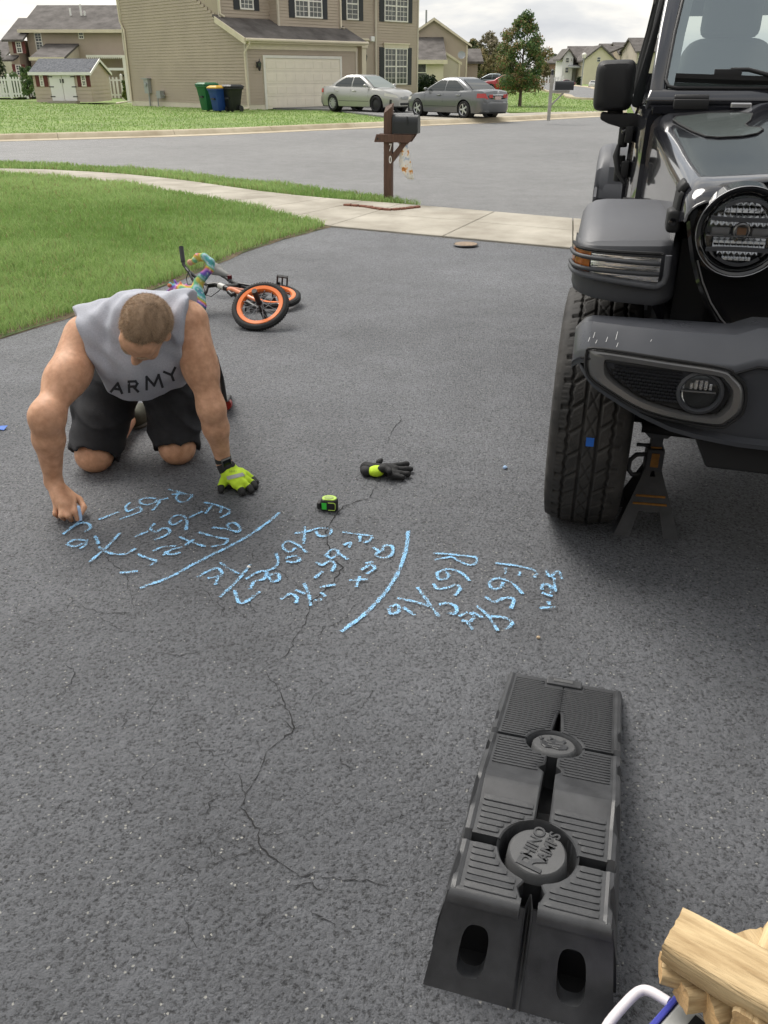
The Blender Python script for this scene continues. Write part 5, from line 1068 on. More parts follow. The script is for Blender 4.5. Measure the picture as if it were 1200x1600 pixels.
for sgn in (1, -1):
    outer = [(0.862, 0.768), (0.860, 0.735), (0.845, 0.705), (0.80, 0.680), (0.707, 0.640), (0.60, 0.622), (0.504, 0.616), (0.478, 0.630), (0.452, 0.664), (0.458, 0.722), (0.485, 0.752), (0.527, 0.772), (0.70, 0.784), (0.845, 0.786)]
    inner = [(0.800, 0.752), (0.797, 0.735), (0.788, 0.718), (0.745, 0.690), (0.690, 0.666), (0.60, 0.648), (0.525, 0.644), (0.505, 0.655), (0.492, 0.680), (0.492, 0.712), (0.510, 0.735), (0.535, 0.748), (0.68, 0.756), (0.785, 0.760)]
    outer = dens(outer); inner = dens(inner); n = len(outer); b = JB(); rr = []
    for dd, poly, s_ in ((-0.06, outer, 1), (0.004, outer, 1), (0.012, [(o[0]*0.75+i_[0]*0.25, o[1]*0.75+i_[1]*0.25) for o, i_ in zip(outer, inner)], 1), (0.010, [(o[0]*0.3+i_[0]*0.7, o[1]*0.3+i_[1]*0.7) for o, i_ in zip(outer, inner)], 1), (-0.028, inner, 1), (-0.035, inner, 1)):
        rr.append([(bump_face(v)+dd-0.004, sgn*v, w_) for v, w_ in poly])
    b.loft(rr, caps=False); bz = b.build('fog_lamp_bezel', M['jbezel'], jeep, smooth=30)
    b = JB(); b.add([(bump_face(v)-0.012, sgn*v, w_) for v, w_ in inner], [tuple(range(n))]); b.build('recess', M['junder'], bz)
    b = JB(); b.tube([(bump_face(v)+0.001, sgn*(0.66+(v-0.66)*1.025), 0.70+(w_-0.70)*1.06) for v, w_ in outer], 0.0045, 6, closed=True); b.build('bezel_gap', M['junder'], bz, smooth=60)
    hx = JB()                                          # staggered mesh of the side grille
    for r_ in range(9):
        for c in range(15):
            v = 0.785-0.0118*c-(0.0059 if r_ % 2 else 0); w_ = 0.748-0.0095*r_
            lo_ = 0.752-(0.80-v)*0; bot = float(np.interp(v, [0.60, 0.69, 0.745, 0.79], [0.655, 0.672, 0.696, 0.722]))
            if w_ < bot or v < 0.612: continue
            f_ = bump_face(v)-0.008; hx.add([(f_+0.008, sgn*(v+0.005), w_+0.002), (f_+0.008, sgn*(v-0.005), w_+0.002), (f_, sgn*(v-0.005), w_-0.0055), (f_, sgn*(v+0.005), w_-0.0055), (f_-0.004, sgn*(v+0.005), w_+0.002), (f_-0.004, sgn*(v-0.005), w_+0.002)], [(0, 1, 2, 3), (0, 3, 4), (1, 5, 2), (0, 4, 5, 1)])
    tag(hx.build('mesh_grille', M['jflare_dark'], bz), kind='stuff')
    T = Matrix.Translation(J(0.622, sgn*0.562, 0.702)) @ Matrix.Rotation(PI/2, 4, 'X')
    fg = MB(); fg.lathe([(0.062, -0.01), (0.060, 0.012), (0.052, 0.016), (0.048, 0.008), (0.047, -0.01)], 32, M=T); fg.build('fog_lamp_ring', M['jflare_dark'], bz, smooth=40)
    fg = MB(); fg.lathe([(0.047, 0.0), (0.040, -0.006), (0.001, -0.012)], 32, M=T); lam_ = fg.build('fog_lamp', M['chrome'], bz, smooth=40)
    fg = MB(); fg.lathe([(0.0465, 0.006), (0.035, 0.012), (0.001, 0.015)], 32, M=T); fg.build('lens', M['lens'], lam_, smooth=60)
    for q in range(5): fg = JB(); fg.box((0.617, sgn*0.562-0.030+0.0125*q, 0.707), (0.626, sgn*0.562-0.021+0.0125*q, 0.735 if 0 < q < 4 else 0.725)); fg.build('reflector_facet', M['chrome'], lam_, bevel=0.002, segs=1)
    fg = JB(); fg.box((0.618, sgn*0.562-0.04, 0.7005), (0.627, sgn*0.562+0.04, 0.7035)); fg.build('reflector_bar', M['steel'], lam_)
    tb = JB(); tb.loft([[(0.60+d*0.1, sgn*(0.30+s*0.085), 0.868+d) for s, d in ((-1, 0), (1, 0), (0.85, 0.018), (-0.85, 0.018))], [(0.52, sgn*(0.30+s*0.085), 0.868+d) for s, d in ((-1, 0), (1, 0), (0.85, 0.018), (-0.85, 0.018))]]); tb.build('tow_hook_cover', M['jbump'], jeep, bevel=0.006)
b = JB(); b.loft([[(u, v, w_) for v, w_ in ((-0.545, 0.545), (-0.500, 0.457), (-0.30, 0.452), (0.30, 0.452), (0.500, 0.457), (0.545, 0.545))] for u in (0.56, 0.42)]); b.build('valance', M['junder'], jeep, bevel=0.008)

# ---- grille with headlights
gl_out = [(0.655, 1.138), (0.640, 1.07), (0.621, 1.005), (0.597, 0.945), (0.566, 0.888), (0.53, 0.842), (0.486, 0.800), (0.40, 0.790)]
top_ = [(0.0, 1.222), (0.30, 1.219), (0.463, 1.211), (0.569, 1.196), (0.614, 1.176), (0.644, 1.155)]
half = top_+gl_out; full = half+[(-v, w_) for v, w_ in half[::-1][:-1]]
def gu(w_): return 0.425-max(0.0, w_-1.06)*0.22
b = JB(); b.loft([[(gu(w_)-0.10, v, w_) for v, w_ in full], [(gu(w_)-0.008, v*1.0, w_) for v, w_ in full], [(gu(w_)+0.002, v*0.985, 1.0+(w_-1.0)*0.97) for v, w_ in full], [(gu(w_)-0.004, v*0.955, 1.0+(w_-1.0)*0.92) for v, w_ in full]]); grl = b.build('grille_panel', M['jblack'], jeep, smooth=38)
for sg_ in (1, -1): b = JB(); b.tube([(gu(w_)+0.0025, sg_*v*0.972, 1.0+(w_-1.0)*0.95) for v, w_ in gl_out[2:-1]], 0.0022, 6); b.build('grille_edge', M['steel'], grl, smooth=60)
for k in range(7):
    v = -0.315+0.105*k; b = JB(); b.loft([[(0.424, v+s*0.036, w_) for s, w_ in ((-1, 0.86), (-0.8, 0.835), (0.8, 0.835), (1, 0.86), (1, 1.10), (0.8, 1.13), (-0.8, 1.13), (-1, 1.10))], [(0.432, v+s*0.030, w_) for s, w_ in ((-1, 0.865), (-0.8, 0.845), (0.8, 0.845), (1, 0.865), (1, 1.095), (0.8, 1.12), (-0.8, 1.12), (-1, 1.095))]]); b.build('grille_slot', M['junder'], grl)
for sgn in (1, -1):
    T = Matrix.Translation(J(0.452, sgn*0.508, 1.086)) @ Matrix.Rotation(PI/2+0.06, 4, 'X') @ Matrix.Scale(0.86, 4)
    h_ = MB(); h_.lathe([(0.137, -0.06), (0.135, 0.004), (0.130, 0.009), (0.122, 0.006), (0.112, -0.006), (0.106, -0.022)], 56, M=T); hl_ = h_.build('headlight', M['jblack'], jeep, smooth=35)
    h_ = MB(); h_.lathe([(0.1345, 0.005), (0.1335, 0.0105), (0.1315, 0.0085)], 56, M=T); h_.build('chrome_edge', M['steel'], hl_, smooth=60)
    h_ = MB(); h_.lathe([(0.106, -0.02), (0.095, -0.028), (0.07, -0.034), (0.04, -0.036), (0.001, -0.036)], 48, M=T); h_.build('reflector', M['jblack'], hl_, smooth=35)
    for (y0, y1, rows) in ((0.012, 0.092, 4), (-0.090, -0.022, 4)):
        for r_ in range(rows):
            yc = y0+(y1-y0)*(r_+0.5)/rows; hy = (y1-y0)/rows*0.46
            for c in range(11):
                xx = -0.085+0.017*c
                if xx*xx+yc*yc > 0.090**2: continue
                h_ = MB(); h_.T = T; dz = hy*2*0.62; h_.add([(xx-0.0078, yc-hy, -0.018), (xx+0.0078, yc-hy, -0.018), (xx+0.0078, yc+hy, -0.018-dz), (xx-0.0078, yc+hy, -0.018-dz), (xx, yc, -0.018-dz*0.5+0.002)], [(0, 1, 4), (1, 2, 4), (2, 3, 4), (3, 0, 4)]); h_.build('reflector_facet', M['facet'], hl_, fix=False)
    h_ = MB(); h_.T = T
    for sx in (-1, 1): h_.box((sx*0.030, -0.018, -0.036), (sx*0.088, 0.010, -0.026))
    h_.build('reflector_band', M['steel'], hl_, bevel=0.003, segs=1)
    h_ = MB(); h_.lathe([(0.026, -0.03), (0.024, -0.012), (0.020, -0.010), (0.018, -0.02), (0.001, -0.018)], 24, M=T); h_.build('projector', M['steel'], hl_, smooth=40)
    h_ = MB(); h_.T = T; h_.box((-0.013, -0.010, -0.017), (0.013, 0.010, -0.009)); h_.build('bulb_shield', mat('bulb_brown', (0.20, 0.11, 0.06), 0.3), hl_)
    h_ = MB(); h_.T = T; h_.box((-0.10, -0.0165, -0.013), (0.10, -0.0140, -0.010)); h_.build('seam_line', M['steel'], hl_)
    h_ = MB(); h_.lathe([(0.104, -0.010), (0.09, -0.002), (0.05, 0.008), (0.001, 0.012)], 48, M=T); h_.build('lens', M['lens'], hl_, smooth=60)
    
    for a0_, a1_ in ((50, 130), (230, 310)): ring_ = MB(); ring_.lathe([(0.101, 0.010), (0.099, 0.018), (0.092, 0.019), (0.090, 0.012)], 30, M=T, a0=R(a0_), a1=R(a1_)); ring_.build('guard_ring', M['jflare_dark'], hl_, smooth=40)
    for yy in (0.040, -0.046):
        h_ = MB(); h_.T = T; xw = 0.098; h_.loft([[(x_, yy-0.0055+abs(x_)**3*(4 if yy > 0 else -4), 0.016), (x_, yy+0.0055+abs(x_)**3*(4 if yy > 0 else -4), 0.016), (x_, yy+0.0055+abs(x_)**3*(4 if yy > 0 else -4), 0.028), (x_, yy-0.0055+abs(x_)**3*(4 if yy > 0 else -4), 0.028)] for x_ in np.linspace(-xw, xw, 13)]); h_.build('guard_bar', M['jflare_dark'], hl_, smooth=35)

# ---- bonnet
def hood_w(u): return float(np.interp(u, [-0.66, 0.0, 0.36, 0.43], [0.735, 0.690, 0.662, 0.650]))
def hood_c(u): return float(np.interp(u, [-0.66, -0.3, 0.0, 0.25, 0.36, 0.41, 0.43], [1.352, 1.303, 1.263, 1.236, 1.222, 1.205, 1.182]))
def hood_pt(u, t):
    """t from -1..1 across; the last part of the section rolls down the side"""
    a = abs(t); s_ = 1 if t >= 0 else -1; hw_ = hood_w(u); zb = float(np.interp(u, [-0.66, 0.3, 0.43], [1.175, 1.082, 1.105]))
    if a < 0.80:
        v = hw_*0.90*(a/0.80); z = hood_c(u)-0.028*(v/hw_)**2+0.020/(1+math.exp((v-0.40)/0.018))*min(1, max(0, (0.33-u)/0.2))
    else:
        q = (a-0.80)/0.20; ztop = hood_c(u)-0.028*0.81; ang = q*PI/2
        if q < 0.55: k = q/0.55; v = hw_*(0.90+0.10*math.sin(k*PI/2)); z = ztop-(0.050)*(1-math.cos(k*PI/2))
        else: k = (q-0.55)/0.45; v = hw_*(1.0+0.006*k); z = (ztop-0.050)*(1-k)+zb*k
    return (u, s_*v, z)
us = [0.43, 0.42, 0.405, 0.385, 0.35, 0.30, 0.22, 0.12, 0.0, -0.12, -0.24, -0.36, -0.48, -0.58, -0.645]
ts = sorted(set([-1, 1]+[s*x for s in (-1, 1) for x in (0, .1, .2, .3, .38, .42, .45, .48, .5, .52, .55, .6, .68, .75, .79, .81, .83, .85, .87, .89, .91, .94, .97)]))
b = JB(); b.loft([[hood_pt(u, t) for t in ts] for u in us], closed=False); hood = b.build('bonnet', M['jpaint'], jeep, smooth=50)
b = JB(); b.tube([(p[0]+0.004, p[1], p[2]-0.002) for p in [hood_pt(0.43, t) for t in ts]], 0.006, 6); b.build('bonnet_edge', M['jblack'], hood, smooth=60)
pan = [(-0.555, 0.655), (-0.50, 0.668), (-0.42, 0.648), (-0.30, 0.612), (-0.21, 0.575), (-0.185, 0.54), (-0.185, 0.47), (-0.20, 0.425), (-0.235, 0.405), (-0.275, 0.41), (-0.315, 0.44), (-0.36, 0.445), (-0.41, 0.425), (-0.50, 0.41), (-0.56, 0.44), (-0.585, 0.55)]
def hz_(u, v):
    hw_ = hood_w(u); return hood_pt(u, min(0.80*abs(v)/(0.9*hw_), 0.80))[2]
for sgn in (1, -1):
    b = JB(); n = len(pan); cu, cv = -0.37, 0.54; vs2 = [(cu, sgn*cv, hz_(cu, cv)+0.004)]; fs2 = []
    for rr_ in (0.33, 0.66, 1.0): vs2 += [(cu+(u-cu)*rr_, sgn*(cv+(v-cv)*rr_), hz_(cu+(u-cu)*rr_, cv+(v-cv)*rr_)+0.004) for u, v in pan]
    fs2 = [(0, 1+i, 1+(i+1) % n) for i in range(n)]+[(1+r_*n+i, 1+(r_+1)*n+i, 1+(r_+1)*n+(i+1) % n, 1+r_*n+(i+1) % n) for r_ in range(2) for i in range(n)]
    b.add(vs2, fs2); b.build('bonnet_reflection', mat('reflection_patch', (0.075, 0.088, 0.084), 0.2, coat=0.3), hood, smooth=60)  # satin patch imitates a reflection on the bonnet by its shape and colour
    b = JB(); b.tube([(u, sgn*v, hz_(u, v)+0.003) for u, v in pan], 0.0028, 6, closed=True); b.build('reflection_edge', M['junder'], hood)
    # rubber hold-down latch
    lt_ = JB(); lt_.box((0.285, sgn*0.655, 1.062), (0.365, sgn*0.694, 1.124)); lt_.build('latch_base', M['jrubber'], jeep, bevel=0.012, segs=3, smooth=40)
    def on_hood(u, t, d): p = np.array(hood_pt(u, sgn*t)); q = np.array(hood_pt(u, sgn*(t+0.01))); tv = q-p; nr = np.array([0, tv[2], -tv[1]])*(1 if sgn > 0 else -1); nr = nr/np.linalg.norm(nr); nr = nr if nr[1]*sgn > 0 or nr[2] > 0 else -nr; return tuple(p+nr*d)
    lt_ = JB(); lt_.loft([[on_hood(0.280, t, 0.001), on_hood(0.362, t, 0.001), on_hood(0.356, t, 0.011), on_hood(0.286, t, 0.011)] for t in (0.985, 0.96, 0.93, 0.90, 0.885)]); lt_.build('latch_strap', M['jrubber'], jeep, bevel=0.003, smooth=50)
    lt_ = JB(); lt_.loft([[on_hood(0.292, t, 0.001), on_hood(0.353, t, 0.001), on_hood(0.348, t, 0.018), on_hood(0.297, t, 0.018)] for t in (0.892, 0.875, 0.86)]); lt_.build('latch_hook', M['jrubber'], jeep, bevel=0.005, smooth=50)
    bt = MB(); bt.lathe([(0.001, 0.006), (0.010, 0.005), (0.011, 0.0)], 12, M=Matrix.Translation(J(0.363, sgn*0.679, 1.092)) @ Matrix.Rotation(PI/2, 4, 'X')); bt.build('bolt', M['jblack'], jeep, smooth=40)
    # body side under the bonnet, cowl corner, tub
    b = JB(); b.loft([[(u, sgn*(hood_w(u)+0.002), float(np.interp(u, [-0.66, 0.3, 0.43], [1.172, 1.078, 1.10]))), (u, sgn*(hood_w(u)+0.006), 1.05), (u, sgn*(hood_w(u)+0.002), 0.80)] for u in (0.36, 0.2, 0.0, -0.2, -0.4, -0.645)], closed=False); b.build('fender_side', M['jpaint'], jeep, smooth=50)
    b = JB(); b.loft([[(u, sgn*v, w_) for v, w_ in ((0.60, wt), (vo-0.03, wt), (vo-0.008, wt-0.012), (vo, wt-0.04), (vo+0.006, 1.0), (vo-0.005, 0.62), (0.60, 0.60))] for u, vo, wt in ((-0.652, 0.752, 1.345), (-0.70, 0.765, 1.348), (-0.84, 0.778, 1.352), (-0.93, 0.786, 1.352))]); b.build('cowl_side', M['jpaint'], jeep, smooth=35)
    for (ua, ub_) in ((-0.94, -1.88), (-1.89, -2.66)):
        b = JB(); b.loft([[(u, sgn*v, w_) for v, w_ in ((0.70, 1.35), (0.770, 1.35), (0.786, 1.335), (0.797, 1.30), (0.806, 1.05), (0.795, 0.62), (0.70, 0.58))] for u in (ua, ua-0.03, ub_+0.03, ub_)]); dr_ = b.build('door', M['jpaint'], jeep, smooth=30)
        b = JB(); b.box((ub_+0.06, sgn*0.80, 1.16), (ub_+0.22, sgn*0.832, 1.20)); b.build('door_handle', M['jrubber'], dr_, bevel=0.008)
        b = JB(); top1 = -1.28 if ua > -1 else ub_+0.06
        fra = [(ua-0.02, 1.35), (ub_+0.03, 1.35), (ub_+0.05, 1.80), (-1.32 if ua > -1 else ua-0.03, 1.80)]
        b.tube([(u, sgn*(0.79-(w_-1.35)*0.16), w_) for u, w_ in fra], 0.022, 8, closed=True); b.build('window_frame', M['jrubber'], dr_, smooth=50)
        b = JB(); b.add([(u, sgn*(0.79-(w_-1.35)*0.16), w_) for u, w_ in fra], [(0, 1, 2, 3)]); b.build('door_glass', M['ws'], dr_)
    b = JB(); b.loft([[(u, sgn*v, w_) for v, w_ in ((0.6, 1.35), (0.77, 1.35), (0.797, 1.30), (0.806, 1.05), (0.795, 0.62), (0.6, 0.6))] for u in (-2.67, -3.6)]); b.build('rear_quarter', M['jpaint'], jeep, smooth=30)
    # hinges and the black fittings in front of the door
    for wz in (1.11, 1.24):
        b = JB(); b.box((-0.99, sgn*0.790, wz-0.03), (-0.86, sgn*0.820, wz+0.03)); b.tube([(-0.93, sgn*0.826, wz-0.05), (-0.93, sgn*0.826, wz+0.05)], 0.020, 10); b.build('door_hinge', M['jrubber'], jeep, bevel=0.005, smooth=40)
        for uu in (-0.885, -0.90, -0.97): bt = MB(); bt.ball(J(uu, sgn*0.824, wz+0.01), 0.012, 8, 6); bt.build('hinge_bolt', M['jblack'], jeep, smooth=60)
    b = JB(); b.tube([(-0.86, sgn*0.80, 1.06), (-0.87, sgn*0.83, 1.10), (-0.885, sgn*0.845, 1.16), (-0.90, sgn*0.84, 1.20)], [0.008, 0.010, 0.014, 0.008], 10); b.build('door_check', M['jrubber'], jeep, smooth=50)
    # mirror
    mr_ = JB(); rings = []
    for (u, k, sx) in ((-0.862, 0.55, 0), (-0.868, 0.80, 0), (-0.885, 0.93, 0), (-0.92, 1.0, 0), (-0.985, 1.02, 0), (-1.0, 0.99, 0)):
        ring = []; n = 32
        for i in range(n):
            a = 2*PI*i/n; ca, sa = math.cos(a), math.sin(a); e_ = 0.34; x = abs(ca)**e_*(1 if ca >= 0 else -1); y = abs(sa)**e_*(1 if sa >= 0 else -1)
            ring.append((u, sgn*(0.884+0.076*k*x), 1.412+0.090*(0.25+0.75*k if k < 0.9 else k)*y-0.002*x))
        rings.append(ring)
    mr_.loft(rings); mo = mr_.build('door_mirror', M['jrubber'], jeep, smooth=45)
    b = JB(); b.add([(-1.002, sgn*(0.884+sx*0.066), 1.412+sy*0.078) for sx, sy in ((-1, -1), (1, -1), (1, 1), (-1, 1))], [(0, 1, 2, 3)]); b.build('mirror_glass', M['chrome'] if False else M['alloy'], mo)
    b = JB(); b.loft([[(u, sgn*v, w_) for u, w_ in ((-0.90, w0), (-0.985, w0), (-0.995, w1), (-0.90, w1))] for v, w0, w1 in ((0.775, 1.238, 1.312), (0.82, 1.258, 1.314), (0.89, 1.276, 1.316), (0.925, 1.292, 1.318))]); b.build('mirror_arm', M['jrubber'], mo, bevel=0.008, segs=2, smooth=40)
    b = JB(); b.tube([(-0.945, sgn*0.865, 1.30), (-0.945, sgn*0.875, 1.345)], 0.03, 12); b.build('mirror_neck', M['jrubber'], mo, smooth=40)
# cowl, windscreen frame and glass
def wsu(w_): return -0.688-(w_-1.36)*1.02
b = JB(); b.loft([[(-0.640, s*0.735, 1.325), (-0.640, s*0.735, 1.348), (-0.675, s*0.745, 1.352), (-0.72, s*0.745, 1.352), (-0.72, s*0.745, 1.30)] for s in (-1, -0.5, 0, 0.5, 1)]); b.build('cowl', M['jpaint'], jeep, smooth=35)
def wpt(v, w_, d=0.0): return (wsu(w_)+d*0.70, v, w_+d*0.72)
fo_ = [(0.764, 1.358), (0.742, 1.60), (0.712, 1.87)]; fi_ = [(0.700, 1.392), (0.682, 1.58), (0.652, 1.815)]
def strip(poly, nm, m, d0, d1, par):
    b = JB(); n = len(poly); b.add([wpt(v, w_, d0) for v, w_ in poly]+[wpt(v, w_, d1) for v, w_ in poly], [tuple(range(n)), tuple(range(2*n-1, n-1, -1))]+[(i, i+n, (i+1) % n+n, (i+1) % n) for i in range(n)]); return b.build(nm, m, par, bevel=0.012, segs=3, smooth=40)
wf_ = strip([(-0.764, 1.358), (0.764, 1.358), (0.755, 1.40), (-0.755, 1.40)], 'windscreen_frame', M['jpaint'], -0.04, 0.012, jeep)
strip([(-0.722, 1.805), (0.722, 1.805), (0.712, 1.87), (-0.712, 1.87)], 'header', M['jpaint'], -0.04, 0.012, jeep)
for s in (1, -1): strip([(s*0.755, 1.385), (s*0.700, 1.385), (s*0.682, 1.58), (s*0.652, 1.82), (s*0.716, 1.85), (s*0.742, 1.60)], 'pillar', M['jpaint'], -0.05, 0.013, jeep)
seal = [(-0.66, 1.398), (0.66, 1.398), (0.688, 1.404), (0.700, 1.425), (0.684, 1.58), (0.652, 1.79), (0.63, 1.81), (-0.63, 1.81), (-0.652, 1.79), (-0.684, 1.58), (-0.700, 1.425), (-0.688, 1.404)]
b = JB(); b.tube([wpt(v, w_, 0.012) for v, w_ in seal], 0.0065, 8, closed=True); b.build('windscreen_seal', M['jrubber'], jeep, smooth=60)
b = JB(); n = len(seal); b.add([wpt(v, w_, 0.008) for v, w_ in seal], [tuple(range(n))]); b.build('windscreen', M['ws'], jeep)
bd = JB()                                                  # printed border behind the glass
ins = [(v*0.945, 1.60+(w_-1.60)*0.90) for v, w_ in seal]; bd.add([wpt(v, w_, 0.003) for v, w_ in seal]+[wpt(v, w_, 0.003) for v, w_ in ins], [(i, (i+1) % n, (i+1) % n+n, i+n) for i in range(n)]); bd.build('glass_border', mat('frit', (0.10, 0.10, 0.11), 0.4), jeep)
for s in (1, -1):
    b = JB(); b.box((-0.635, s*0.665, 1.338), (-0.700, s*0.545, 1.372)); b.tube([(-0.668, s*0.665, 1.372), (-0.668, s*0.545, 1.372)], 0.016, 10); b.build('windscreen_hinge', M['jrubber'], jeep, bevel=0.006, smooth=40)
for (va, vb, vm) in ((0.668, 0.33, 0.50), (0.02, -0.36, -0.16)):
    wp = JB(); wp.loft([[tuple(np.array(wpt(v, 1.425+(v-va)*0.03, d))+np.array((0, 0, e_))) for d, e_ in ((0.016, -0.011), (0.034, -0.009), (0.034, 0.006), (0.016, 0.010))] for v in np.linspace(va, vb, 8)]); wo = wp.build('wiper', M['jrubber'], jeep, smooth=30)
    wp = JB(); wp.box(wpt(vm+0.035, 1.416, 0.014), wpt(vm-0.06, 1.440, 0.040)); wp.build('wiper_clip', M['jrubber'], wo, bevel=0.008, smooth=40)
    wp = JB(); wp.tube([wpt(vm-0.02, 1.440, 0.036), wpt(vm-0.08, 1.438, 0.04), wpt(vm-0.20, 1.405, 0.045), wpt(vm-0.28, 1.375, 0.03)], [0.008, 0.007, 0.008, 0.011], 8); wp.build('wiper_arm', M['jrubber'], wo, smooth=50)
ln = JB(); ln.box((-0.648, 0.47, 1.345), (-0.628, 0.40, 1.362)); ln.build('washer_nozzle', M['alloy'], jeep, bevel=0.004)
# cabin shell, soft top, seats
b = JB(); b.loft([[(u, s*hw_, w_) for s, hw_, w_ in ((-1, 0.72, wt-0.06), (-0.9, 0.70, wt), (0.9, 0.70, wt), (1, 0.72, wt-0.06))] for u, wt in ((-1.20, 1.865), (-1.5, 1.905), (-2.6, 1.92), (-3.55, 1.88))], closed=False); b.build('soft_top', M['jrubber'], jeep, smooth=40)
b = JB(); b.box((-3.58, -0.76, 0.62), (-3.62, 0.76, 1.35)); b.box((-3.56, -0.72, 1.35), (-3.58, 0.72, 1.46)); b.box((-3.56, -0.72, 1.78), (-3.58, 0.72, 1.88)); b.build('tailgate', M['jpaint'], jeep)
b = JB(); b.box((-0.72, -0.74, 0.55), (-3.6, 0.74, 0.66)); b.build('floor_pan', M['junder'], jeep)
b = JB(); b.loft([[(-0.75, s*0.74, 1.30), (-0.80, s*0.74, 1.37), (-1.10, s*0.74, 1.36), (-1.16, s*0.74, 1.15)] for s in (-1, 1)]); b.build('dashboard', mat('dash', (0.05, 0.052, 0.055), 0.6), jeep, bevel=0.02)
sm_ = mat('seat_fabric', (0.16, 0.165, 0.165), 0.8)
for s in (1, -1):
    b = JB(); b.loft([[(u, s*0.40+v, w_) for u, v in ((uc+0.06, -wv), (uc+0.06, wv), (uc-0.08, wv), (uc-0.08, -wv))] for uc, wv, w_ in ((-1.65, 0.25, 0.95), (-1.74, 0.25, 1.35), (-1.80, 0.19, 1.56), (-1.81, 0.14, 1.60))]); st_ = b.build('seat', sm_, jeep, bevel=0.04, segs=3, smooth=50)
    b = JB(); b.box((-1.78, s*0.40-0.13, 1.60), (-1.86, s*0.40+0.13, 1.78)); b.build('headrest', sm_, st_, bevel=0.035, segs=3, smooth=50)
    b = JB(); b.tube([(-1.30, s*0.62, 1.80), (-2.0, s*0.62, 1.84), (-2.9, s*0.62, 1.80), (-3.3, s*0.62, 1.1)], 0.035, 10); b.build('roll_bar', M['jrubber'], jeep, smooth=50)
b = JB(); b.tube([(-2.0, -0.62, 1.80), (-2.0, 0.62, 1.80)], 0.03, 8); b.build('cross_bar', M['steel'], jeep, smooth=50)
# axle, springs, frame
b = JB(); b.tube([(0.0, -0.72, 0.41), (0.0, 0.72, 0.41)], 0.042, 12); b.ball(J(0, -0.22, 0.41), (0.14, 0.13, 0.14), 14, 10); b.build('front_axle', M['junder'], jeep, smooth=50)
b = JB(); b.tube([(0.16, -0.66, 0.40), (0.17, 0.0, 0.385), (0.16, 0.66, 0.41)], 0.018, 8); b.build('tie_rod', M['junder'], jeep, smooth=50)
b = JB(); b.tube([(0.22, 0.62, 0.50), (0.30, 0.50, 0.475), (0.32, 0.25, 0.47), (0.32, -0.25, 0.47), (0.30, -0.5, 0.475), (0.22, -0.62, 0.50)], 0.020, 8); b.build('sway_bar', M['junder'], jeep, smooth=50)
for s in (1, -1):
    b = JB(); b.box((0.42, s*0.40, 0.62), (-3.4, s*0.48, 0.74)); b.build('frame_rail', M['junder'], jeep)
    b = JB(); b.tube([(0.0+0.065*math.cos(t), s*0.50+0.065*math.sin(t), 0.45+0.05*t/ (2*PI)*1.1) for t in np.linspace(0, 12*PI, 90)], 0.010, 6); b.build('coil_spring', M['junder'], jeep, smooth=60)
    b = JB(); b.tube([(-0.12, s*0.56, 0.38), (-0.16, s*0.54, 0.85)], 0.032, 10); b.build('shock_absorber', M['junder'], jeep, smooth=50)
b = JB(); b.tube([(-3.0, -0.72, 0.41), (-3.0, 0.72, 0.41)], 0.045, 10); b.build('rear_axle', M['junder'], jeep, smooth=50)
b = JB(); b.box((0.30, -0.55, 0.74), (-0.60, 0.55, 1.02)); b.build('engine_block', M['junder'], jeep)

# ---- blue tape stuck on the tread
tq_ = JW(0.418, 0.826, 0.445); tp = MB(); tp.box((-0.012, -0.0015, -0.014), (0.012, 0.0015, 0.014)); to = tp.build('tape_scrap', mat('blue_tape', (0.02, 0.13, 0.52), 0.55)); to.location = tq_; to.rotation_euler = (0, 0, -JA)
tag(to, 'small square of blue tape stuck on the tyre tread', 'tape')

# ---- jack stand
js = thing('jack_stand', 'black steel jack stand with amber labels under the front axle', 'jack stand', JW(0.075, 0.600, 0.0125), -JA+R(4))
M['stand'] = mat('stand_black', (0.075, 0.078, 0.085), 0.4, metal=0.3, var=0.2, vscale=20)
M['stand_amber'] = mat('stand_amber', (0.36, 0.165, 0.03), 0.5, var=0.25, vscale=60)
for (sx, sy) in ((1, 1), (1, -1), (-1, 1), (-1, -1)):
    m = MB(); a = 0.112; t = 0.026
    foot = [(sx*a, sy*a), (sx*(a-0.055), sy*a), (sx*(a-0.004), sy*(a-0.004)), (sx*a, sy*(a-0.055))]; topq = [(sx*t, sy*t), (sx*(t-0.024), sy*t), (sx*(t-0.003), sy*(t-0.003)), (sx*t, sy*(t-0.024))]
    m.loft([[(x, y, 0.0) for x, y in foot], [(x, y, 0.23) for x, y in topq]]); m.build('leg', M['stand'], js)
for k in range(4):
    ang = k*PI/2; m = MB(); m.T = Matrix.Rotation(ang, 4, 'Z')
    def yy(z): return -(0.112-(0.112-0.026)*z/0.23)
    def xx_(z): return (0.112-(0.112-0.026)*z/0.23)
    for z0, z1 in ((0.085, 0.135), (0.135, 0.20)): m.add([(-xx_(z0)*0.97, yy(z0)+0.002, z0), (xx_(z0)*0.97, yy(z0)+0.002, z0), (xx_(z1)*0.97, yy(z1)+0.002, z1), (-xx_(z1)*0.97, yy(z1)+0.002, z1)], [(0, 1, 2, 3)])
    sd = m.build('web', M['stand'], js); 
    if k in (0, 2):
        for z0 in (0.108, 0.134):
            m = MB(); m.T = Matrix.Rotation(ang, 4, 'Z'); m.box((-xx_(z0)*0.8, yy(z0)-0.003, z0), (xx_(z0)*0.8, yy(z0)+0.001, z0+0.007)); m.build('label_stripe', M['stand_amber'], js)
m = MB(); m.box((-0.030, -0.030, 0.215), (0.030, 0.030, 0.300)); m.build('collar', M['stand'], js, bevel=0.006)
m = MB(); m.box((-0.013, -0.034, 0.235), (0.013, -0.0305, 0.285)); m.build('label', M['stand_amber'], js)
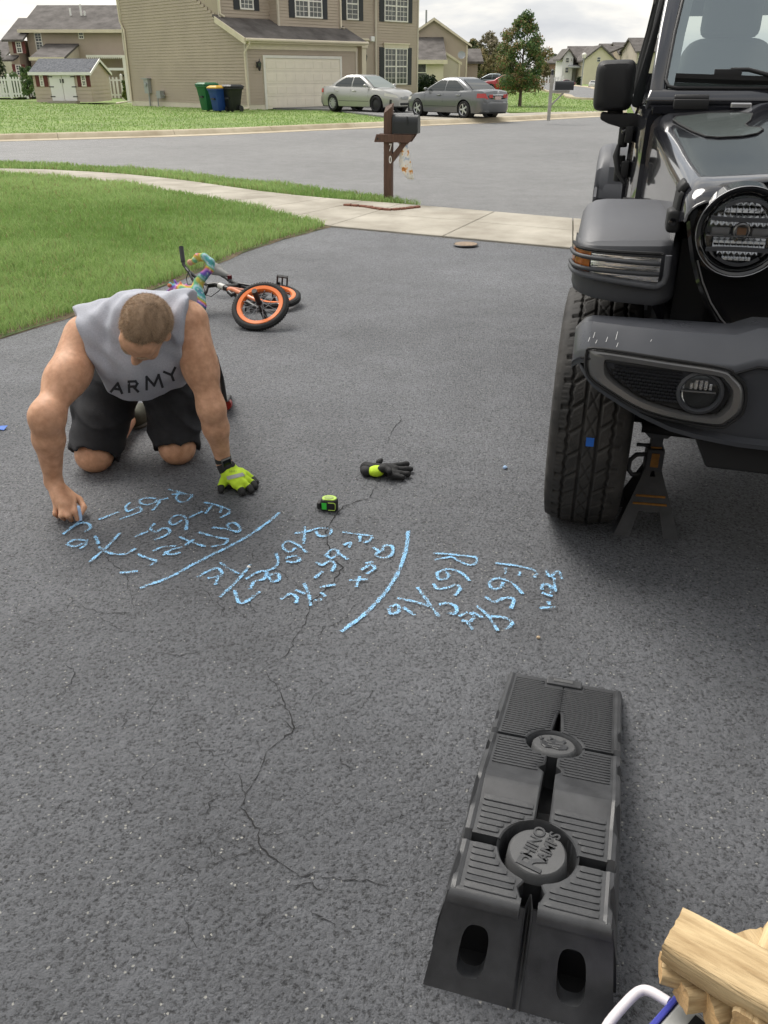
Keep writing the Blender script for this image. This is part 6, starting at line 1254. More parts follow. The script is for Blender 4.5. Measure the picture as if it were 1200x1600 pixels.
m = MB(); m.box((-0.019, -0.019, 0.29), (0.019, 0.019, 0.345)); m.build('ratchet_post', M['stand'], js)
m = MB(); m.box((-0.018, -0.0215, 0.292), (0.018, -0.0195, 0.306)); m.build('post_label', M['stand_amber'], js)
m = MB(); m.loft([[(x, -0.03, z), (x, 0.03, z), (x, 0.03, z+0.02), (x, -0.03, z+0.02)] for x, z in ((-0.055, 0.368), (-0.03, 0.342), (0.03, 0.342), (0.055, 0.368))]); m.build('saddle', M['stand'], js)
m = MB(); m.tube([(-0.03, -0.01, 0.272), (-0.062, -0.015, 0.270), (-0.080, -0.018, 0.25), (-0.082, -0.018, 0.215), (-0.068, -0.018, 0.196), (-0.03, -0.012, 0.196)], 0.0085, 8); m.build('handle', M['stand'], js, smooth=60)
m = MB(); m.tube([(-0.02, -0.01, 0.306), (-0.065, -0.01, 0.306)], 0.007, 8); m.build('pawl_pin', M['stand'], js, smooth=60)
# ================================================================== HOME SIDE OF THE DRIVEWAY (behind the photographer; it shades and is mirrored in the paintwork)
home = thing('home_house_front', None, None, kind='structure')
mb = MB(); siding(mb, (-9, -4.2), (-1.6, -4.2), 0.1, 3.5, (0, 1), 0.18); siding(mb, (4.2, -4.2), (10, -4.2), 0.1, 3.5, (0, 1), 0.18); siding(mb, (-1.6, -4.2), (4.2, -4.2), 2.5, 3.5, (0, 1), 0.18); mb.build('wall', M['siding'], home)
mb = MB(); mb.box((-9, -9, 3.5), (10, -3.7, 3.62)); mb.build('eave', M['trim_cream'], home)
mb = MB(); mb.box((-1.6, -9, -0.02), (-1.5, -4.25, 2.5)); mb.box((4.1, -9, -0.02), (4.2, -4.25, 2.5)); mb.box((-1.5, -9, -0.02), (4.1, -8.9, 2.5)); mb.box((-1.6, -9, 2.5), (4.2, -4.25, 2.6)); mb.build('garage_interior', mat('garage_dark', (0.10, 0.095, 0.09), 0.9), home)
mb = MB(); pitched(mb, [(-9, -3.6, 3.6), (10, -3.6, 3.6), (10, -8.0, 5.4), (-9, -8.0, 5.4)], 0.15); mb.build('roof', M['shingle'], home)

# ================================================================== THINGS ON THE DRIVEWAY
ZD = 0.0125
# ---- car ramp: s runs from the low far end (0) to the tall near end (L), t across
P_FL, P_FR, P_NL, P_NR = [np.array(gp(*p)[:2]) for p in ((790, 1064), (974, 1096), (668, 1560), (945, 1610))]
rc0 = (P_FL+P_FR)/2; rc1 = (P_NL+P_NR)/2; RL = float(np.linalg.norm(rc1-rc0)); rdir = (rc1-rc0)/RL; ra = math.atan2(rdir[1], rdir[0])
RWf, RWn = 0.142, 0.158
ramp = thing('wheel_ramp', 'black ribbed plastic wheel ramp with two round lettered discs', 'ramp', (rc0[0], rc0[1], ZD), ra)
M['ramp'] = mat('ramp_plastic', (0.040, 0.041, 0.044), 0.38, var=0.18, vscale=14, bump=0.12, bscale=700, rvar=0.08, vcol2=(0.066, 0.068, 0.072))
M['ramp_disc'] = mat('ramp_disc_plastic', (0.085, 0.086, 0.088), 0.5, var=0.1, vscale=30, bump=0.2, bscale=500)
M['ramp_dark'] = mat('ramp_shadow_plastic', (0.010, 0.010, 0.011), 0.5)  # near-black copy of the ramp plastic, shade of the hollows in its colour
def tz(s): return float(np.interp(s, [0.0, 0.03, 0.49, 0.52, 0.54, 0.57, 0.60, 0.78, 0.80, 0.825], [0.018, 0.026, 0.162, 0.172, 0.175, 0.171, 0.164, 0.168, 0.171, 0.166]))
ST = 0.815                                    # top edge of the tall front
def hw_r(s): return RWf+(0.136-RWf)*min(1, s/ST)        # half width of the top
DISC = ((0.352, 0.062, 0.046), (0.692, 0.072, 0.052))   # centre, well radius, disc radius
def slot(s):                                   # half width of the middle slot
    v = float(np.interp(s, [0.185, 0.195, 0.28, 0.40, 0.50, 0.60, 0.70, ST], [0.0, 0.004, 0.010, 0.011, 0.012, 0.013, 0.014, 0.016]))
    for c in (0.468, 0.782):
        d = 0.014**2-(s-c)**2
        if d > 0: v = max(v, 0.013+math.sqrt(d)*0.75)
    return v
def tin(s):
    v = slot(s)
    for c, r, _ in DISC:
        d = r*r-(s-c)**2
        if d > 0: v = max(v, math.sqrt(d))
    return v
GAP = [(0.0, 0.345), (0.357, 0.682), (0.704, ST)]
DEEP = 0.085
def panel(s0, s1, sg):
    ss = sorted(set([s0, s1]+[x for x in np.linspace(0, ST, 72) if s0 < x < s1]+[c+sg2*math.sqrt(max(0, r*r-k*k)) for c, r, _ in DISC for k in (0.0, 0.02, 0.04, 0.06) for sg2 in (-1, 1) if s0 < c+sg2*math.sqrt(max(0, r*r-k*k)) < s1]+[x for x in (0.49, 0.505, 0.52, 0.53, 0.54, 0.555, 0.57, 0.585, 0.60) if s0 < x < s1]))
    m = MB(); rings = []
    for s in ss:
        a, b = tin(s)+0.0, hw_r(s)-0.012; z = tz(s); zb = max(z-DEEP, 0.002)
        if b-a < 0.004: a = b-0.004
        e = 0.003
        rings.append([(s, sg*a, zb), (s, sg*a, z-e), (s, sg*(a+e), z), (s, sg*(b), z), (s, sg*b, zb)])
    m.loft(rings); return m.build('tread_panel', M['ramp'], ramp, smooth=30)
for (s0, s1) in GAP:
    for sg in (-1, 1): panel(s0, s1, sg)
# raised ribs on the panels
rb = MB(); rb.box((-0.5, -0.5, 0), (0.5, 0.5, 1)); rib0 = None
def rib(s, t0, t1, sg, wd_, h_=0.0035):
    global rib0
    if t1-t0 < 0.012: return
    sl_ = math.atan2(tz(s+0.004)-tz(s-0.004), 0.008)
    if rib0 is None: rib0 = rb.build('rib', M['ramp'], ramp, bevel=0.12, segs=1); o = rib0
    else: o = inst(rib0, ramp)
    o.location = (s, sg*(t0+t1)/2, tz(s)-0.0008); o.rotation_euler = (0, -sl_, 0); o.scale = (wd_, t1-t0, h_)
s = 0.022
while s < 0.485:
    if not any(abs(s-g) < 0.010 for g in (0.351,)):
        for sg in (-1, 1):
            t0 = max(tin(s-0.003), tin(s+0.003))+0.006
            if s < 0.185: t0 = 0.0 if sg > 0 else 0.0
            if s < 0.045: t0 = 0.05
            rib(s, t0 if t0 > 0 else 0.0005, hw_r(s)-0.018, sg, 0.0078)
    s += 0.0112
s = 0.590
while s < ST-0.012:
    if abs(s-0.693) > 0.018:
        for sg in (-1, 1):
            t0 = max(tin(s-0.005), tin(s+0.005))+0.008
            rib(s, t0, hw_r(s)-0.020, sg, 0.0128, 0.0038)
    s += 0.0152
# floor under the wells, side rails, tall front wall
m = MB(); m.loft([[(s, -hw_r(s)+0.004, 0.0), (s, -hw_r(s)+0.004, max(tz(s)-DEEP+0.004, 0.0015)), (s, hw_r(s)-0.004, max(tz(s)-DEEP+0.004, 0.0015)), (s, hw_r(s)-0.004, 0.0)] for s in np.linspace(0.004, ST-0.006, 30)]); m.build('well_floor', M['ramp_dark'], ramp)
def wbot(s): return 0.142+(0.165-0.142)*min(1, s/RL)
for sg in (-1, 1):
    m = MB(); rings = []
    for s in sorted(set(list(np.linspace(0.0, ST, 60))+[c+d for c in (0.24, 0.29, 0.40, 0.44, 0.55, 0.61, 0.735, 0.785) for d in (-0.014, -0.006, 0.006, 0.014)])):
        z = tz(s); h = hw_r(s); nt_ = any(abs(s-g) < 0.007 for g in (0.351, 0.693)); lowered = -0.018 if nt_ else 0.0
        sc_n = any(a < s < b for a, b in ((0.24, 0.29), (0.40, 0.44), (0.55, 0.61), (0.735, 0.785)))
        cut_ = 0.012 if sc_n else 0.0
        rings.append([(s, sg*(h-0.012), max(z-DEEP, 0.001)), (s, sg*(h-0.012), z+0.001+lowered), (s, sg*(h-0.006), z+0.003+lowered), (s, sg*(h+0.002-cut_*0.4), z+0.001-cut_*0.2+lowered), (s, sg*(h+0.006-cut_*0.6), max(z-0.012-cut_, 0.006)), (s, sg*(h+0.006+(wbot(s)-h)*0.6-cut_*0.2), max(z*0.45, 0.003)), (s, sg*(wbot(s)+0.004), 0.0), (s, sg*(wbot(s)-0.004), 0.0)])
    m.loft(rings); m.build('side_rail', M['ramp'], ramp, smooth=28)
# front wall, two halves with a long oval hole each
def fw(t, k):                                  # k 0 at the ground .. 1 at the top edge
    s = RL-(RL-ST-0.006)*k**0.9; z = tz(ST)*k; hwk = wbot(RL)+(hw_r(ST)+0.006-wbot(RL))*k; return (s, t*hwk, z)
holes = []
m = MB()
for sg in (-1, 1):
    cx, cz, rx, rz_ = sg*0.55, 0.44, 0.165, 0.275; n = 32
    ring_o = []; ring_i = []
    for i in range(n):
        a = 2*PI*i/n; ca, sa = math.cos(a), math.sin(a); x = math.copysign(abs(ca)**0.75, ca); y = math.copysign(abs(sa)**0.55, sa); ring_i.append((cx+rx*x*0.95, cz+rz_*y))
    lo, hi = (0.035, 1.0) if sg > 0 else (-1.0, -0.035)
    for i in range(n):
        a = 2*PI*i/n; ca, sa = math.cos(a), math.sin(a); k_ = 1/max(abs(ca), abs(sa)); ring_o.append((min(max((lo+hi)/2+(hi-lo)/2*ca*k_, lo), hi), min(max(0.5+0.5*sa*k_, 0), 1)))
    mid_ = [((o_[0]+i_[0])/2, (o_[1]+i_[1])/2) for o_, i_ in zip(ring_o, ring_i)]
    m.loft([[fw(*p) for p in ring_o], [fw(*p) for p in mid_], [fw(*p) for p in ring_i], [tuple(np.array(fw(*p))+np.array((-0.008, 0, -0.003))) for p in ring_i], [tuple(np.array(fw(*p))+np.array((-0.03, 0, -0.006))) for p in ring_i]], caps=False)
m.build('front_wall', M['ramp'], ramp, smooth=35)
m = MB(); m.loft([[(ST-0.012, t*hw_r(ST), tz(ST)+0.001), (ST-0.003, t*hw_r(ST), tz(ST)+0.003), (ST+0.006, t*(hw_r(ST)+0.003), tz(ST)+0.001), (ST+0.013, t*(hw_r(ST)+0.005), tz(ST)-0.006), (ST+0.017, t*(hw_r(ST)+0.0055), tz(ST)-0.017), (ST-0.012, t*hw_r(ST), tz(ST)-0.02)] for t in np.linspace(0.11, 1.0, 6)]); m.loft([[(ST-0.012, -t*hw_r(ST), tz(ST)+0.001), (ST-0.003, -t*hw_r(ST), tz(ST)+0.003), (ST+0.006, -t*(hw_r(ST)+0.003), tz(ST)+0.001), (ST+0.013, -t*(hw_r(ST)+0.005), tz(ST)-0.006), (ST+0.017, -t*(hw_r(ST)+0.0055), tz(ST)-0.017), (ST-0.012, -t*hw_r(ST), tz(ST)-0.02)] for t in np.linspace(0.11, 1.0, 6)]); m.build('front_edge', M['ramp'], ramp, smooth=50)
m = MB(); m.box((ST-0.03, -0.135, 0.001), (RL-0.012, 0.135, 0.004)); m.box((ST-0.035, -0.135, 0.004), (ST-0.03, 0.135, 0.12)); m.build('hollow_shade', M['ramp_dark'], ramp)  # dark plates added so the hollow behind the holes looks black with shade
m = MB(); m.loft([[tuple(np.array(fw(-0.035-0.02*k, k))+np.array((0.002, 0, 0.001))), tuple(np.array(fw(-0.01, k))+np.array((-0.03*k-0.001, 0, 0))), tuple(np.array(fw(0.01, k))+np.array((-0.03*k-0.001, 0, 0))), tuple(np.array(fw(0.035+0.02*k, k))+np.array((0.002, 0, 0.001)))] for k in np.linspace(0, 1.0, 8)], closed=False); m.build('front_groove', M['ramp'], ramp, smooth=50)
# discs
for i, (c, rw, rd) in enumerate(DISC):
    z = tz(c); sl_ = math.atan2(tz(c+0.03)-tz(c-0.03), 0.06) if i == 0 else 0.0
    T = Matrix.Translation((c, 0, z-0.002)) @ Matrix.Rotation(-sl_, 4, 'Y')
    m = MB(); m.lathe([(rd+0.010, -DEEP+0.004), (rd+0.002, -0.004), (rd-0.002, 0.0), (0.001, 0.0)], 48, M=T); dk = m.build('disc', M['ramp_disc'], ramp, smooth=40)
    m = MB(); m.lathe([(rw, -DEEP+0.006), (rw, -0.006), (rw+0.004, 0.001)], 48, M=T); m.build('well_rim', M['ramp'], ramp, smooth=40)
    if i == 1:
        B_ = T @ Matrix.Rotation(PI/2, 4, 'Z') @ Matrix.Rotation(R(74), 4, 'Z')
        text_mesh('HINO', 0.030, 'lettering', M['ramp'], dk, 0.0012, B_ @ Matrix.Translation((0.016, 0.013, 0.001)) @ Matrix.Shear('XY', 4, (0.22, 0)), bold=True); text_mesh('AMPS', 0.030, 'lettering', M['ramp'], dk, 0.0012, B_ @ Matrix.Translation((0.020, -0.015, 0.001)) @ Matrix.Shear('XY', 4, (0.22, 0)), bold=True)
        text_mesh('R', 0.066, 'lettering', M['ramp'], dk, 0.0012, B_ @ Matrix.Translation((-0.028, -0.002, 0.001)) @ Matrix.Shear('XY', 4, (0.22, 0)), bold=True)
    else:
        # embossed rhinoceros head emblem
        B_ = T @ Matrix.Rotation(PI/2, 4, 'Z')
        shapes = [[(-0.030, -0.018), (-0.020, -0.028), (-0.004, -0.024), (0.012, -0.028), (0.030, -0.020), (0.034, -0.004), (0.022, 0.004), (0.026, 0.018), (0.010, 0.014), (0.000, 0.026), (-0.006, 0.012), (-0.022, 0.016), (-0.034, 0.004)],
                  [(-0.034, 0.008), (-0.040, 0.026), (-0.024, 0.018)], [(-0.012, 0.018), (-0.014, 0.036), (-0.003, 0.024)], [(0.016, 0.018), (0.022, 0.032), (0.028, 0.016)]]
        for sh_p in shapes:
            m = MB(); m.T = B_; m.prism(sh_p, lambda x, y: (x*0.95, y*0.95, -0.001), lambda x, y: (x*0.9, y*0.9, 0.0035)); m.build('emblem', M['ramp'], dk, bevel=0.0015, segs=1)
        for (x, y, w_, h_) in ((-0.012, -0.004, 0.006, 0.003), (0.010, -0.002, 0.008, 0.003), (0.0, -0.016, 0.014, 0.003), (-0.02, 0.004, 0.004, 0.006)):
            m = MB(); m.T = B_; m.box((x-w_, y-h_, 0.003), (x+w_, y+h_, 0.0045)); m.build('emblem_line', M['ramp_disc'], dk)
m = MB(); m.box((0.006, -0.045, 0.020), (0.034, 0.045, 0.0335)); m.build('tab', M['ramp'], ramp, bevel=0.003); m = MB(); m.box((0.012, -0.028, 0.030), (0.024, 0.022, 0.0355)); m.build('tab_insert', M['ramp_disc'], ramp, bevel=0.002)

# ---- firewood on a low metal stool
M['wood'] = mat('split_wood', (0.46, 0.30, 0.14), 0.8, var=0.3, vscale=22, bump=0.8, bscale=55, stretch=(0.22, 2.0, 2.0), vcol2=(0.74, 0.57, 0.33), detail=10)
M['wood_end'] = mat('sawn_wood', (0.56, 0.36, 0.17), 0.8, var=0.3, vscale=30, bump=0.5, bscale=90)
def log(label, pos, rot, size, seed, top=0.0, knot=False):
    rng = np.random.RandomState(seed); t = thing('firewood_log', label, 'firewood', pos, 0, 'split logs on the metal stool'); t.rotation_euler = rot
    L_, W_, H_ = size; m = MB(); rings = []; k = 26; rc = 0.22*H_; per = []
    for (cx, cy, a0) in ((W_/2-rc, H_/2-rc, 0), (-W_/2+rc, H_/2-rc, PI/2), (-W_/2+rc, -H_/2+rc, PI), (W_/2-rc, -H_/2+rc, 1.5*PI)):
        for q in range(4): a = a0+PI/2*q/3; per.append((cx+rc*math.cos(a), cy+rc*math.sin(a)))
        nx_ = 6
    dense = []
    for i in range(len(per)):
        p, q = np.array(per[i]), np.array(per[(i+1) % len(per)]); nn = max(1, int(np.linalg.norm(q-p)/0.008))
        for j in range(nn): dense.append(p+(q-p)*j/nn)
    n = len(dense); g1 = rng.randn(n)*0.00035; g1 = np.convolve(np.concatenate([g1[-2:], g1, g1[:2]]), [0.2, 0.3, 0.3, 0.2], 'same')[2:-2]*1.6; off = rng.randn(n)*0.0008; ph = rng.rand(3)*6
    for i in range(k+1):
        x = -L_/2+L_*i/k; sc_ = 1+0.035*math.sin(x*11+ph[0])-0.05*(abs(2*x/L_)**6); ring = []
        for j, p in enumerate(dense):
            d = p/ (np.linalg.norm(p)+1e-9); bow = 0.004*math.sin(x*17+ph[1]+j*0.15); ring.append((x+(off[j] if i in (0, k) else 0), p[0]*sc_+d[0]*(g1[j]+bow), p[1]*sc_+d[1]*(g1[j]*1.2+bow)+top*x/L_))
        rings.append(ring)
    m.loft(rings, caps=False); m.build('split_face', M['wood'], t, smooth=38)
    for i, nm in ((0, 'sawn_end'), (k, 'sawn_end')):
        q = MB(); c = np.mean(np.array(rings[i]), 0); q.add([tuple(c)]+rings[i], [(0, 1+j, 1+(j+1) % n) for j in range(n)]); q.build(nm, M['wood_end'], t)
    return t
stool_z = 0.14
def at_z(px, py, z): return gp(px, py, z)
st_c = np.array(at_z(1150, 1640, stool_z)[:2])
A0 = np.array(at_z(1062, 1553, stool_z)[:2]); A1 = np.array(at_z(1008, 1615, stool_z)[:2]); A2 = np.array(at_z(1160, 1610, stool_z)[:2])
e1 = (A1-A0)/np.linalg.norm(A1-A0); e2 = np.array([-e1[1], e1[0]])
if e2 @ (A2-A0) < 0: e2 = -e2
ang_s = math.atan2(e2[1], e2[0])
stl = thing('metal_stool', 'low grey metal stool with blue edge and white tube handle under the firewood', 'stool', (A0[0], A0[1], ZD), ang_s)
M['stool_grey'] = mat('stool_grey', (0.42, 0.43, 0.42), 0.4, metal=0.2, var=0.12, vscale=18); M['stool_blue'] = mat('stool_blue', (0.05, 0.06, 0.36), 0.4); M['tube_white'] = mat('tube_white', (0.74, 0.70, 0.72), 0.3, var=0.05)
hz = stool_z-ZD; sgn_ = 1 if (Matrix.Rotation(-ang_s, 3, 'Z') @ Vector((e1[0], e1[1], 0))).y > 0 else -1
SWd, SLn = 0.30, 0.34
m = MB(); m.box((0.006, sgn_*0.004, hz-0.02), (SWd, sgn_*SLn, hz)); m.build('top_plate', M['stool_grey'], stl, bevel=0.004)
m = MB(); m.box((-0.004, -sgn_*0.002, hz-0.028), (0.005, sgn_*(SLn+0.004), hz+0.004)); m.build('edge_strip', M['stool_blue'], stl, bevel=0.002)
m = MB(); m.box((0.035, sgn_*0.012, hz), (0.17, sgn_*0.040, hz+0.0025)); m.build('hand_slot', M['junder'], stl, bevel=0.001)
for (x, y) in ((0.02, 0.02), (SWd-0.02, 0.02), (0.02, SLn-0.02), (SWd-0.02, SLn-0.02)):
    m = MB(); m.tube([(x, sgn_*y, hz-0.02), (x*1.0, sgn_*y, 0.0)], 0.012, 8); m.build('leg', M['tube_white'], stl, smooth=60)
pts = [gp(930, 1640, 0.08), gp(952, 1598, 0.10), gp(985, 1560, 0.11), gp(1002, 1548, 0.115), gp(1018, 1550, 0.12), gp(1045, 1566, 0.125)]
Ti = Matrix.Translation((A0[0], A0[1], ZD)) @ Matrix.Rotation(ang_s, 4, 'Z'); Ti.invert()
m = MB(); m.tube([tuple(Ti @ Vector((p[0], p[1], z_))) for p, z_ in zip(arc([q[:2] for q in pts], 5), np.interp(np.linspace(0, 5, 26), range(6), [q[2] for q in pts]))], 0.0085, 10); m.build('tube_handle', M['tube_white'], stl, smooth=60)
def lp3(px, py, z): return gp(px, py, z)
ya = math.atan2(gp(1200, 1545, 0.235)[1]-gp(1065, 1465, 0.235)[1], gp(1200, 1545, 0.235)[0]-gp(1065, 1465, 0.235)[0])
def log_end(label, px, py, z, yaw, size, seed, roll=0.0):
    e = np.array(gp(px, py, z)); c = e+np.array([math.cos(yaw), math.sin(yaw), 0])*size[0]/2; return log(label, tuple(c), (roll, 0, yaw), size, seed)
c_ = gp(1146, 1512, 0.250); log('thick split log lying on top of the firewood stack', (c_[0], c_[1], 0.250), (0, 0, ya), (0.190, 0.092, 0.046), 3)
log_end('split log with pale corner sticking out behind the top log', 1168, 1466, 0.205, R(-78), (0.19, 0.055, 0.040), 4)
log_end('short split log end left under the top log', 1032, 1512, 0.205, R(-12), (0.17, 0.048, 0.036), 5, R(15))
log_end('dark knotted log end in the middle of the stack', 1062, 1552, 0.190, R(8), (0.17, 0.050, 0.040), 6, R(-20))
log_end('lower split log with pale wedge end at the bottom right', 1105, 1578, 0.190, R(14), (0.17, 0.045, 0.042), 7, R(35))
log_end('split log at the right edge beside the top log', 1168, 1612, 0.215, R(52), (0.20, 0.055, 0.050), 8, R(10))
# ================================================================== KNEELING PERSON
from mathutils.bvhtree import BVHTree
A_ = np.array
M['skin'] = mat('skin', (0.60, 0.315, 0.185), 0.46, var=0.16, vscale=34, bump=0.22, bscale=420, sub=0.12, vcol2=(0.72, 0.415, 0.265), spec=0.35)
M['hair'] = mat('short_hair', (0.32, 0.215, 0.13), 0.75, var=0.45, vscale=38, bump=0.7, bscale=420, vcol2=(0.52, 0.365, 0.245), stretch=(1, 1, 0.5), detail=12)
M['shirt'] = mat('heather_grey_cotton', (0.40, 0.41, 0.465), 0.9, var=0.1, vscale=220, bump=0.25, bscale=500, vcol2=(0.47, 0.48, 0.53), detail=6)
M['shorts'] = mat('black_twill', (0.018, 0.018, 0.021), 0.8, var=0.25, vscale=30, bump=0.35, bscale=300)
M['neon'] = mat('neon_yellow_knit', (0.50, 0.72, 0.03), 0.7, var=0.08, vscale=60, bump=0.3, bscale=500)
M['glove_black'] = mat('black_glove', (0.018, 0.018, 0.019), 0.75, var=0.3, vscale=60, bump=0.4, bscale=300)
M['reflect_tape'] = mat('reflective_tape', (0.34, 0.34, 0.33), 0.4, metal=0.3)
man = thing('person', 'person in grey sleeveless shirt and black shorts kneeling to write with chalk', 'person', (-1.0, 3.2, ZD))
OFF = A_([-1.0, 3.2, ZD])
def G(px, py, z): return A_(gp(px, py, z))
# joints
hip_c = A_([-0.995, 3.40, 0.46]); neck = A_([-0.885, 2.965, 0.655])
shR, elR, wrR = A_([-1.095, 2.985, 0.600]), A_([-1.170, 2.705, 0.400]), A_([-1.213, 2.755, 0.128])
shL, elL, wrL = A_([-0.705, 2.985, 0.660]), A_([-0.640, 2.910, 0.355]), A_([-0.626, 2.968, 0.112])
head = A_([-0.797, 2.735, 0.700])
hipR, knR, anR = A_([-1.10, 3.385, 0.44]), A_([-1.185, 3.105, 0.068]), A_([-1.16, 3.53, 0.065])
hipL, knL, anL = A_([-0.915, 3.385, 0.44]), A_([-0.862, 3.180, 0.068]), A_([-0.90, 3.60, 0.065])
# head frame: crown towards the viewer, face looking down
fy = A_([-0.36, -0.45, -0.82]); fy /= np.linalg.norm(fy); fz = A_([0.12, -0.86, 0.50]); fz -= fy*(fz@fy); fz /= np.linalg.norm(fz); fx = np.cross(fy, fz)
HM = np.stack([fx, fy, fz], 1)
HS = 0.93
def hd(x, y, z): return head+HM@A_([x, y, z])*HS
S = SDF()
# torso, neck, arms
S.ell([-0.915, 3.07, 0.585], [0.185, 0.15, 0.115], k=0.04); S.ell([-0.95, 3.25, 0.505], [0.165, 0.17, 0.12], k=0.05); S.ell(hip_c, [0.165, 0.14, 0.14], k=0.05)
S.cone(neck, hd(0, -0.055, -0.075), 0.068, 0.062, 0.04)
S.cone(neck, shR*0.85+neck*0.15, 0.085, 0.078, 0.05); S.cone(neck, shL*0.85+neck*0.15, 0.085, 0.078, 0.05)
S.cone(shR, shR*0.45+elR*0.55, 0.074, 0.060, 0.03); S.cone(shR*0.45+elR*0.55, elR, 0.060, 0.044, 0.05); S.ell(shR*0.62+elR*0.38+A_([0.02, -0.01, -0.012]), [0.055, 0.074, 0.060], k=0.04)
S.cone(elR, elR*0.68+wrR*0.32, 0.046, 0.050, 0.05); S.cone(elR*0.68+wrR*0.32, wrR, 0.052, 0.029, 0.03); S.ell(elR+A_([0.004, 0.0, 0.0]), [0.044, 0.046, 0.046], k=0.05)
S.cone(shL, shL*0.45+elL*0.55, 0.070, 0.054, 0.03); S.cone(shL*0.45+elL*0.55, elL, 0.054, 0.042, 0.05); S.ell(shL*0.6+elL*0.4+A_([0.0, -0.02, 0]), [0.052, 0.056, 0.085], k=0.04)
S.cone(elL, elL*0.65+wrL*0.35, 0.045, 0.044, 0.05); S.cone(elL*0.65+wrL*0.35, wrL, 0.046, 0.027, 0.03); S.cone(wrL, wrL+A_([0.03, -0.03, -0.06]), 0.028, 0.026, 0.02)
# legs
for h_, k_, a_ in ((hipR, knR, anR), (hipL, knL, anL)):
    S.cone(h_, k_+A_([0, 0.02, 0.02]), 0.098, 0.066, 0.04); S.ell(k_+A_([0, 0.01, 0]), [0.064, 0.066, 0.056], k=0.05); S.cone(k_+A_([0, 0.05, -0.01]), k_*0.6+a_*0.4, 0.056, 0.060, 0.03); S.cone(k_*0.6+a_*0.4, a_, 0.060, 0.036, 0.03)
# head
S.ell(hd(0, -0.012, 0.018), [0.073, 0.094, 0.092], HM, 0.02); S.ell(hd(0, -0.045, 0.005), [0.071, 0.062, 0.080], HM, 0.03); S.ell(hd(0, 0.040, -0.045), [0.056, 0.051, 0.070], HM, 0.03); S.ell(hd(0, 0.062, -0.092), [0.034, 0.032, 0.028], HM, 0.03)
S.ell(hd(0, 0.066, 0.025), [0.058, 0.026, 0.035], HM, 0.025)
for sx in (-1, 1):
    S.cone(hd(sx*0.014, 0.094, 0.006), hd(sx*0.048, 0.084, 0.008), 0.010, 0.008, 0.012)            # brow
    S.ell(hd(sx*0.031, 0.098, -0.012), [0.016, 0.012, 0.010], HM, 0.012, 's')                        # eye socket
    S.ell(hd(sx*0.031, 0.085, -0.013), [0.012, 0.010, 0.010], HM, 0.003)                             # eyeball under the lid
    S.ell(hd(sx*0.043, 0.068, -0.042), [0.020, 0.020, 0.020], HM, 0.02)                              # cheek
    S.ell(hd(sx*0.082, -0.008, -0.010), [0.010, 0.018, 0.030], HM, 0.008); S.ell(hd(sx*0.090, 0.0, -0.006), [0.006, 0.010, 0.018], HM, 0.006, 's')   # ear
    S.ell(hd(sx*0.013, 0.104, -0.050), [0.009, 0.010, 0.008], HM, 0.006)                             # nostril wing
S.cone(hd(0, 0.094, 0.0), hd(0, 0.118, -0.044), 0.009, 0.0135, 0.012); S.ell(hd(0, 0.090, -0.072), [0.024, 0.014, 0.007], HM, 0.008); S.ell(hd(0, 0.089, -0.082), [0.020, 0.012, 0.007], HM, 0.008)
# bare writing hand: palm, four curled fingers, thumb pinching the chalk
pk = [G(88, 787, 0.072), G(96, 788, 0.078), G(105, 786, 0.080), G(114, 780, 0.078)]      # knuckles, little to index
S.cone(wrR, (pk[1]+pk[2])/2+A_([0, 0.01, -0.006]), 0.030, 0.030, 0.02)
for q in pk: S.cone(wrR*0.45+q*0.55, q, 0.017, 0.0125, 0.014)
mids = [G(86, 803, 0.048), G(96, 806, 0.050), G(106, 806, 0.052), G(117, 800, 0.056)]; tips = [G(91, 808, 0.020), G(101, 811, 0.020), G(112, 813, 0.019), G(121, 812, 0.026)]
for q, m_1, t_1, r_ in zip(pk, mids, tips, (0.0095, 0.0105, 0.0108, 0.0103)):
    S.cone(q, m_1, r_+0.0015, r_, 0.006); S.cone(m_1, t_1, r_, r_*0.85, 0.005)
S.cone(wrR*0.6+pk[3]*0.4, G(124, 781, 0.062), 0.017, 0.0135, 0.014); S.cone(G(124, 781, 0.062), G(131, 793, 0.045), 0.0130, 0.0115, 0.006); S.cone(G(131, 793, 0.045), G(127, 803, 0.034), 0.0112, 0.0090, 0.006)
for p in S.p:
    for q in (1, 2):
        if p[0] == 'c' or q == 1: p[q][:] = p[q]-OFF
body = sdf_obj('body', S, 0.0052, M['skin'], man, relax=2)
def shifted(S_):
    for p in S_.p:
        for q in (1, 2):
            if p[0] == 'c' or q == 1: p[q][:] = p[q]-OFF
    return S_
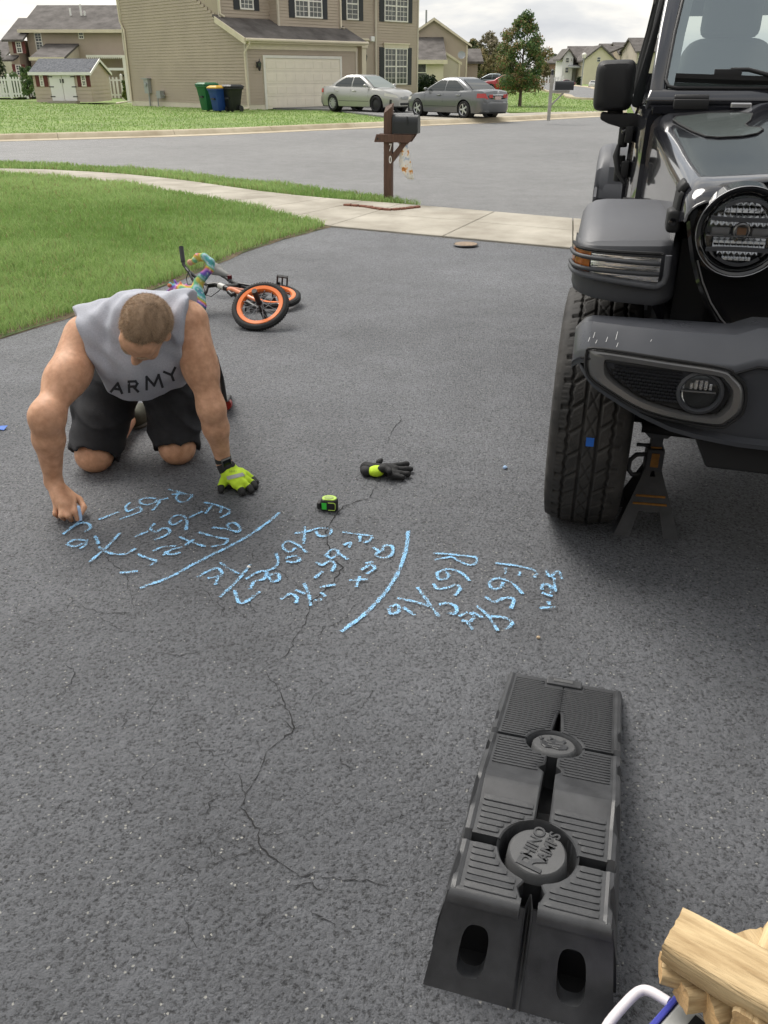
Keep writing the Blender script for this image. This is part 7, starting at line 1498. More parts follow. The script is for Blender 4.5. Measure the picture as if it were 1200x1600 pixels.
# hair
Hs = SDF(); Hs.ell(hd(0, -0.012, 0.020), [0.0760, 0.0975, 0.0950], HM, 0.0); Hs.ell(hd(0, -0.046, 0.005), [0.0742, 0.0655, 0.0830], HM, 0.03)
Hs.plane(hd(0, 0.062, 0.072), HM@A_([0, 0.84, -0.54]), 0.01); Hs.plane(hd(0, -0.02, -0.055), HM@A_([0, 0.42, -0.9]), 0.01)
for sx in (-1, 1): Hs.ell(hd(sx*0.066, 0.085, 0.058), [0.030, 0.045, 0.040], HM, 0.012, 's'); Hs.ell(hd(sx*0.088, 0.035, -0.035), [0.02, 0.06, 0.045], HM, 0.01, 's')
hair = sdf_obj('hair', shifted(Hs), 0.004, M['hair'], man, disp=lambda x, y, z: 0.0012*np.sin(x*410+y*160)*np.sin(y*380+z*240))
def fibres(src, n, ln, seed, par, name, comb, cols):
    me = src.data; V = np.zeros(len(me.vertices)*3); me.vertices.foreach_get('co', V); V = V.reshape(-1, 3); F = np.array([tuple(p.vertices) for p in me.polygons]); Nn = np.array([tuple(p.normal) for p in me.polygons]); rg = np.random.RandomState(seed)
    ok = np.where(Nn@comb[0] > -0.75)[0]; k = rg.choice(ok, n); w4 = rg.dirichlet((1, 1, 1, 1), n); P = (V[F[k]]*w4[..., None]).sum(1); d = Nn[k]*0.75+comb[1]*0.75+rg.randn(n, 3)*0.32; d /= np.linalg.norm(d, axis=1)[:, None]; L_ = ln*(0.6+0.8*rg.rand(n))[:, None]
    sd2 = np.cross(d, rg.randn(n, 3)); sd2 /= np.linalg.norm(sd2, axis=1)[:, None]; w2 = 0.00045; Vv = np.stack([P-Nn[k]*0.001-sd2*w2, P-Nn[k]*0.001+sd2*w2, P+d*L_], 1).reshape(-1, 3); u = rg.rand(n, 1)**1.3
    o = np_mesh(name, Vv, np.arange(3*n).reshape(-1, 3), M['strand'], par, tint=np.array(cols[0])*(1-u)+np.array(cols[1])*u); o['kind'] = 'stuff'; return o
M['strand'] = vcolmat('hair_strand', 0.5)
fibres(hair, 16000, 0.0075, 3, man, 'hair_strands', (HM@A_([0, 0, 1.0]), HM@A_([0, 0.8, 0.2])), ((0.24, 0.155, 0.085), (0.62, 0.45, 0.30)))
for sx in (-1, 1):
    e_ = MB(); P = [hd(sx*x, y, z)-OFF for x, y, z in ((0.014, 0.1045, 0.008), (0.028, 0.1030, 0.014), (0.044, 0.0950, 0.013), (0.052, 0.089, 0.008))]; e_.tube([tuple(p) for p in P], [0.003, 0.0042, 0.0035, 0.002], 6); e_.build('eyebrow', M['hair'], man, smooth=60)
    e_ = MB(); P = [hd(sx*x, y, z)-OFF for x, y, z in ((0.020, 0.0945, -0.016), (0.031, 0.0965, -0.019), (0.042, 0.0920, -0.016))]; e_.tube([tuple(p) for p in P], [0.0012, 0.0018, 0.0012], 5); e_.build('eyelash', M['hair'], man)
# shirt
T_ = SDF()
T_.ell([-0.912, 3.065, 0.590], [0.215, 0.165, 0.138], k=0.03); T_.ell([-0.945, 3.24, 0.530], [0.205, 0.19, 0.145], k=0.05)
for sh_, dx in ((shR, 1), (shL, -1)): T_.cone(neck+A_([0, 0.012, 0.0]), sh_+A_([0, 0.008, 0.004]), 0.108, 0.104, 0.04); T_.cone(sh_+A_([dx*0.02, 0.0, 0.0]), sh_+A_([dx*0.045, 0.05, -0.13]), 0.092, 0.085, 0.04)
T_.cone([-0.990, 2.985, 0.55], [-0.985, 3.06, 0.45], 0.105, 0.085, 0.06); T_.cone([-0.86, 2.985, 0.56], [-0.905, 3.06, 0.43], 0.110, 0.090, 0.06); T_.cone([-0.90, 2.97, 0.53], [-0.935, 3.06, 0.415], 0.12, 0.085, 0.05)
T_.cone([-0.79, 3.02, 0.56], [-0.815, 3.10, 0.46], 0.10, 0.085, 0.06)
T_.plane(shR+A_([0.004, 0, 0]), [-0.93, -0.30, -0.22], 0.004); T_.plane(shL+A_([0.0, 0, 0]), [0.985, -0.05, -0.17], 0.004)
T_.plane([-0.935, 3.05, 0.372], [0.10, 0.32, -0.93], 0.004)
def folds(x, y, z):
    x = x+OFF[0]; y = y+OFF[1]; z = z+OFF[2]
    f1 = np.sin((x+0.90)*62+(z-0.5)*38+2*np.sin(z*21))*np.clip(1-np.abs(z-0.52)/0.17, 0, 1)
    f2 = np.sin((x+0.9)*34-(y-3.1)*52+1.5*np.sin(x*26))*np.clip((z-0.52)/0.1, 0, 1)
    f3 = np.sin((x*0.8+y*0.6)*85+z*55)
    f4 = (1-np.abs(np.sin((x+0.905)*15+(z-0.55)*9+0.7*np.sin(y*24))))**3*np.clip(1-np.abs(z-0.53)/0.2, 0, 1); return 0.0060*f1+0.0055*f2+0.0012*f3-0.012*f4
shirt = sdf_obj('shirt', shifted(T_), 0.006, M['shirt'], man, disp=folds, relax=1)
# shorts
Q = SDF(); Q.ell(hip_c+A_([0, -0.01, 0.0]), [0.190, 0.165, 0.165], k=0.04); Q.ell([-0.965, 3.24, 0.45], [0.165, 0.12, 0.10], k=0.05)
Q.cone(hipR, knR+A_([0.004, 0.03, 0.03]), 0.128, 0.104, 0.03); Q.cone(hipL, knL+A_([-0.004, 0.03, 0.03]), 0.126, 0.100, 0.03)
Q.ell(hipR*0.42+knR*0.58+A_([-0.098, -0.005, 0.0]), [0.036, 0.055, 0.075], k=0.02); Q.ell(hipL*0.42+knL*0.58+A_([0.092, -0.005, 0.0]), [0.036, 0.055, 0.075], k=0.02)
for h_, k_, sd in ((hipR, knR, -1), (hipL, knL, 1)):
    d_ = (k_-h_)/np.linalg.norm(k_-h_); hem = h_+(k_-h_)*0.90; n_ = np.cross(d_, A_([0, 0, 1.0])); 
    Q.ell(hem+d_*0.11, [0.13, 0.13, 0.112], HM*0+np.stack([np.cross(d_, A_([1.0, 0, 0]))/np.linalg.norm(np.cross(d_, A_([1.0, 0, 0]))), np.cross(d_, np.cross(d_, A_([1.0, 0, 0])))/np.linalg.norm(np.cross(d_, A_([1.0, 0, 0]))), d_], 1), 0.006, 's')
def sfold(x, y, z):
    x = x+OFF[0]; y = y+OFF[1]; z = z+OFF[2]; return -0.009*(1-np.abs(np.sin(z*26+x*19+1.2*np.sin(x*11+y*9))))**3+0.0035*np.sin(z*70+x*34+2*np.sin(x*18))*np.sin(y*22+x*12)+0.0016*np.sin(x*95+z*60)
shorts = sdf_obj('shorts', shifted(Q), 0.0065, M['shorts'], man, disp=sfold, relax=1)
for h_, k_, sx in ((hipR, knR, -1), (hipL, knL, 1)):
    c = h_*0.50+k_*0.50+A_([sx*0.128, -0.02, 0.035])-OFF; m = MB(); m.loft([[tuple(c+A_([sx*dx+sx*0.006, dy, dz])) for dx, dy in ((-0.010, -0.045), (0.006, -0.02), (0.006, 0.04), (-0.012, 0.055))] for dz in (0.028, 0.0, -0.026)]); m.build('pocket_flap', M['shorts'], man, bevel=0.005, smooth=50)
# shoes
for a_, nm in ((anR, 1), (anL, 2)):
    s_ = SDF(); s_.cone(a_+A_([0.01, 0.03, 0.0]), a_+A_([0.015, 0.06, -0.02]), 0.042, 0.040, 0.02); s_.ell(a_+A_([0.025, 0.10, -0.012]), [0.046, 0.085, 0.050], k=0.02); s_.plane([0, 0, ZD+0.001], [0, 0, -1])
    sh_o = sdf_obj('shoe', shifted(s_) if False else s_, 0.006, mat('olive_shoe', (0.045, 0.043, 0.026), 0.7, var=0.3, vscale=40), man)
    sh_o.location = tuple(-OFF)
    so2 = MB(); c = a_+A_([0.025, 0.10, 0])-OFF; so2.lathe([(0.05, 0.002), (0.052, 0.012), (0.048, 0.02)], 20, M=Matrix.Translation((c[0], c[1], 0)) @ Matrix.Diagonal((0.95, 1.75, 1, 1))); so2.build('sole', mat('shoe_sole', (0.10, 0.095, 0.08), 0.8), sh_o).location = tuple(OFF)
# glove on the other hand
def shf(S_): return shifted(S_)
Gp = SDF(); kn = [G(380, 757, 0.050), G(387, 750, 0.052), G(390, 744, 0.050), G(388, 738, 0.046)]      # index to little
gw = wrL+A_([0.012, -0.012, -0.022]); pc = G(368, 746, 0.052)
kn = [G(368, 757, 0.050), G(378, 754, 0.053), G(384, 749, 0.051), G(386, 743, 0.046)]
Gp.cone(gw, pc, 0.034, 0.036, 0.02)
for q in kn: Gp.cone(gw*0.3+q*0.7, q, 0.022, 0.0165, 0.016)
md = [G(376, 764, 0.036), G(388, 760, 0.038), G(394, 754, 0.036), G(394, 748, 0.032)]; tp_ = [G(379, 770, 0.026), G(393, 767, 0.026), G(399, 761, 0.025), G(400, 754, 0.025)]
for q, m_1 in zip(kn, md): Gp.cone(q, m_1, 0.0150, 0.0135, 0.006)
Gp.cone(gw*0.6+kn[0]*0.4, G(350, 752, 0.045), 0.024, 0.0175, 0.014); Gp.cone(G(350, 752, 0.045), G(346, 759, 0.034), 0.0170, 0.0150, 0.008)
glove = sdf_obj('glove', shf(Gp), 0.0042, M['neon'], man, relax=1, disp=lambda x, y, z: 0.0010*np.sin(x*190+y*120)*np.sin(y*170+z*140))
for m_1, t_1 in list(zip(md, tp_))+[(G(346, 757, 0.036), G(345, 766, 0.025))]:
    g2 = SDF(); g2.cone(m_1*0.75+t_1*0.25, t_1, 0.0148, 0.0128, 0.003); sdf_obj('fingertip', shf(g2), 0.0036, M['glove_black'], man)
g2 = SDF(); g2.cone(G(356, 759, 0.024), G(385, 752, 0.024), 0.017, 0.016, 0.01); sdf_obj('glove_palm', shf(g2), 0.004, M['glove_black'], man)
g2 = SDF(); g2.cone(wrL+A_([0.006, -0.008, -0.014]), gw+A_([0.0, 0, 0.002]), 0.0325, 0.036, 0.0); sdf_obj('glove_cuff', shf(g2), 0.004, M['glove_black'], man)
VV, FF = [v.co.copy() for v in glove.data.vertices], [tuple(p.vertices) for p in glove.data.polygons]; bv_g = BVHTree.FromPolygons(VV, FF)
def drape(bv, quadpx, nx, ny, name, m, par, lift=0.0012):
    """a strip laid on the surface where the photograph shows it"""
    cs = A_(quadpx, float); mb = MB(); vs = {}; o = Vector(A_([0, 0, CAM_H])-OFF)
    for i in range(nx+1):
        for j in range(ny+1):
            u, v = i/nx, j/ny; p = (cs[0]*(1-u)+cs[1]*u)*(1-v)+(cs[3]*(1-u)+cs[2]*u)*v
            d = Vector(rp(p[0], p[1], 1.0)-A_([0, 0, CAM_H])).normalized(); hit = bv.ray_cast(o, d)
            if hit[0] is not None: vs[(i, j)] = hit[0]+hit[1]*lift*(1 if hit[1].dot(d) < 0 else -1)
    idx = {k: n for n, k in enumerate(vs)}; fs = [(idx[(i, j)], idx[(i+1, j)], idx[(i+1, j+1)], idx[(i, j+1)]) for i in range(nx) for j in range(ny) if all(k in vs for k in ((i, j), (i+1, j), (i+1, j+1), (i, j+1)))]
    mb.add([tuple(v) for v in vs.values()], fs); return mb.build(name, m, par, smooth=60)
drape(bv_g, [(354, 744.5), (379, 738.5), (383, 743.5), (356, 750)], 10, 3, 'reflective_band', M['reflect_tape'], man)
def decal_text(body_, bv, fn, size, name, m, par, lift=0.0015):
    cu = bpy.data.curves.new('txt', 'FONT'); cu.body = body_; cu.size = size; cu.align_x = 'CENTER'; cu.align_y = 'CENTER'; cu.resolution_u = 3
    t = bpy.data.objects.new('txt', cu); COL.objects.link(t); me = bpy.data.meshes.new_from_object(t); bpy.data.objects.remove(t, do_unlink=True); bpy.data.curves.remove(cu)
    bm = bmesh.new(); bm.from_mesh(me); bmesh.ops.triangulate(bm, faces=bm.faces[:])
    for _ in range(2): bmesh.ops.subdivide_edges(bm, edges=[e for e in bm.edges if e.calc_length() > size*0.09], cuts=1); bmesh.ops.triangulate(bm, faces=bm.faces[:])
    o = Vector(A_([0, 0, CAM_H])-OFF); bad = []
    for v in bm.verts:
        px, py = fn(v.co.x, v.co.y); d = Vector(rp(px, py, 1.0)-A_([0, 0, CAM_H])).normalized(); hit = bv.ray_cast(o, d)
        if hit[0] is None: bad.append(v)
        else: v.co = hit[0]-d*lift
    bmesh.ops.delete(bm, geom=bad, context='VERTS'); bm.to_mesh(me); bm.free(); me.materials.clear(); me.materials.append(m); me.name = name
    ob = bpy.data.objects.new(name, me); COL.objects.link(ob); ob.parent = par; return ob
bv_s = BVHTree.FromPolygons([v.co.copy() for v in shirt.data.vertices], [tuple(p.vertices) for p in shirt.data.polygons])
M['print'] = mat('black_print', (0.030, 0.031, 0.038), 0.8)
LET = {'A': ([(0, 0), (0.5, 1), (1, 0)], [(0.2, 0.36), (0.8, 0.36)]), 'R': ([(0, 0), (0, 1), (0.7, 1), (0.88, 0.76), (0.7, 0.5), (0, 0.5)], [(0.42, 0.5), (0.92, 0)]), 'M': ([(0, 0), (0.12, 1), (0.5, 0.22), (0.88, 1), (1, 0)],), 'Y': ([(0, 1), (0.5, 0.5), (1, 1)], [(0.5, 0.5), (0.5, 0)])}
def letter(ch, cx, cy, rot, w_, h_, th, bv, m, par):
    lm = MB(); o = Vector(A_([0, 0, CAM_H])-OFF); k = 0
    def px(p): x, y = (p[0]-0.5)*w_, (p[1]-0.5)*h_; return A_([cx+x*math.cos(rot)+y*math.sin(rot), cy-(y*math.cos(rot)-x*math.sin(rot))])
    for path in LET[ch]:
        P = [px(p) for p in path]
        for i in range(len(P)-1):
            t = P[i+1]-P[i]; ln = np.linalg.norm(t); t = t/ln; nn = A_([-t[1], t[0]])*th/2; a = P[i]-t*th*0.45; b = P[i+1]+t*th*0.45; row = []; k += 1
            for j in range(7):
                c = a+(b-a)*j/6; pr = []
                for s2 in (-1, 0, 1):
                    q = c+nn*s2; d = Vector(rp(q[0], q[1], 1.0)-A_([0, 0, CAM_H])).normalized(); hit = bv.ray_cast(o, d)
                    if hit[0] is not None: pr.append(tuple(hit[0]-d*(0.0016+0.0003*k)))
                if len(pr) == 3: row.append(pr)
            if len(row) > 1: lm.loft(row, closed=False)
    lm.build('shirt_letter', m, par, fix=False)
for ch, cx, cy, rot_, w2, h2 in (('A', 183, 606, 0.14, 17, 14), ('R', 209, 604, -0.04, 15, 16), ('M', 240, 597, -0.16, 25, 19), ('Y', 268, 586, -0.36, 18, 17)): letter(ch, cx, cy, rot_, w2, h2, 3.9, bv_s, M['print'], man)
gm = mat('glove_print', (0.25, 0.36, 0.04), 0.7)
decal_text('HHH', bv_g, lambda x, y: (364+x*0.97-y*0.1, 736.5-y-x*0.12), 5.5, 'glove_print', gm, man, 0.001)
# watch
wa = (wrL-elL)/np.linalg.norm(wrL-elL); wc = wrL+wa*(-0.016)
up_ = Vector(wa).to_track_quat('Z', 'Y').to_matrix().to_4x4(); T = Matrix.Translation(Vector(wc-OFF)) @ up_
m = MB(); m.lathe([(0.0285, -0.012), (0.0325, -0.012), (0.0325, 0.012), (0.0285, 0.012)], 28, M=T); wb = m.build('watch', mat('watch_strap', (0.035, 0.037, 0.036), 0.6), man, smooth=40)
vd = A_([0.42, -0.82, 0.40]); vd -= wa*(vd@wa); vd /= np.linalg.norm(vd); sd_ = np.cross(wa, vd); cc = wc+vd*0.0345-OFF
Tm = Matrix(((sd_[0], wa[0], vd[0], cc[0]), (sd_[1], wa[1], vd[1], cc[1]), (sd_[2], wa[2], vd[2], cc[2]), (0, 0, 0, 1)))
m = MB(); m.T = Tm; m.box((-0.020, -0.022, -0.005), (0.020, 0.022, 0.006)); m.build('watch_case', mat('watch_metal', (0.16, 0.165, 0.16), 0.35, metal=0.7), wb, bevel=0.004, segs=3, smooth=40)
m = MB(); m.T = Tm; m.box((-0.016, -0.018, 0.0045), (0.016, 0.018, 0.0068)); m.build('watch_screen', mat('watch_screen', (0.004, 0.006, 0.010), 0.1), wb, bevel=0.0005, segs=1)
# chalk held in the bare hand
ca, cb_ = G(125, 814, ZD+0.003), G(120.5, 791, 0.062)
m = MB(); ck = thing('chalk_stick', 'pale blue stick of chalk held in the bare hand', 'chalk', tuple(ca)); M['chalk'] = mat('blue_chalk', (0.42, 0.60, 0.86), 0.9, var=0.1, vscale=40, bump=0.2, bscale=200)
d_ = cb_-ca; m.tube([(0, 0, 0), tuple(d_*0.3), tuple(d_*0.97), tuple(d_)], [0.0085, 0.0105, 0.0105, 0.009], 14); m.build('stick', M['chalk'], ck, smooth=50)
# ================================================================== SMALL THINGS
# ---- child's bicycle lying on its side
M['orange'] = mat('orange_rim', (0.78, 0.17, 0.02), 0.4, var=0.08); M['orange_fork'] = mat('orange_fork', (0.62, 0.20, 0.09), 0.35, coat=0.5); M['bike_black'] = mat('bike_black', (0.014, 0.014, 0.015), 0.4); M['bike_tyre'] = mat('bike_tyre', (0.020, 0.020, 0.020), 0.8, var=0.3, vscale=30, bump=0.3, bscale=120); M['bike_white'] = mat('bike_white', (0.62, 0.61, 0.56), 0.4)
C1 = np.array(gp(407, 478.5, 0.135)); n1 = np.array([-0.13, -0.60, 0.79]); n1 /= np.linalg.norm(n1)
C2 = np.array(gp(428, 463, 0.080)); n2 = np.array([0.06, -0.16, 0.985]); n2 /= np.linalg.norm(n2)
bike = thing('child_bicycle', 'small bicycle with orange rims lying on its side by the lawn', 'bicycle', (C1[0], C1[1], ZD)); BO = np.array([C1[0], C1[1], ZD])
def bl(p): return tuple(np.array(p)-BO)
def bwheel(c, nrm, R0=0.187):
    T = Matrix.Translation(Vector(c-BO)) @ Vector(nrm).to_track_quat('Z', 'Y').to_matrix().to_4x4()
    wh = thing('wheel', None, None); wh.parent = bike
    rt = 0.0205; m = MB(); m.lathe([(R0-rt+rt*math.cos(a), rt*math.sin(a)*1.05) for a in np.linspace(-PI, PI, 13)], 56, M=T); m.build('tyre', M['bike_tyre'], wh, smooth=50)
    kb_ = MB()
    for k in range(64):
        for sg in (-1, 1):
            a = 2*PI*(k+(0.5 if sg > 0 else 0))/64; kb_.T = T @ Matrix.Rotation(a, 4, 'Z'); kb_.box((R0-0.006, -0.005, sg*0.003), (R0+0.0006, 0.005, sg*0.013))
    kb_.T = None; tag(kb_.build('tread_knobs', M['bike_tyre'], wh), kind='stuff')
    m = MB(); m.lathe([(R0-0.064, -0.010), (R0-0.060, -0.018), (R0-0.036, -0.020), (R0-0.032, -0.012), (R0-0.060, -0.006), (R0-0.066, 0.0), (R0-0.060, 0.006), (R0-0.032, 0.012), (R0-0.036, 0.020), (R0-0.060, 0.018), (R0-0.064, 0.010)], 56, M=T); m.build('rim', M['orange'], wh, smooth=35)
    m = MB(); m.lathe([(0.001, -0.045), (0.020, -0.045), (0.022, -0.035), (0.014, -0.025), (0.014, 0.025), (0.022, 0.035), (0.020, 0.045), (0.001, 0.045)], 16, M=T); m.build('hub', M['bike_black'], wh, smooth=40)
    for k in range(28):
        a = 2*PI*k/28; sg = 1 if k % 2 else -1; b = a+(0.55 if (k//2) % 2 else -0.55); m = MB(); p0 = T @ Vector((0.020*math.cos(b), 0.020*math.sin(b), sg*0.034)); p1 = T @ Vector(((R0-0.062)*math.cos(a), (R0-0.062)*math.sin(a), sg*0.004)); m.tube([p0, p1], 0.0012, 4); m.build('spoke', M['steel'], wh)
        if k % 2: q = MB(); p2 = T @ Vector(((R0-0.072)*math.cos(a), (R0-0.072)*math.sin(a), 0.004)); q.tube([p1, p2], 0.003, 5); q.build('nipple', M['alloy'], wh)
    return T
T1 = bwheel(C1, n1); T2 = bwheel(C2, n2)
def P_(px, py, t): return np.array(rp(px, py, t))
HT1, HT2 = P_(338, 444.5, 5.68), P_(357, 452, 5.60); BB = P_(408, 459, 6.02); ST1 = P_(372, 446, 5.98); SD_ = P_(346, 430, 6.08)
def btube(name, pts, r, m_, par=None, n=10): m = MB(); m.tube([bl(p) for p in pts], r, n); return m.build(name, m_, par or bike, smooth=60)
for sg in (-1, 1):
    cr_ = HT2+n1*0.022*sg; btube('fork_blade', [HT2, cr_*0.8+(C1+n1*0.05*sg)*0.2, cr_*0.4+(C1+n1*0.055*sg)*0.6, C1+n1*0.048*sg], [0.016, 0.016, 0.014, 0.011], M['orange_fork'] if sg > 0 else M['bike_black'])
    btube('axle_peg', [C1+n1*0.050*sg, C1+n1*0.150*sg], 0.0175, M['bike_black'], n=14)
btube('head_tube', [HT1, HT2], 0.019, M['bike_black']); btube('top_tube', [HT1*0.6+HT2*0.4, ST1], 0.015, M['bike_black']); btube('down_tube', [HT1*0.15+HT2*0.85, BB], 0.018, M['orange_fork']); btube('seat_tube', [BB, ST1, ST1*0.4+SD_*0.6], 0.015, M['bike_black']); btube('seat_post', [ST1*0.5+SD_*0.5, SD_], 0.012, M['bike_black'])
btube('white_clamp', [HT1*0.72+HT2*0.28, HT1*0.30+HT2*0.70], 0.0215, M['bike_white'], n=14)
for sg in (-1, 1): btube('chain_stay', [BB+n2*0.02*sg, C2+n2*0.045*sg], 0.009, M['bike_black']); btube('seat_stay', [ST1+n2*0.015*sg, C2+n2*0.045*sg], 0.008, M['bike_black'])
sd = SDF(); sd.cone(SD_+np.array([-0.06, 0.05, 0.035])-BO, SD_+np.array([0.05, -0.03, 0.005])-BO, 0.040, 0.018, 0.01); sd.ell(SD_+np.array([-0.055, 0.05, 0.035])-BO, [0.055, 0.035, 0.040], k=0.02); sdf_obj('saddle', sd, 0.007, mat('grey_saddle', (0.22, 0.22, 0.21), 0.6), bike)
CL = P_(325, 446, 5.70); btube('stem', [HT1, CL], 0.017, M['bike_black'])
bar = [P_(284, 390, 5.78), P_(287, 414, 5.76), P_(294, 423, 5.74), P_(315, 441, 5.71), CL, P_(322, 456, 5.66), P_(312, 470, 5.62), P_(300, 474, 5.72)]
btube('handlebar', [p for p in bar], 0.0115, M['bike_black']); btube('grip', [P_(283, 386, 5.785), P_(286, 409, 5.765)], [0.0165, 0.0155], M['bike_black'], n=14); btube('grip', [P_(306, 473, 5.66), P_(292, 476, 5.80)], 0.016, M['bike_black'], n=14)
btube('crossbar', [P_(296, 428, 5.73), P_(306, 446, 5.68)], 0.009, M['bike_black'])
btube('brake_lever', [P_(290, 419, 5.72), P_(297, 427, 5.68), P_(300, 436, 5.66)], 0.006, M['bike_black'])
cab = [P_(x, y, 5.62) for x, y in ((296, 422), (291, 434), (293, 444), (304, 444), (318, 448), (322, 461), (330, 463.5), (340, 456), (347, 449.5))]; btube('brake_cable', [tuple(np.append(q, 0)[:3]) for q in cab], 0.003, M['bike_black'], n=6)
btube('brake_caliper', [P_(357, 456, 5.52), P_(362, 461, 5.5), P_(369, 458, 5.5)], 0.014, M['bike_black'], n=8); btube('caliper_bolt', [P_(372, 462, 5.45), P_(375, 464, 5.44)], 0.009, M['bike_white'], n=8)
PD1, PD2 = P_(441, 440, 5.95), P_(384, 483, 5.70); btube('crank', [PD1*0.9+BB*0.1, BB, PD2*0.85+BB*0.15], 0.010, M['bike_black'])
m = MB(); m.lathe([(0.001, 0.004), (0.055, 0.004), (0.055, -0.004), (0.001, -0.004)], 28, M=Matrix.Translation(bl(BB)) @ Vector(n2).to_track_quat('Z', 'Y').to_matrix().to_4x4()); m.build('chainring', M['bike_black'], bike, smooth=30)
def pedal(c, tilt):
    m = MB(); m.T = Matrix.Translation(bl(c)) @ Matrix.Rotation(tilt, 4, 'Y') @ Matrix.Rotation(R(20), 4, 'X')
    m.box((-0.040, -0.012, -0.045), (-0.030, 0.012, 0.045)); m.box((0.030, -0.012, -0.045), (0.040, 0.012, 0.045)); m.box((-0.005, -0.008, -0.045), (0.005, 0.008, 0.045)); m.box((-0.040, -0.012, 0.037), (0.040, 0.012, 0.045)); m.box((-0.040, -0.012, -0.045), (0.040, 0.012, -0.037)); return m.build('pedal', M['bike_black'], bike)
pedal(PD1, R(8)); pedal(PD2, R(10))
m = MB(); m.box((-0.016, -0.01, -0.016), (0.016, 0.01, 0.016)); rr = m.build('reflector', mat('dark_red_reflector', (0.09, 0.01, 0.012), 0.2), bike, bevel=0.004); rr.location = bl(P_(359, 433, 6.02)); btube('reflector_stem', [P_(359, 436, 6.02), P_(358, 442, 6.0)], 0.005, M['bike_black'], n=6)

# ---- tie-dye soft toy hanging on the handlebar
def rainbow(P):
    a = P[:, 0]*19+P[:, 2]*27+1.6*np.sin(P[:, 1]*31+P[:, 2]*17)+0.9*np.sin(P[:, 0]*63+P[:, 2]*48); h = (a/(2*PI)) % 1.0
    pal = np.array([(0.10, 0.42, 0.40), (0.16, 0.10, 0.44), (0.52, 0.22, 0.55), (0.66, 0.20, 0.06), (0.66, 0.56, 0.12), (0.18, 0.50, 0.26), (0.42, 0.62, 0.70), (0.10, 0.42, 0.40)])
    k = h*7; i = np.minimum(k.astype(int), 6); f = (k-i)[:, None]; f = f*f*(3-2*f); c = pal[i]*(1-f)+pal[i+1]*f
    wv = np.sin(P[:, 0]*120+P[:, 1]*90)*np.sin(P[:, 2]*140); return np.where((wv > 0.72)[:, None], c*0.55+0.28, c*0.85)
toy = thing('soft_toy', 'tie-dye rainbow soft toy with long arm slung over the bicycle handlebar', 'soft toy', tuple(P_(312, 470, 5.62)*np.array([1, 1, 0])+np.array([0, 0, ZD]))); TO = np.array(toy.location)
s_ = SDF(); tt = 5.60
def tk(x, y, dt=0.0): return P_(x, y, tt+dt)-TO
s_.chain([tk(303, 408), tk(309, 402), tk(319, 402), tk(329, 410), tk(328, 420), tk(318, 431), tk(311, 441, 0.02)], [0.022, 0.025, 0.027, 0.028, 0.028, 0.029, 0.032], 0.012)
s_.chain([tk(311, 441, 0.02), tk(307, 452, 0.02), tk(311, 466), tk(316, 478, -0.02)], [0.032, 0.036, 0.040, 0.030], 0.02); s_.chain([tk(308, 455), tk(295, 457), tk(282, 454), tk(271, 451)], [0.034, 0.036, 0.036, 0.026], 0.02); s_.ell(tk(289, 458), [0.05, 0.04, 0.045], k=0.02)
for a, b in (((271, 449), (265, 442)), ((276, 448), (273, 438)), ((283, 449), (282, 441)), ((290, 452), (291, 445)), ((268, 453), (261, 455)), ((314, 478), (307, 481)), ((318, 478), (320, 484))): s_.cone(tk(*a), tk(*b), 0.016, 0.009, 0.008)
sdf_obj('plush_body', s_, 0.0075, vcolmat('tie_dye_plush', 0.9), toy, tint=lambda P: rainbow(P), disp=lambda x, y, z: 0.0016*np.sin(x*230+z*90)*np.sin(z*210+y*150))
s_ = SDF(); s_.ell(tk(297.5, 410), [0.024, 0.02, 0.022], k=0.0); sdf_obj('paw', s_, 0.006, mat('peach_plush', (0.62, 0.36, 0.24), 0.9, bump=0.4, bscale=200), toy); s_ = SDF(); s_.ell(tk(265, 446, -0.02), [0.016, 0.015, 0.014], k=0.0); sdf_obj('paw', s_, 0.005, mat('coral_plush', (0.55, 0.20, 0.11), 0.9, bump=0.4, bscale=200), toy)

# ---- floor jack behind the kneeling person
fj = thing('floor_jack', 'red and black trolley jack half hidden behind the gloved arm', 'jack', gp(328, 634, ZD)); FJ = np.array(fj.location); M['jack_red'] = mat('jack_red', (0.42, 0.02, 0.015), 0.35, coat=0.4)
def fjp(px, py, z): return tuple(np.array(gp(px, py, z))-FJ)
m = MB(); m.loft([[tuple(np.array(fjp(299, 628, 0.05))+np.array(d)) for d in ((-0.02, 0, -0.025), (-0.02, 0, 0.055), (-0.02, 0.12, 0.055), (-0.02, 0.12, -0.025))], [tuple(np.array(fjp(345, 632, 0.05))+np.array(d)) for d in ((0, 0, -0.03), (0, 0, 0.03), (0, 0.13, 0.03), (0, 0.13, -0.03))]]); m.build('frame', M['jack_red'], fj, bevel=0.008)
for q, mm in (((299, 640), M['bike_white']), ((303, 643), M['bike_white'])): m = MB(); c = fjp(q[0]+4, q[1]-4, 0.035); m.lathe([(0.001, 0.014), (0.026, 0.014), (0.030, 0.008), (0.030, -0.008), (0.026, -0.014), (0.001, -0.014)], 18, M=Matrix.Translation(c) @ Matrix.Rotation(R(75), 4, 'X')); m.build('wheel', mm, fj, smooth=40)
m = MB(); m.loft([[fjp(x0, 628, z) for x0, z in ((339, 0.02), (358, 0.02), (357, 0.085), (342, 0.085))], [tuple(np.array(fjp(x0, 628, z))+np.array((0, 0.10, 0))) for x0, z in ((339, 0.02), (358, 0.02), (357, 0.085), (342, 0.085))]]); m.build('rear_block', M['black_plastic'], fj, bevel=0.008)
m = MB(); m.tube([fjp(352, 625, 0.08), tuple(np.array(rp(346, 590, 3.55))-FJ), tuple(np.array(rp(336, 555, 3.5))-FJ)], 0.010, 10); m.build('handle', M['black_plastic'], fj, smooth=60)
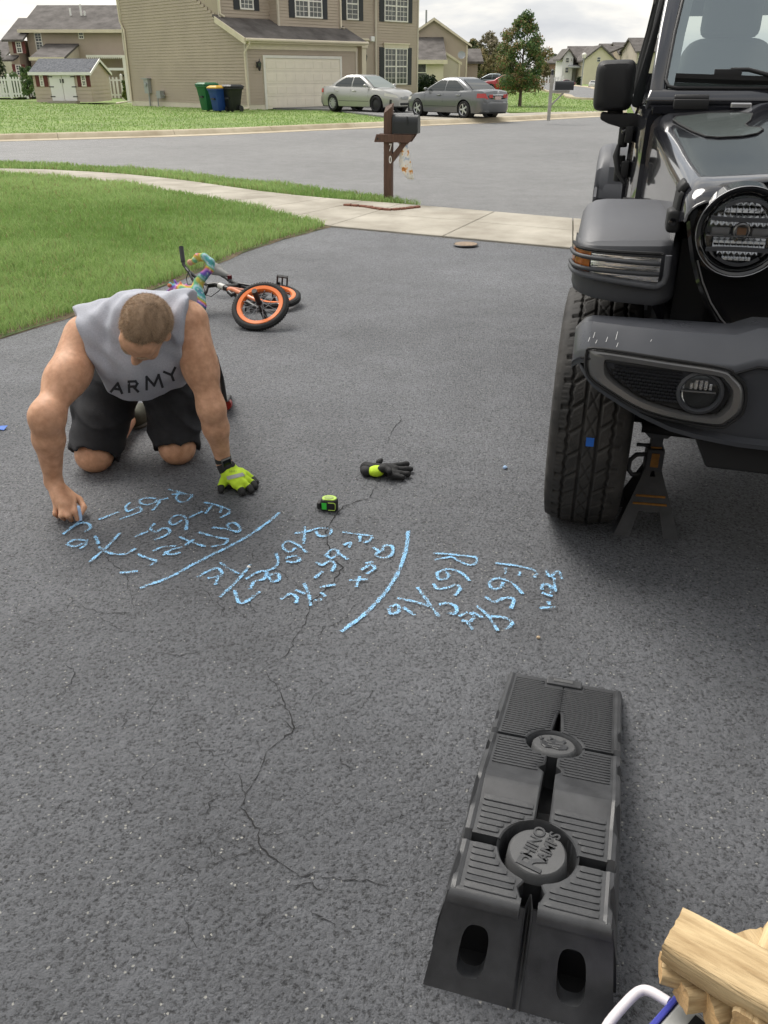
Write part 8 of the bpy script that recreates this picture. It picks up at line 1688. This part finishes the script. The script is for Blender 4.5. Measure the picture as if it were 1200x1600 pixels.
m = MB(); m.tube([fjp(347, 627, 0.08), tuple(np.array(rp(340, 590, 3.60))-FJ)], 0.006, 8); m.build('release_rod', M['metal_grey'], fj, smooth=60)
m = MB(); m.lathe([(0.001, 0.02), (0.028, 0.02), (0.032, 0.0), (0.028, -0.02), (0.001, -0.02)], 18, M=Matrix.Translation(fjp(353, 631, 0.038)) @ Matrix.Rotation(R(80), 4, 'X')); m.build('caster', M['jack_red'], fj, smooth=40)

# ---- glove lying on the driveway
gl = thing('work_glove', 'black work glove with neon green back lying palm up on the asphalt', 'glove', gp(602, 742, ZD)); GO = np.array(gl.location)
def gq(px, py, z): return np.array(gp(px, py, z+ZD))-GO
s_ = SDF(); s_.cone(gq(572, 731, 0.018), gq(582, 733, 0.020), 0.026, 0.026, 0.01); s_.ell(gq(603, 733, 0.022), [0.052, 0.036, 0.022], k=0.02)
for a, b, r in (((612, 729), (636, 725), 0.0125), ((616, 734), (641, 733), 0.0125), ((615, 739), (638, 741), 0.012), ((610, 743), (629, 746), 0.0115)): s_.cone(gq(*a, 0.02), gq(*b, 0.014), r*1.1, r, 0.010)
s_.cone(gq(596, 733, 0.038), gq(604, 731, 0.046), 0.016, 0.015, 0.01); s_.cone(gq(604, 731, 0.046), gq(609, 737, 0.042), 0.015, 0.012, 0.006); s_.cone(gq(592, 722, 0.03), gq(595, 719, 0.034), 0.013, 0.010, 0.01)
sdf_obj('shell', s_, 0.0042, M['glove_black'], gl, disp=lambda x, y, z: 0.0011*np.sin(x*210+y*80)*np.sin(y*190))
s_ = SDF(); s_.ell(gq(588, 736, 0.024), [0.034, 0.032, 0.022], k=0.0); s_.plane(gq(598, 736, 0), [1, 0.1, 0], 0.004); sdf_obj('back_panel', s_, 0.0042, M['neon'], gl)
s_ = SDF(); s_.cone(gq(570, 735, 0.020), gq(573, 737, 0.020), 0.020, 0.021, 0.0); sdf_obj('cuff', s_, 0.0045, M['glove_black'], gl)

# ---- tape measure
tm = thing('tape_measure', 'small black and lime green tape measure on the asphalt', 'tape measure', gp(513, 800, ZD), R(-8))
m = MB(); pl_ = [(0.034*math.cos(a)*(1.0 if math.cos(a) > 0 else 0.92), 0.026*math.sin(a)) for a in np.linspace(0, 2*PI, 28, endpoint=False)]; pl_ = [(x, max(y, -0.020)) for x, y in pl_]
m.prism(pl_, lambda x, y: (x, y+0.02, 0.0), lambda x, y: (x, y+0.02, 0.046)); m.build('case', mat('case_black', (0.02, 0.02, 0.02), 0.5), tm, bevel=0.006, segs=3, smooth=45)
Ml = mat('lime_plastic', (0.42, 0.62, 0.10), 0.45); m = MB(); m.prism([(x*0.86, y*0.86) for x, y in pl_], lambda x, y: (x, y+0.021, 0.0455), lambda x, y: (x*0.96, y*0.96+0.021, 0.0495)); m.build('top_cover', Ml, tm, bevel=0.0015)
m = MB(); m.lathe([(0.001, 0.0), (0.015, 0.0), (0.016, -0.001)], 20, M=Matrix.Translation((0.0, 0.02, 0.0512)) @ Matrix.Diagonal((1.1, 0.8, 1, 1))); m.build('badge', mat('lime_badge', (0.30, 0.40, 0.12), 0.5, var=0.4, vscale=200), tm)
m = MB(); m.box((-0.024, -0.0015, 0.010), (-0.006, 0.0, 0.036)); m.build('side_panel', mat('bright_green', (0.05, 0.60, 0.06), 0.5), tm); m = MB(); m.tube([(0.0, -0.001, 0.008), (0.024, -0.001, 0.008), (0.027, -0.001, 0.014), (0.027, -0.001, 0.034), (0.022, -0.001, 0.038), (0.0, -0.001, 0.038)], 0.0016, 6); m.build('panel_outline', Ml, tm)
m = MB(); m.box((-0.044, 0.004, 0.006), (-0.030, 0.032, 0.032)); m.build('hook_guard', M['black_plastic'], tm, bevel=0.003)

# ---- crumbs of chalk, tape scrap at the left edge
def crumb(label, px, py, r, m_, seed, name='chalk_crumb', cat='chalk'):
    rng = random.Random(seed); m = MB(); rings = []
    for j, (f, z) in enumerate(((0.7, 0), (1.0, 0.35), (0.85, 0.8), (0.3, 1.15))): rings.append([(r*f*math.cos(a)*rng.uniform(0.7, 1.15), r*f*math.sin(a)*rng.uniform(0.7, 1.15), r*z) for a in np.linspace(0, 2*PI, 7, endpoint=False)])
    m.loft(rings); o = m.build(name, m_); o.location = gp(px, py, ZD+0.001); return tag(o, label, cat)
crumb('lone lump of blue chalk right of the black glove', 789, 732, 0.011, M['chalk'], 1); Mw = mat('white_chalk', (0.72, 0.70, 0.66), 0.9)
crumb('white crumb of chalk among the middle chalk figures', 389, 887, 0.007, Mw, 2); crumb('tiny pale pebble below the right chalk writing', 841, 997, 0.006, mat('pale_pebble', (0.55, 0.42, 0.28), 0.9), 3, 'pebble', 'pebble')
m = MB(); m.loft([[(-0.06, -0.016, 0.002), (-0.06, 0.016, 0.002), (-0.06, 0.016, 0.004), (-0.06, -0.016, 0.004)], [(0.0, -0.016, 0.006), (0.0, 0.016, 0.006), (0.0, 0.016, 0.008), (0.0, -0.016, 0.008)], [(0.05, -0.014, 0.002), (0.05, 0.018, 0.012), (0.05, 0.018, 0.014), (0.05, -0.014, 0.004)]]); o = m.build('tape_strip', bpy.data.materials['blue_tape']); o.location = gp(-6, 670, ZD); o.rotation_euler = (0, 0, R(-12)); tag(o, 'strip of blue tape on the asphalt at the left edge', 'tape')

# ---- chalk writing
def chalk_mat():
    m = bpy.data.materials.new('chalk_dust'); m.use_nodes = True; n = m.node_tree.nodes; l = m.node_tree.links; b = n['Principled BSDF']; b.inputs['Roughness'].default_value = 1.0; b.inputs['Specular IOR Level'].default_value = 0.05
    c = n.new('ShaderNodeTexCoord'); z = n.new('ShaderNodeTexNoise'); z.inputs['Scale'].default_value = 230; z.inputs['Detail'].default_value = 3; l.new(c.outputs['Object'], z.inputs['Vector'])
    z2 = n.new('ShaderNodeTexNoise'); z2.inputs['Scale'].default_value = 30; z2.inputs['Detail'].default_value = 3; l.new(c.outputs['Object'], z2.inputs['Vector'])
    ad = n.new('ShaderNodeMath'); ad.operation = 'MULTIPLY_ADD'; ad.inputs[1].default_value = 0.55; l.new(z2.outputs[0], ad.inputs[0]); l.new(z.outputs[0], ad.inputs[2])
    at_ = n.new('ShaderNodeAttribute'); at_.attribute_name = 'edge'; su = n.new('ShaderNodeMath'); su.operation = 'MULTIPLY_ADD'; su.inputs[1].default_value = -0.26; l.new(at_.outputs['Fac'], su.inputs[0]); l.new(ad.outputs[0], su.inputs[2])
    mr = n.new('ShaderNodeMapRange'); mr.inputs[1].default_value = 0.680; mr.inputs[2].default_value = 0.750; l.new(su.outputs[0], mr.inputs[0])
    r = n.new('ShaderNodeValToRGB'); r.color_ramp.elements[0].color = (0.13, 0.42, 0.78, 1); r.color_ramp.elements[1].color = (0.44, 0.70, 0.92, 1); r.color_ramp.elements[0].position = 0.4; r.color_ramp.elements[1].position = 0.65; l.new(z.outputs[0], r.inputs[0]); l.new(r.outputs[0], b.inputs['Base Color'])
    tr = n.new('ShaderNodeBsdfTransparent'); mx_ = n.new('ShaderNodeMixShader'); l.new(mr.outputs[0], mx_.inputs[0]); l.new(tr.outputs[0], mx_.inputs[1]); l.new(b.outputs[0], mx_.inputs[2]); l.new(mx_.outputs[0], n['Material Output'].inputs[0]); return m
M['chalk_dust'] = chalk_mat()
def stroke(par, px, w_=0.0080, o0=None):
    P = [np.array(gp(x, y, 0)[:2]) for x, y in px]
    if len(P) > 2: P = [np.array(q) for q in arc(P, 5)]
    else: P = [P[0]+(P[1]-P[0])*k/6 for k in range(7)]
    rng = random.Random(int(sum(x for x, _ in px))); V = []; F = []; E_ = []
    for i, p in enumerate(P):
        t = P[min(i+1, len(P)-1)]-P[max(i-1, 0)]; t = t/(np.linalg.norm(t)+1e-9); n_ = np.array([-t[1], t[0]]); ww = w_*rng.uniform(0.85, 1.2)
        for k, e in ((-1, 1.0), (-0.45, 0.15), (0.45, 0.15), (1, 1.0)): q = p+n_*ww*k; V.append((q[0]-o0[0], q[1]-o0[1], 0.0)); E_.append(e)
        if i: F += [((i-1)*4+j, i*4+j, i*4+j+1, (i-1)*4+j+1) for j in range(3)]
    o = np_mesh('chalk_stroke', V, F, M['chalk_dust'], par); a = o.data.attributes.new('edge', 'FLOAT', 'POINT'); a.data.foreach_set('value', np.array(E_, np.float32)); return o
NW = [0]
def writing(name, label, cat, A=(), B=(), w_=0.0076):
    st_ = [[(80+x*0.35, 740+y*0.35) for x, y in s] for s in A]+[[(400+x/2.4, 800+y/2.4) for x, y in s] for s in B]; c = np.mean([np.array(gp(*p)) for s in st_ for p in s], 0); NW[0] += 1
    o = thing(name, label, cat, (c[0], c[1], ZD+0.0022+0.0004*NW[0]))
    for k, s in enumerate(st_): q = stroke(o, s, w_, c); q.location = (0, 0, 0.00012*k)
writing('chalk_writing', 'blue chalk figures under the writing hand, left of the first chalk line', 'chalk writing', A=[
 [(525, 85), (580, 100), (635, 112)], [(540, 108), (575, 106), (600, 108)], [(570, 104), (560, 125), (580, 142), (610, 135), (632, 114)], [(480, 135), (525, 125)], [(490, 130), (472, 162), (455, 180)], [(470, 127), (420, 125), (395, 140), (420, 155), (460, 148), (475, 132)],
 [(355, 145), (335, 165), (345, 185), (375, 172), (395, 165), (405, 180), (380, 195), (310, 220)], [(215, 222), (310, 185)], [(685, 145), (750, 160), (800, 180)], [(720, 157), (690, 195)], [(765, 170), (755, 192)], [(800, 182), (790, 197), (755, 215)], [(615, 215), (680, 185)],
 [(605, 270), (608, 230), (590, 205), (550, 208), (530, 235), (550, 245), (585, 225)], [(465, 240), (445, 262), (470, 278), (500, 262), (530, 268), (520, 290), (465, 315)], [(375, 300), (437, 275)], [(720, 258), (780, 265), (835, 278), (845, 260), (820, 238), (790, 245), (800, 265)],
 [(660, 280), (730, 300), (795, 312)], [(795, 314), (770, 335), (715, 345)], [(575, 300), (630, 325), (690, 345)], [(640, 312), (600, 340)], [(500, 385), (545, 357), (590, 347)], [(510, 367), (535, 380), (580, 372)], [(455, 365), (500, 347), (560, 343)],
 [(135, 205), (120, 240), (55, 290)], [(120, 242), (165, 240), (178, 262), (150, 280)], [(85, 262), (150, 235)], [(165, 315), (155, 340), (130, 355)], [(165, 320), (110, 315), (78, 335), (110, 345), (150, 330)], [(310, 285), (265, 335), (175, 415)], [(200, 298), (215, 335)], [(215, 347), (260, 375), (330, 380), (380, 355)], [(390, 380), (425, 395), (475, 410)], [(475, 412), (440, 435)], [(310, 465), (390, 458)]])
writing('chalk_line', 'straight blue chalk line rising to the right between chalk figures', 'chalk line', A=[[(1020, 190), (960, 240), (880, 295), (780, 350), (650, 415), (540, 475), (400, 530)]], w_=0.0092)
writing('chalk_writing', 'blue chalk figures crossed by the crack between the two chalk lines', 'chalk writing', A=[
 [(655, 480), (700, 455), (745, 440), (765, 465), (735, 480), (700, 485)], [(745, 482), (735, 515)], [(755, 415), (800, 445), (840, 465)], [(890, 425), (830, 500), (755, 570)], [(820, 540), (850, 600), (935, 545)], [(870, 490), (920, 460), (960, 455), (950, 490), (910, 500), (890, 535)], [(962, 457), (985, 500), (1020, 490), (1010, 465), (970, 475)]], B=[
 [(145, 95), (185, 90), (240, 75), (280, 80), (275, 100), (240, 105), (225, 87)], [(185, 70), (180, 135)], [(190, 168), (160, 140), (120, 125), (100, 145), (125, 165), (150, 150)], [(75, 170), (85, 200), (70, 225), (45, 235)], [(110, 190), (150, 180), (165, 195), (140, 205), (115, 200)],
 [(325, 90), (380, 98), (435, 105)], [(390, 102), (390, 128)], [(437, 103), (430, 120), (405, 132)], [(330, 140), (355, 130), (350, 150)], [(260, 180), (290, 155), (310, 170), (285, 190), (262, 178)], [(312, 172), (345, 195)], [(225, 205), (250, 215), (280, 200), (295, 215), (285, 240)], [(220, 265), (250, 240)],
 [(95, 345), (130, 325), (155, 340), (150, 360)], [(150, 310), (185, 325)], [(180, 285), (200, 330), (205, 370)], [(215, 350), (250, 345)], [(240, 300), (300, 290)], [(245, 320), (260, 335)], [(440, 150), (460, 165), (450, 180), (480, 190), (510, 175), (510, 145), (480, 145), (475, 165)], [(395, 235), (430, 215), (445, 230), (415, 250)], [(410, 210), (440, 205)], [(350, 275), (420, 270)], [(390, 260), (375, 300)]])
writing('chalk_line', 'curved blue chalk line bending down to the left', 'chalk line', B=[[(570, 85), (565, 140), (550, 200), (520, 265), (470, 335), (400, 405), (320, 465)]], w_=0.0092)
writing('chalk_writing', 'blue chalk figures nearest the tyre, right of the curved line', 'chalk writing', B=[
 [(665, 170), (740, 175), (825, 185)], [(670, 195), (730, 185), (760, 200), (800, 215), (825, 205), (827, 187)], [(800, 275), (770, 245), (720, 230), (680, 245), (690, 270), (720, 260), (715, 240)], [(665, 285), (680, 305), (720, 300), (750, 290), (765, 305), (745, 330)], [(895, 208), (960, 215), (1030, 230), (1050, 245)], [(935, 225), (932, 250)], [(990, 240), (985, 255)], [(1052, 247), (1040, 262)],
 [(1000, 325), (960, 285), (910, 265), (875, 280), (885, 305), (915, 300), (925, 280)], [(860, 335), (890, 355), (930, 340), (965, 345), (955, 380)], [(530, 340), (600, 355), (650, 370)], [(500, 375), (530, 365), (535, 390), (505, 400), (498, 378)], [(550, 375), (595, 405)], [(605, 300), (645, 355), (685, 410)], [(685, 365), (720, 360), (750, 375), (745, 400), (715, 395)],
 [(760, 410), (790, 395), (815, 410), (800, 430), (770, 425)], [(790, 432), (812, 460)], [(810, 395), (850, 415)], [(825, 370), (870, 410), (905, 465)], [(880, 410), (930, 415), (960, 435), (935, 460)], [(1085, 235), (1100, 260), (1130, 240), (1145, 270)], [(1070, 310), (1075, 290), (1100, 295), (1105, 320), (1115, 300)], [(1070, 322), (1110, 335)], [(1060, 380), (1120, 375)], [(1095, 355), (1100, 370)], [(1115, 265), (1120, 318)]])

# ---- cracks in the driveway
def crack(pts, w_=0.0045, seed=0):
    rng = random.Random(seed); P = [np.array(gp(300+x/1.7775, 560+y/1.7775, 0)[:2]) for x, y in pts]; Q_ = []
    for i in range(len(P)-1):
        k = max(3, int(np.linalg.norm(P[i+1]-P[i])/0.014))
        for j in range(k): Q_.append(P[i]+(P[i+1]-P[i])*j/k+np.array([rng.uniform(-1, 1), rng.uniform(-1, 1)])*0.005)
    Q_.append(P[-1]); m = MB(); n = len(Q_)
    for i, p in enumerate(Q_):
        t = Q_[min(i+1, n-1)]-Q_[max(i-1, 0)]; t = t/(np.linalg.norm(t)+1e-9); nn = np.array([-t[1], t[0]]); ww = 0.6*w_*rng.uniform(0.2, 1.1)*math.sin(PI*(0.12+0.76*i/n)); m.v += [(*(p-nn*ww*0.5), ZD+0.0014), (*(p+nn*ww*0.5), ZD+0.0014)]
    m.f = [(2*i, 2*i+2, 2*i+3, 2*i+1) for i in range(n-1)]; m.m = [0]*(n-1); o = m.build('crack', M['crack'], drive); return o
for k, (c, w_) in enumerate((([(575, 160), (580, 180), (560, 200), (545, 235), (572, 248)], 0.007), ([(530, 320), (520, 345), (495, 395), (460, 405), (420, 420), (395, 450), (370, 490), (385, 560), (420, 590), (385, 640), (330, 690), (320, 740), (285, 790), (270, 830), (200, 870)], 0.008), ([(495, 395), (515, 400)], 0.005), ([(200, 870), (245, 940), (270, 1000), (285, 1040), (240, 1075), (205, 1110), (185, 1160), (150, 1220)], 0.0065), ([(95, 1135), (135, 1180), (150, 1220), (135, 1260), (165, 1295), (185, 1320), (180, 1360), (245, 1410), (300, 1450), (390, 1430)], 0.0065), ([(300, 1450), (370, 1455), (470, 1462), (550, 1475)], 0.004), ([(180, 1375), (120, 1400), (60, 1420)], 0.004), ([(245, 1005), (285, 1040), (310, 1030)], 0.004), ([(-380, 690), (-300, 700), (-240, 720), (-150, 715)], 0.004), ([(-290, 520), (-180, 610), (-160, 700)], 0.0045), ([(470, 150), (520, 145), (575, 160)], 0.003), ([(-30, 1520), (-10, 1590), (30, 1680)], 0.004))): crack(c, w_, k)

rh = random.Random(11)
for k in range(46):                                # hairline cracks
    cx, cy = (rh.gauss(200, 190), rh.gauss(900, 420)) if k % 3 else (rh.gauss(-200, 150), rh.gauss(800, 400)); a = rh.uniform(0, 6.28); pts_ = [(cx, cy)]
    for j in range(rh.randint(2, 5)): a += rh.uniform(-0.9, 0.9); r_ = rh.uniform(14, 42); pts_.append((pts_[-1][0]+r_*math.cos(a), pts_[-1][1]+r_*math.sin(a)*0.7))
    if all(-500 < p[0] < 640 and 90 < p[1] < 1800 for p in pts_): crack(pts_, rh.uniform(0.0025, 0.005), 100+k)
# ---- mailbox by the street
M['post_wood'] = mat('brown_stained_wood', (0.105, 0.058, 0.040), 0.7, var=0.3, vscale=14, bump=0.4, bscale=60, stretch=(3, 3, 0.4)); M['box_black'] = mat('mailbox_black', (0.022, 0.024, 0.026), 0.4, var=0.1)
mbx = gp(607, 313, 0.02); mail = thing('mailbox_post', 'brown wooden post with black mailbox and number 70 at the kerb', 'mailbox', (mbx[0], mbx[1], 0.01), R(-14))
m = MB(); m.loft([[(-0.052, -0.052, 0), (0.052, -0.052, 0), (0.052, 0.052, 0), (-0.052, 0.052, 0)], [(-0.052, -0.052, 1.02), (0.052, -0.052, 1.10), (0.052, 0.052, 1.14), (-0.052, 0.052, 1.10)]]); m.build('post', M['post_wood'], mail, bevel=0.006, segs=1)
m = MB(); m.prism([(-0.165, 0.70), (0.28, 0.70), (0.345, 0.79), (-0.135, 0.79)], lambda x, z: (x, -0.098, z), lambda x, z: (x, -0.054, z)); m.build('arm', M['post_wood'], mail, bevel=0.004, segs=1); m = MB(); m.prism([(-0.165, 0.70), (0.28, 0.70), (0.345, 0.79), (-0.135, 0.79)], lambda x, z: (x, 0.054, z), lambda x, z: (x, 0.098, z)); m.build('arm', M['post_wood'], mail, bevel=0.004, segs=1)
m = MB(); m.prism([(0.053, 0.46), (0.053, 0.56), (0.18, 0.70), (0.26, 0.70)], lambda x, z: (x, -0.045, z), lambda x, z: (x, 0.045, z)); m.build('brace', M['post_wood'], mail)
m = MB(); sec = [(-0.085, 0.0), (0.085, 0.0)]+[(0.085*math.cos(a), 0.125+0.085*math.sin(a)) for a in np.linspace(0, PI, 13)]
m.loft([[(x, y, 0.80+z) for y, z in sec] for x in (0.075, 0.385)]); bx_ = m.build('mailbox', M['box_black'], mail, smooth=40, bevel=0.004, segs=1)
m = MB(); m.loft([[(x, y*1.06, 0.797+z*1.03) for y, z in sec] for x in (0.066, 0.082)]); m.build('door', M['box_black'], bx_, smooth=40); m = MB(); m.box((0.25, -0.096, 0.90), (0.262, -0.088, 0.99)); m.build('signal_flag', M['box_black'], bx_)
Mn = mat('white_numeral', (0.75, 0.73, 0.70), 0.5)
for ch, z in (('7', 0.635), ('0', 0.495)): text_mesh(ch, 0.12, 'numeral', Mn, mail, 0.003, Matrix.Translation((0.036, -0.0555, z)) @ Matrix.Rotation(PI/2, 4, 'X') @ Matrix.Diagonal((0.62, 1, 1, 1)), bold=True)
m = MB(); m.lathe([(0.001, 0.004), (0.012, 0.004), (0.012, 0)], 10, M=Matrix.Translation((-0.115, -0.098, 0.74)) @ Matrix.Rotation(PI/2, 4, 'X')); m.build('bolt', M['dark_metal'], mail)
# little cloth flag hanging from the arm
def flagmat():
    m = mat('printed_cloth', (0.78, 0.74, 0.68), 0.9); n = m.node_tree.nodes; l = m.node_tree.links; c = n.new('ShaderNodeTexCoord'); v = n.new('ShaderNodeTexNoise'); v.inputs['Scale'].default_value = 14; v.inputs['Detail'].default_value = 4; l.new(c.outputs['Object'], v.inputs['Vector']); r = n.new('ShaderNodeValToRGB'); e = r.color_ramp.elements
    e[0].position = 0.33; e[0].color = (0.42, 0.50, 0.60, 1); e[1].position = 0.72; e[1].color = (0.36, 0.10, 0.03, 1)
    for p_, c_ in ((0.42, (0.80, 0.77, 0.72)), (0.54, (0.82, 0.78, 0.70)), (0.60, (0.72, 0.36, 0.10))): q = e.new(p_); q.color = (*c_, 1)
    l.new(v.outputs[0], r.inputs[0]); l.new(r.outputs[0], n['Principled BSDF'].inputs['Base Color']); return m
fq = np.array(gp(607, 313, 0.02)); fl_ = thing('garden_flag', 'small white cloth flag with orange flowers hanging under the mailbox', 'flag', (fq[0]+0.12, fq[1]-0.06, 0.0), R(-14))
def fl_pt(u, v):
    x = (u-0.5)*(0.10+0.10*v)+0.06+0.05*v+(0.05 if v > 0.8 and u > 0.5 else 0)*0; y = 0.030*math.sin(u*7.5+v*2.2)*(0.3+0.7*v); return (x, y, 0.70-0.42*v*(0.62+0.38*min(1, u*1.7)))
m = MB(); m.grid(fl_pt, 16, 16); fo2 = m.build('cloth', flagmat(), fl_, smooth=70, fix=False); sm2 = fo2.modifiers.new('thickness', 'SOLIDIFY'); sm2.thickness = 0.003
m = MB(); m.tube([(0.0, 0.0, 0.70), (0.12, 0.0, 0.705)], 0.005, 6); m.build('hanger', M['dark_metal'], fl_)
# brick edging of the little grass corner
be_ = thing('brick_edging', 'row of small red edging bricks around the mailbox grass corner', 'edging', gp(603, 328, 0.02)); BE = np.array(be_.location)
path = [np.array(gp(x, y, 0.03)[:2]) for x, y in ((538, 321), (570, 323.5), (603, 328.5), (630, 327), (662, 323))]; pts = cut(arc(path, 6), 0.105); bk = MB(); bk.box((-0.048, -0.03, -0.02), (0.048, 0.03, 0.022)); b0 = None
for i in range(len(pts)-1):
    d = pts[i+1]-pts[i]; q = (pts[i]+pts[i+1])/2
    if b0 is None: b0 = bk.build('brick', M['brick'], be_, bevel=0.006, segs=1); o = b0
    else: o = inst(b0, be_)
    o.location = (q[0]-BE[0]+random.uniform(-0.006, 0.006), q[1]-BE[1]+random.uniform(-0.006, 0.006), 0.03-BE[2]); o.rotation_euler = (random.uniform(-0.05, 0.05), random.uniform(-0.05, 0.05), math.atan2(d[1], d[0])+random.uniform(-0.08, 0.08))
# water meter lid
uc = thing('utility_cover', 'small rusty round cover set at the edge of the concrete', 'cover', gp(728, 381, 0.032)); m = MB(); m.lathe([(0.001, 0.006), (0.09, 0.004), (0.105, 0.003), (0.11, -0.004)], 28); m.build('lid', mat('rusty_iron', (0.27, 0.20, 0.14), 0.8, var=0.3, vscale=30, bump=0.4, bscale=90), uc, smooth=40); m = MB(); m.lathe([(0.11, -0.003), (0.115, 0.001), (0.12, -0.003)], 28); m.build('ring', M['dark_metal'], uc)
# far mailbox
fm_ = gp(857, 187.5, 0.12); fml = thing('mailbox_post', 'weathered grey post with black mailbox on the far lawn', 'mailbox', (fm_[0], fm_[1], 0.1), R(-8)); Mgp = mat('weathered_post', (0.38, 0.36, 0.32), 0.8, var=0.2, vscale=10)
m = MB(); m.box((-0.055, -0.055, 0), (0.055, 0.055, 1.35)); m.build('post', Mgp, fml, bevel=0.008, segs=1); m = MB(); m.lathe([(0.001, 0.18), (0.05, 0.12), (0.035, 0.05), (0.06, 0.0)], 8, M=Matrix.Translation((0, 0, 1.35))); m.build('finial', M['box_black'], fml, smooth=40)
m = MB(); m.box((0.05, -0.05, 0.82), (0.60, 0.05, 0.90)); m.build('arm', Mgp, fml); m = MB(); m.tube([(0.03, 0, 0.45), (0.42, 0, 0.84)], 0.03, 6); m.build('brace', Mgp, fml)
m = MB(); m.loft([[(x, y*1.15, 0.91+z*1.25) for y, z in sec] for x in (0.12, 0.72)]); m.build('mailbox', M['box_black'], fml, smooth=40)
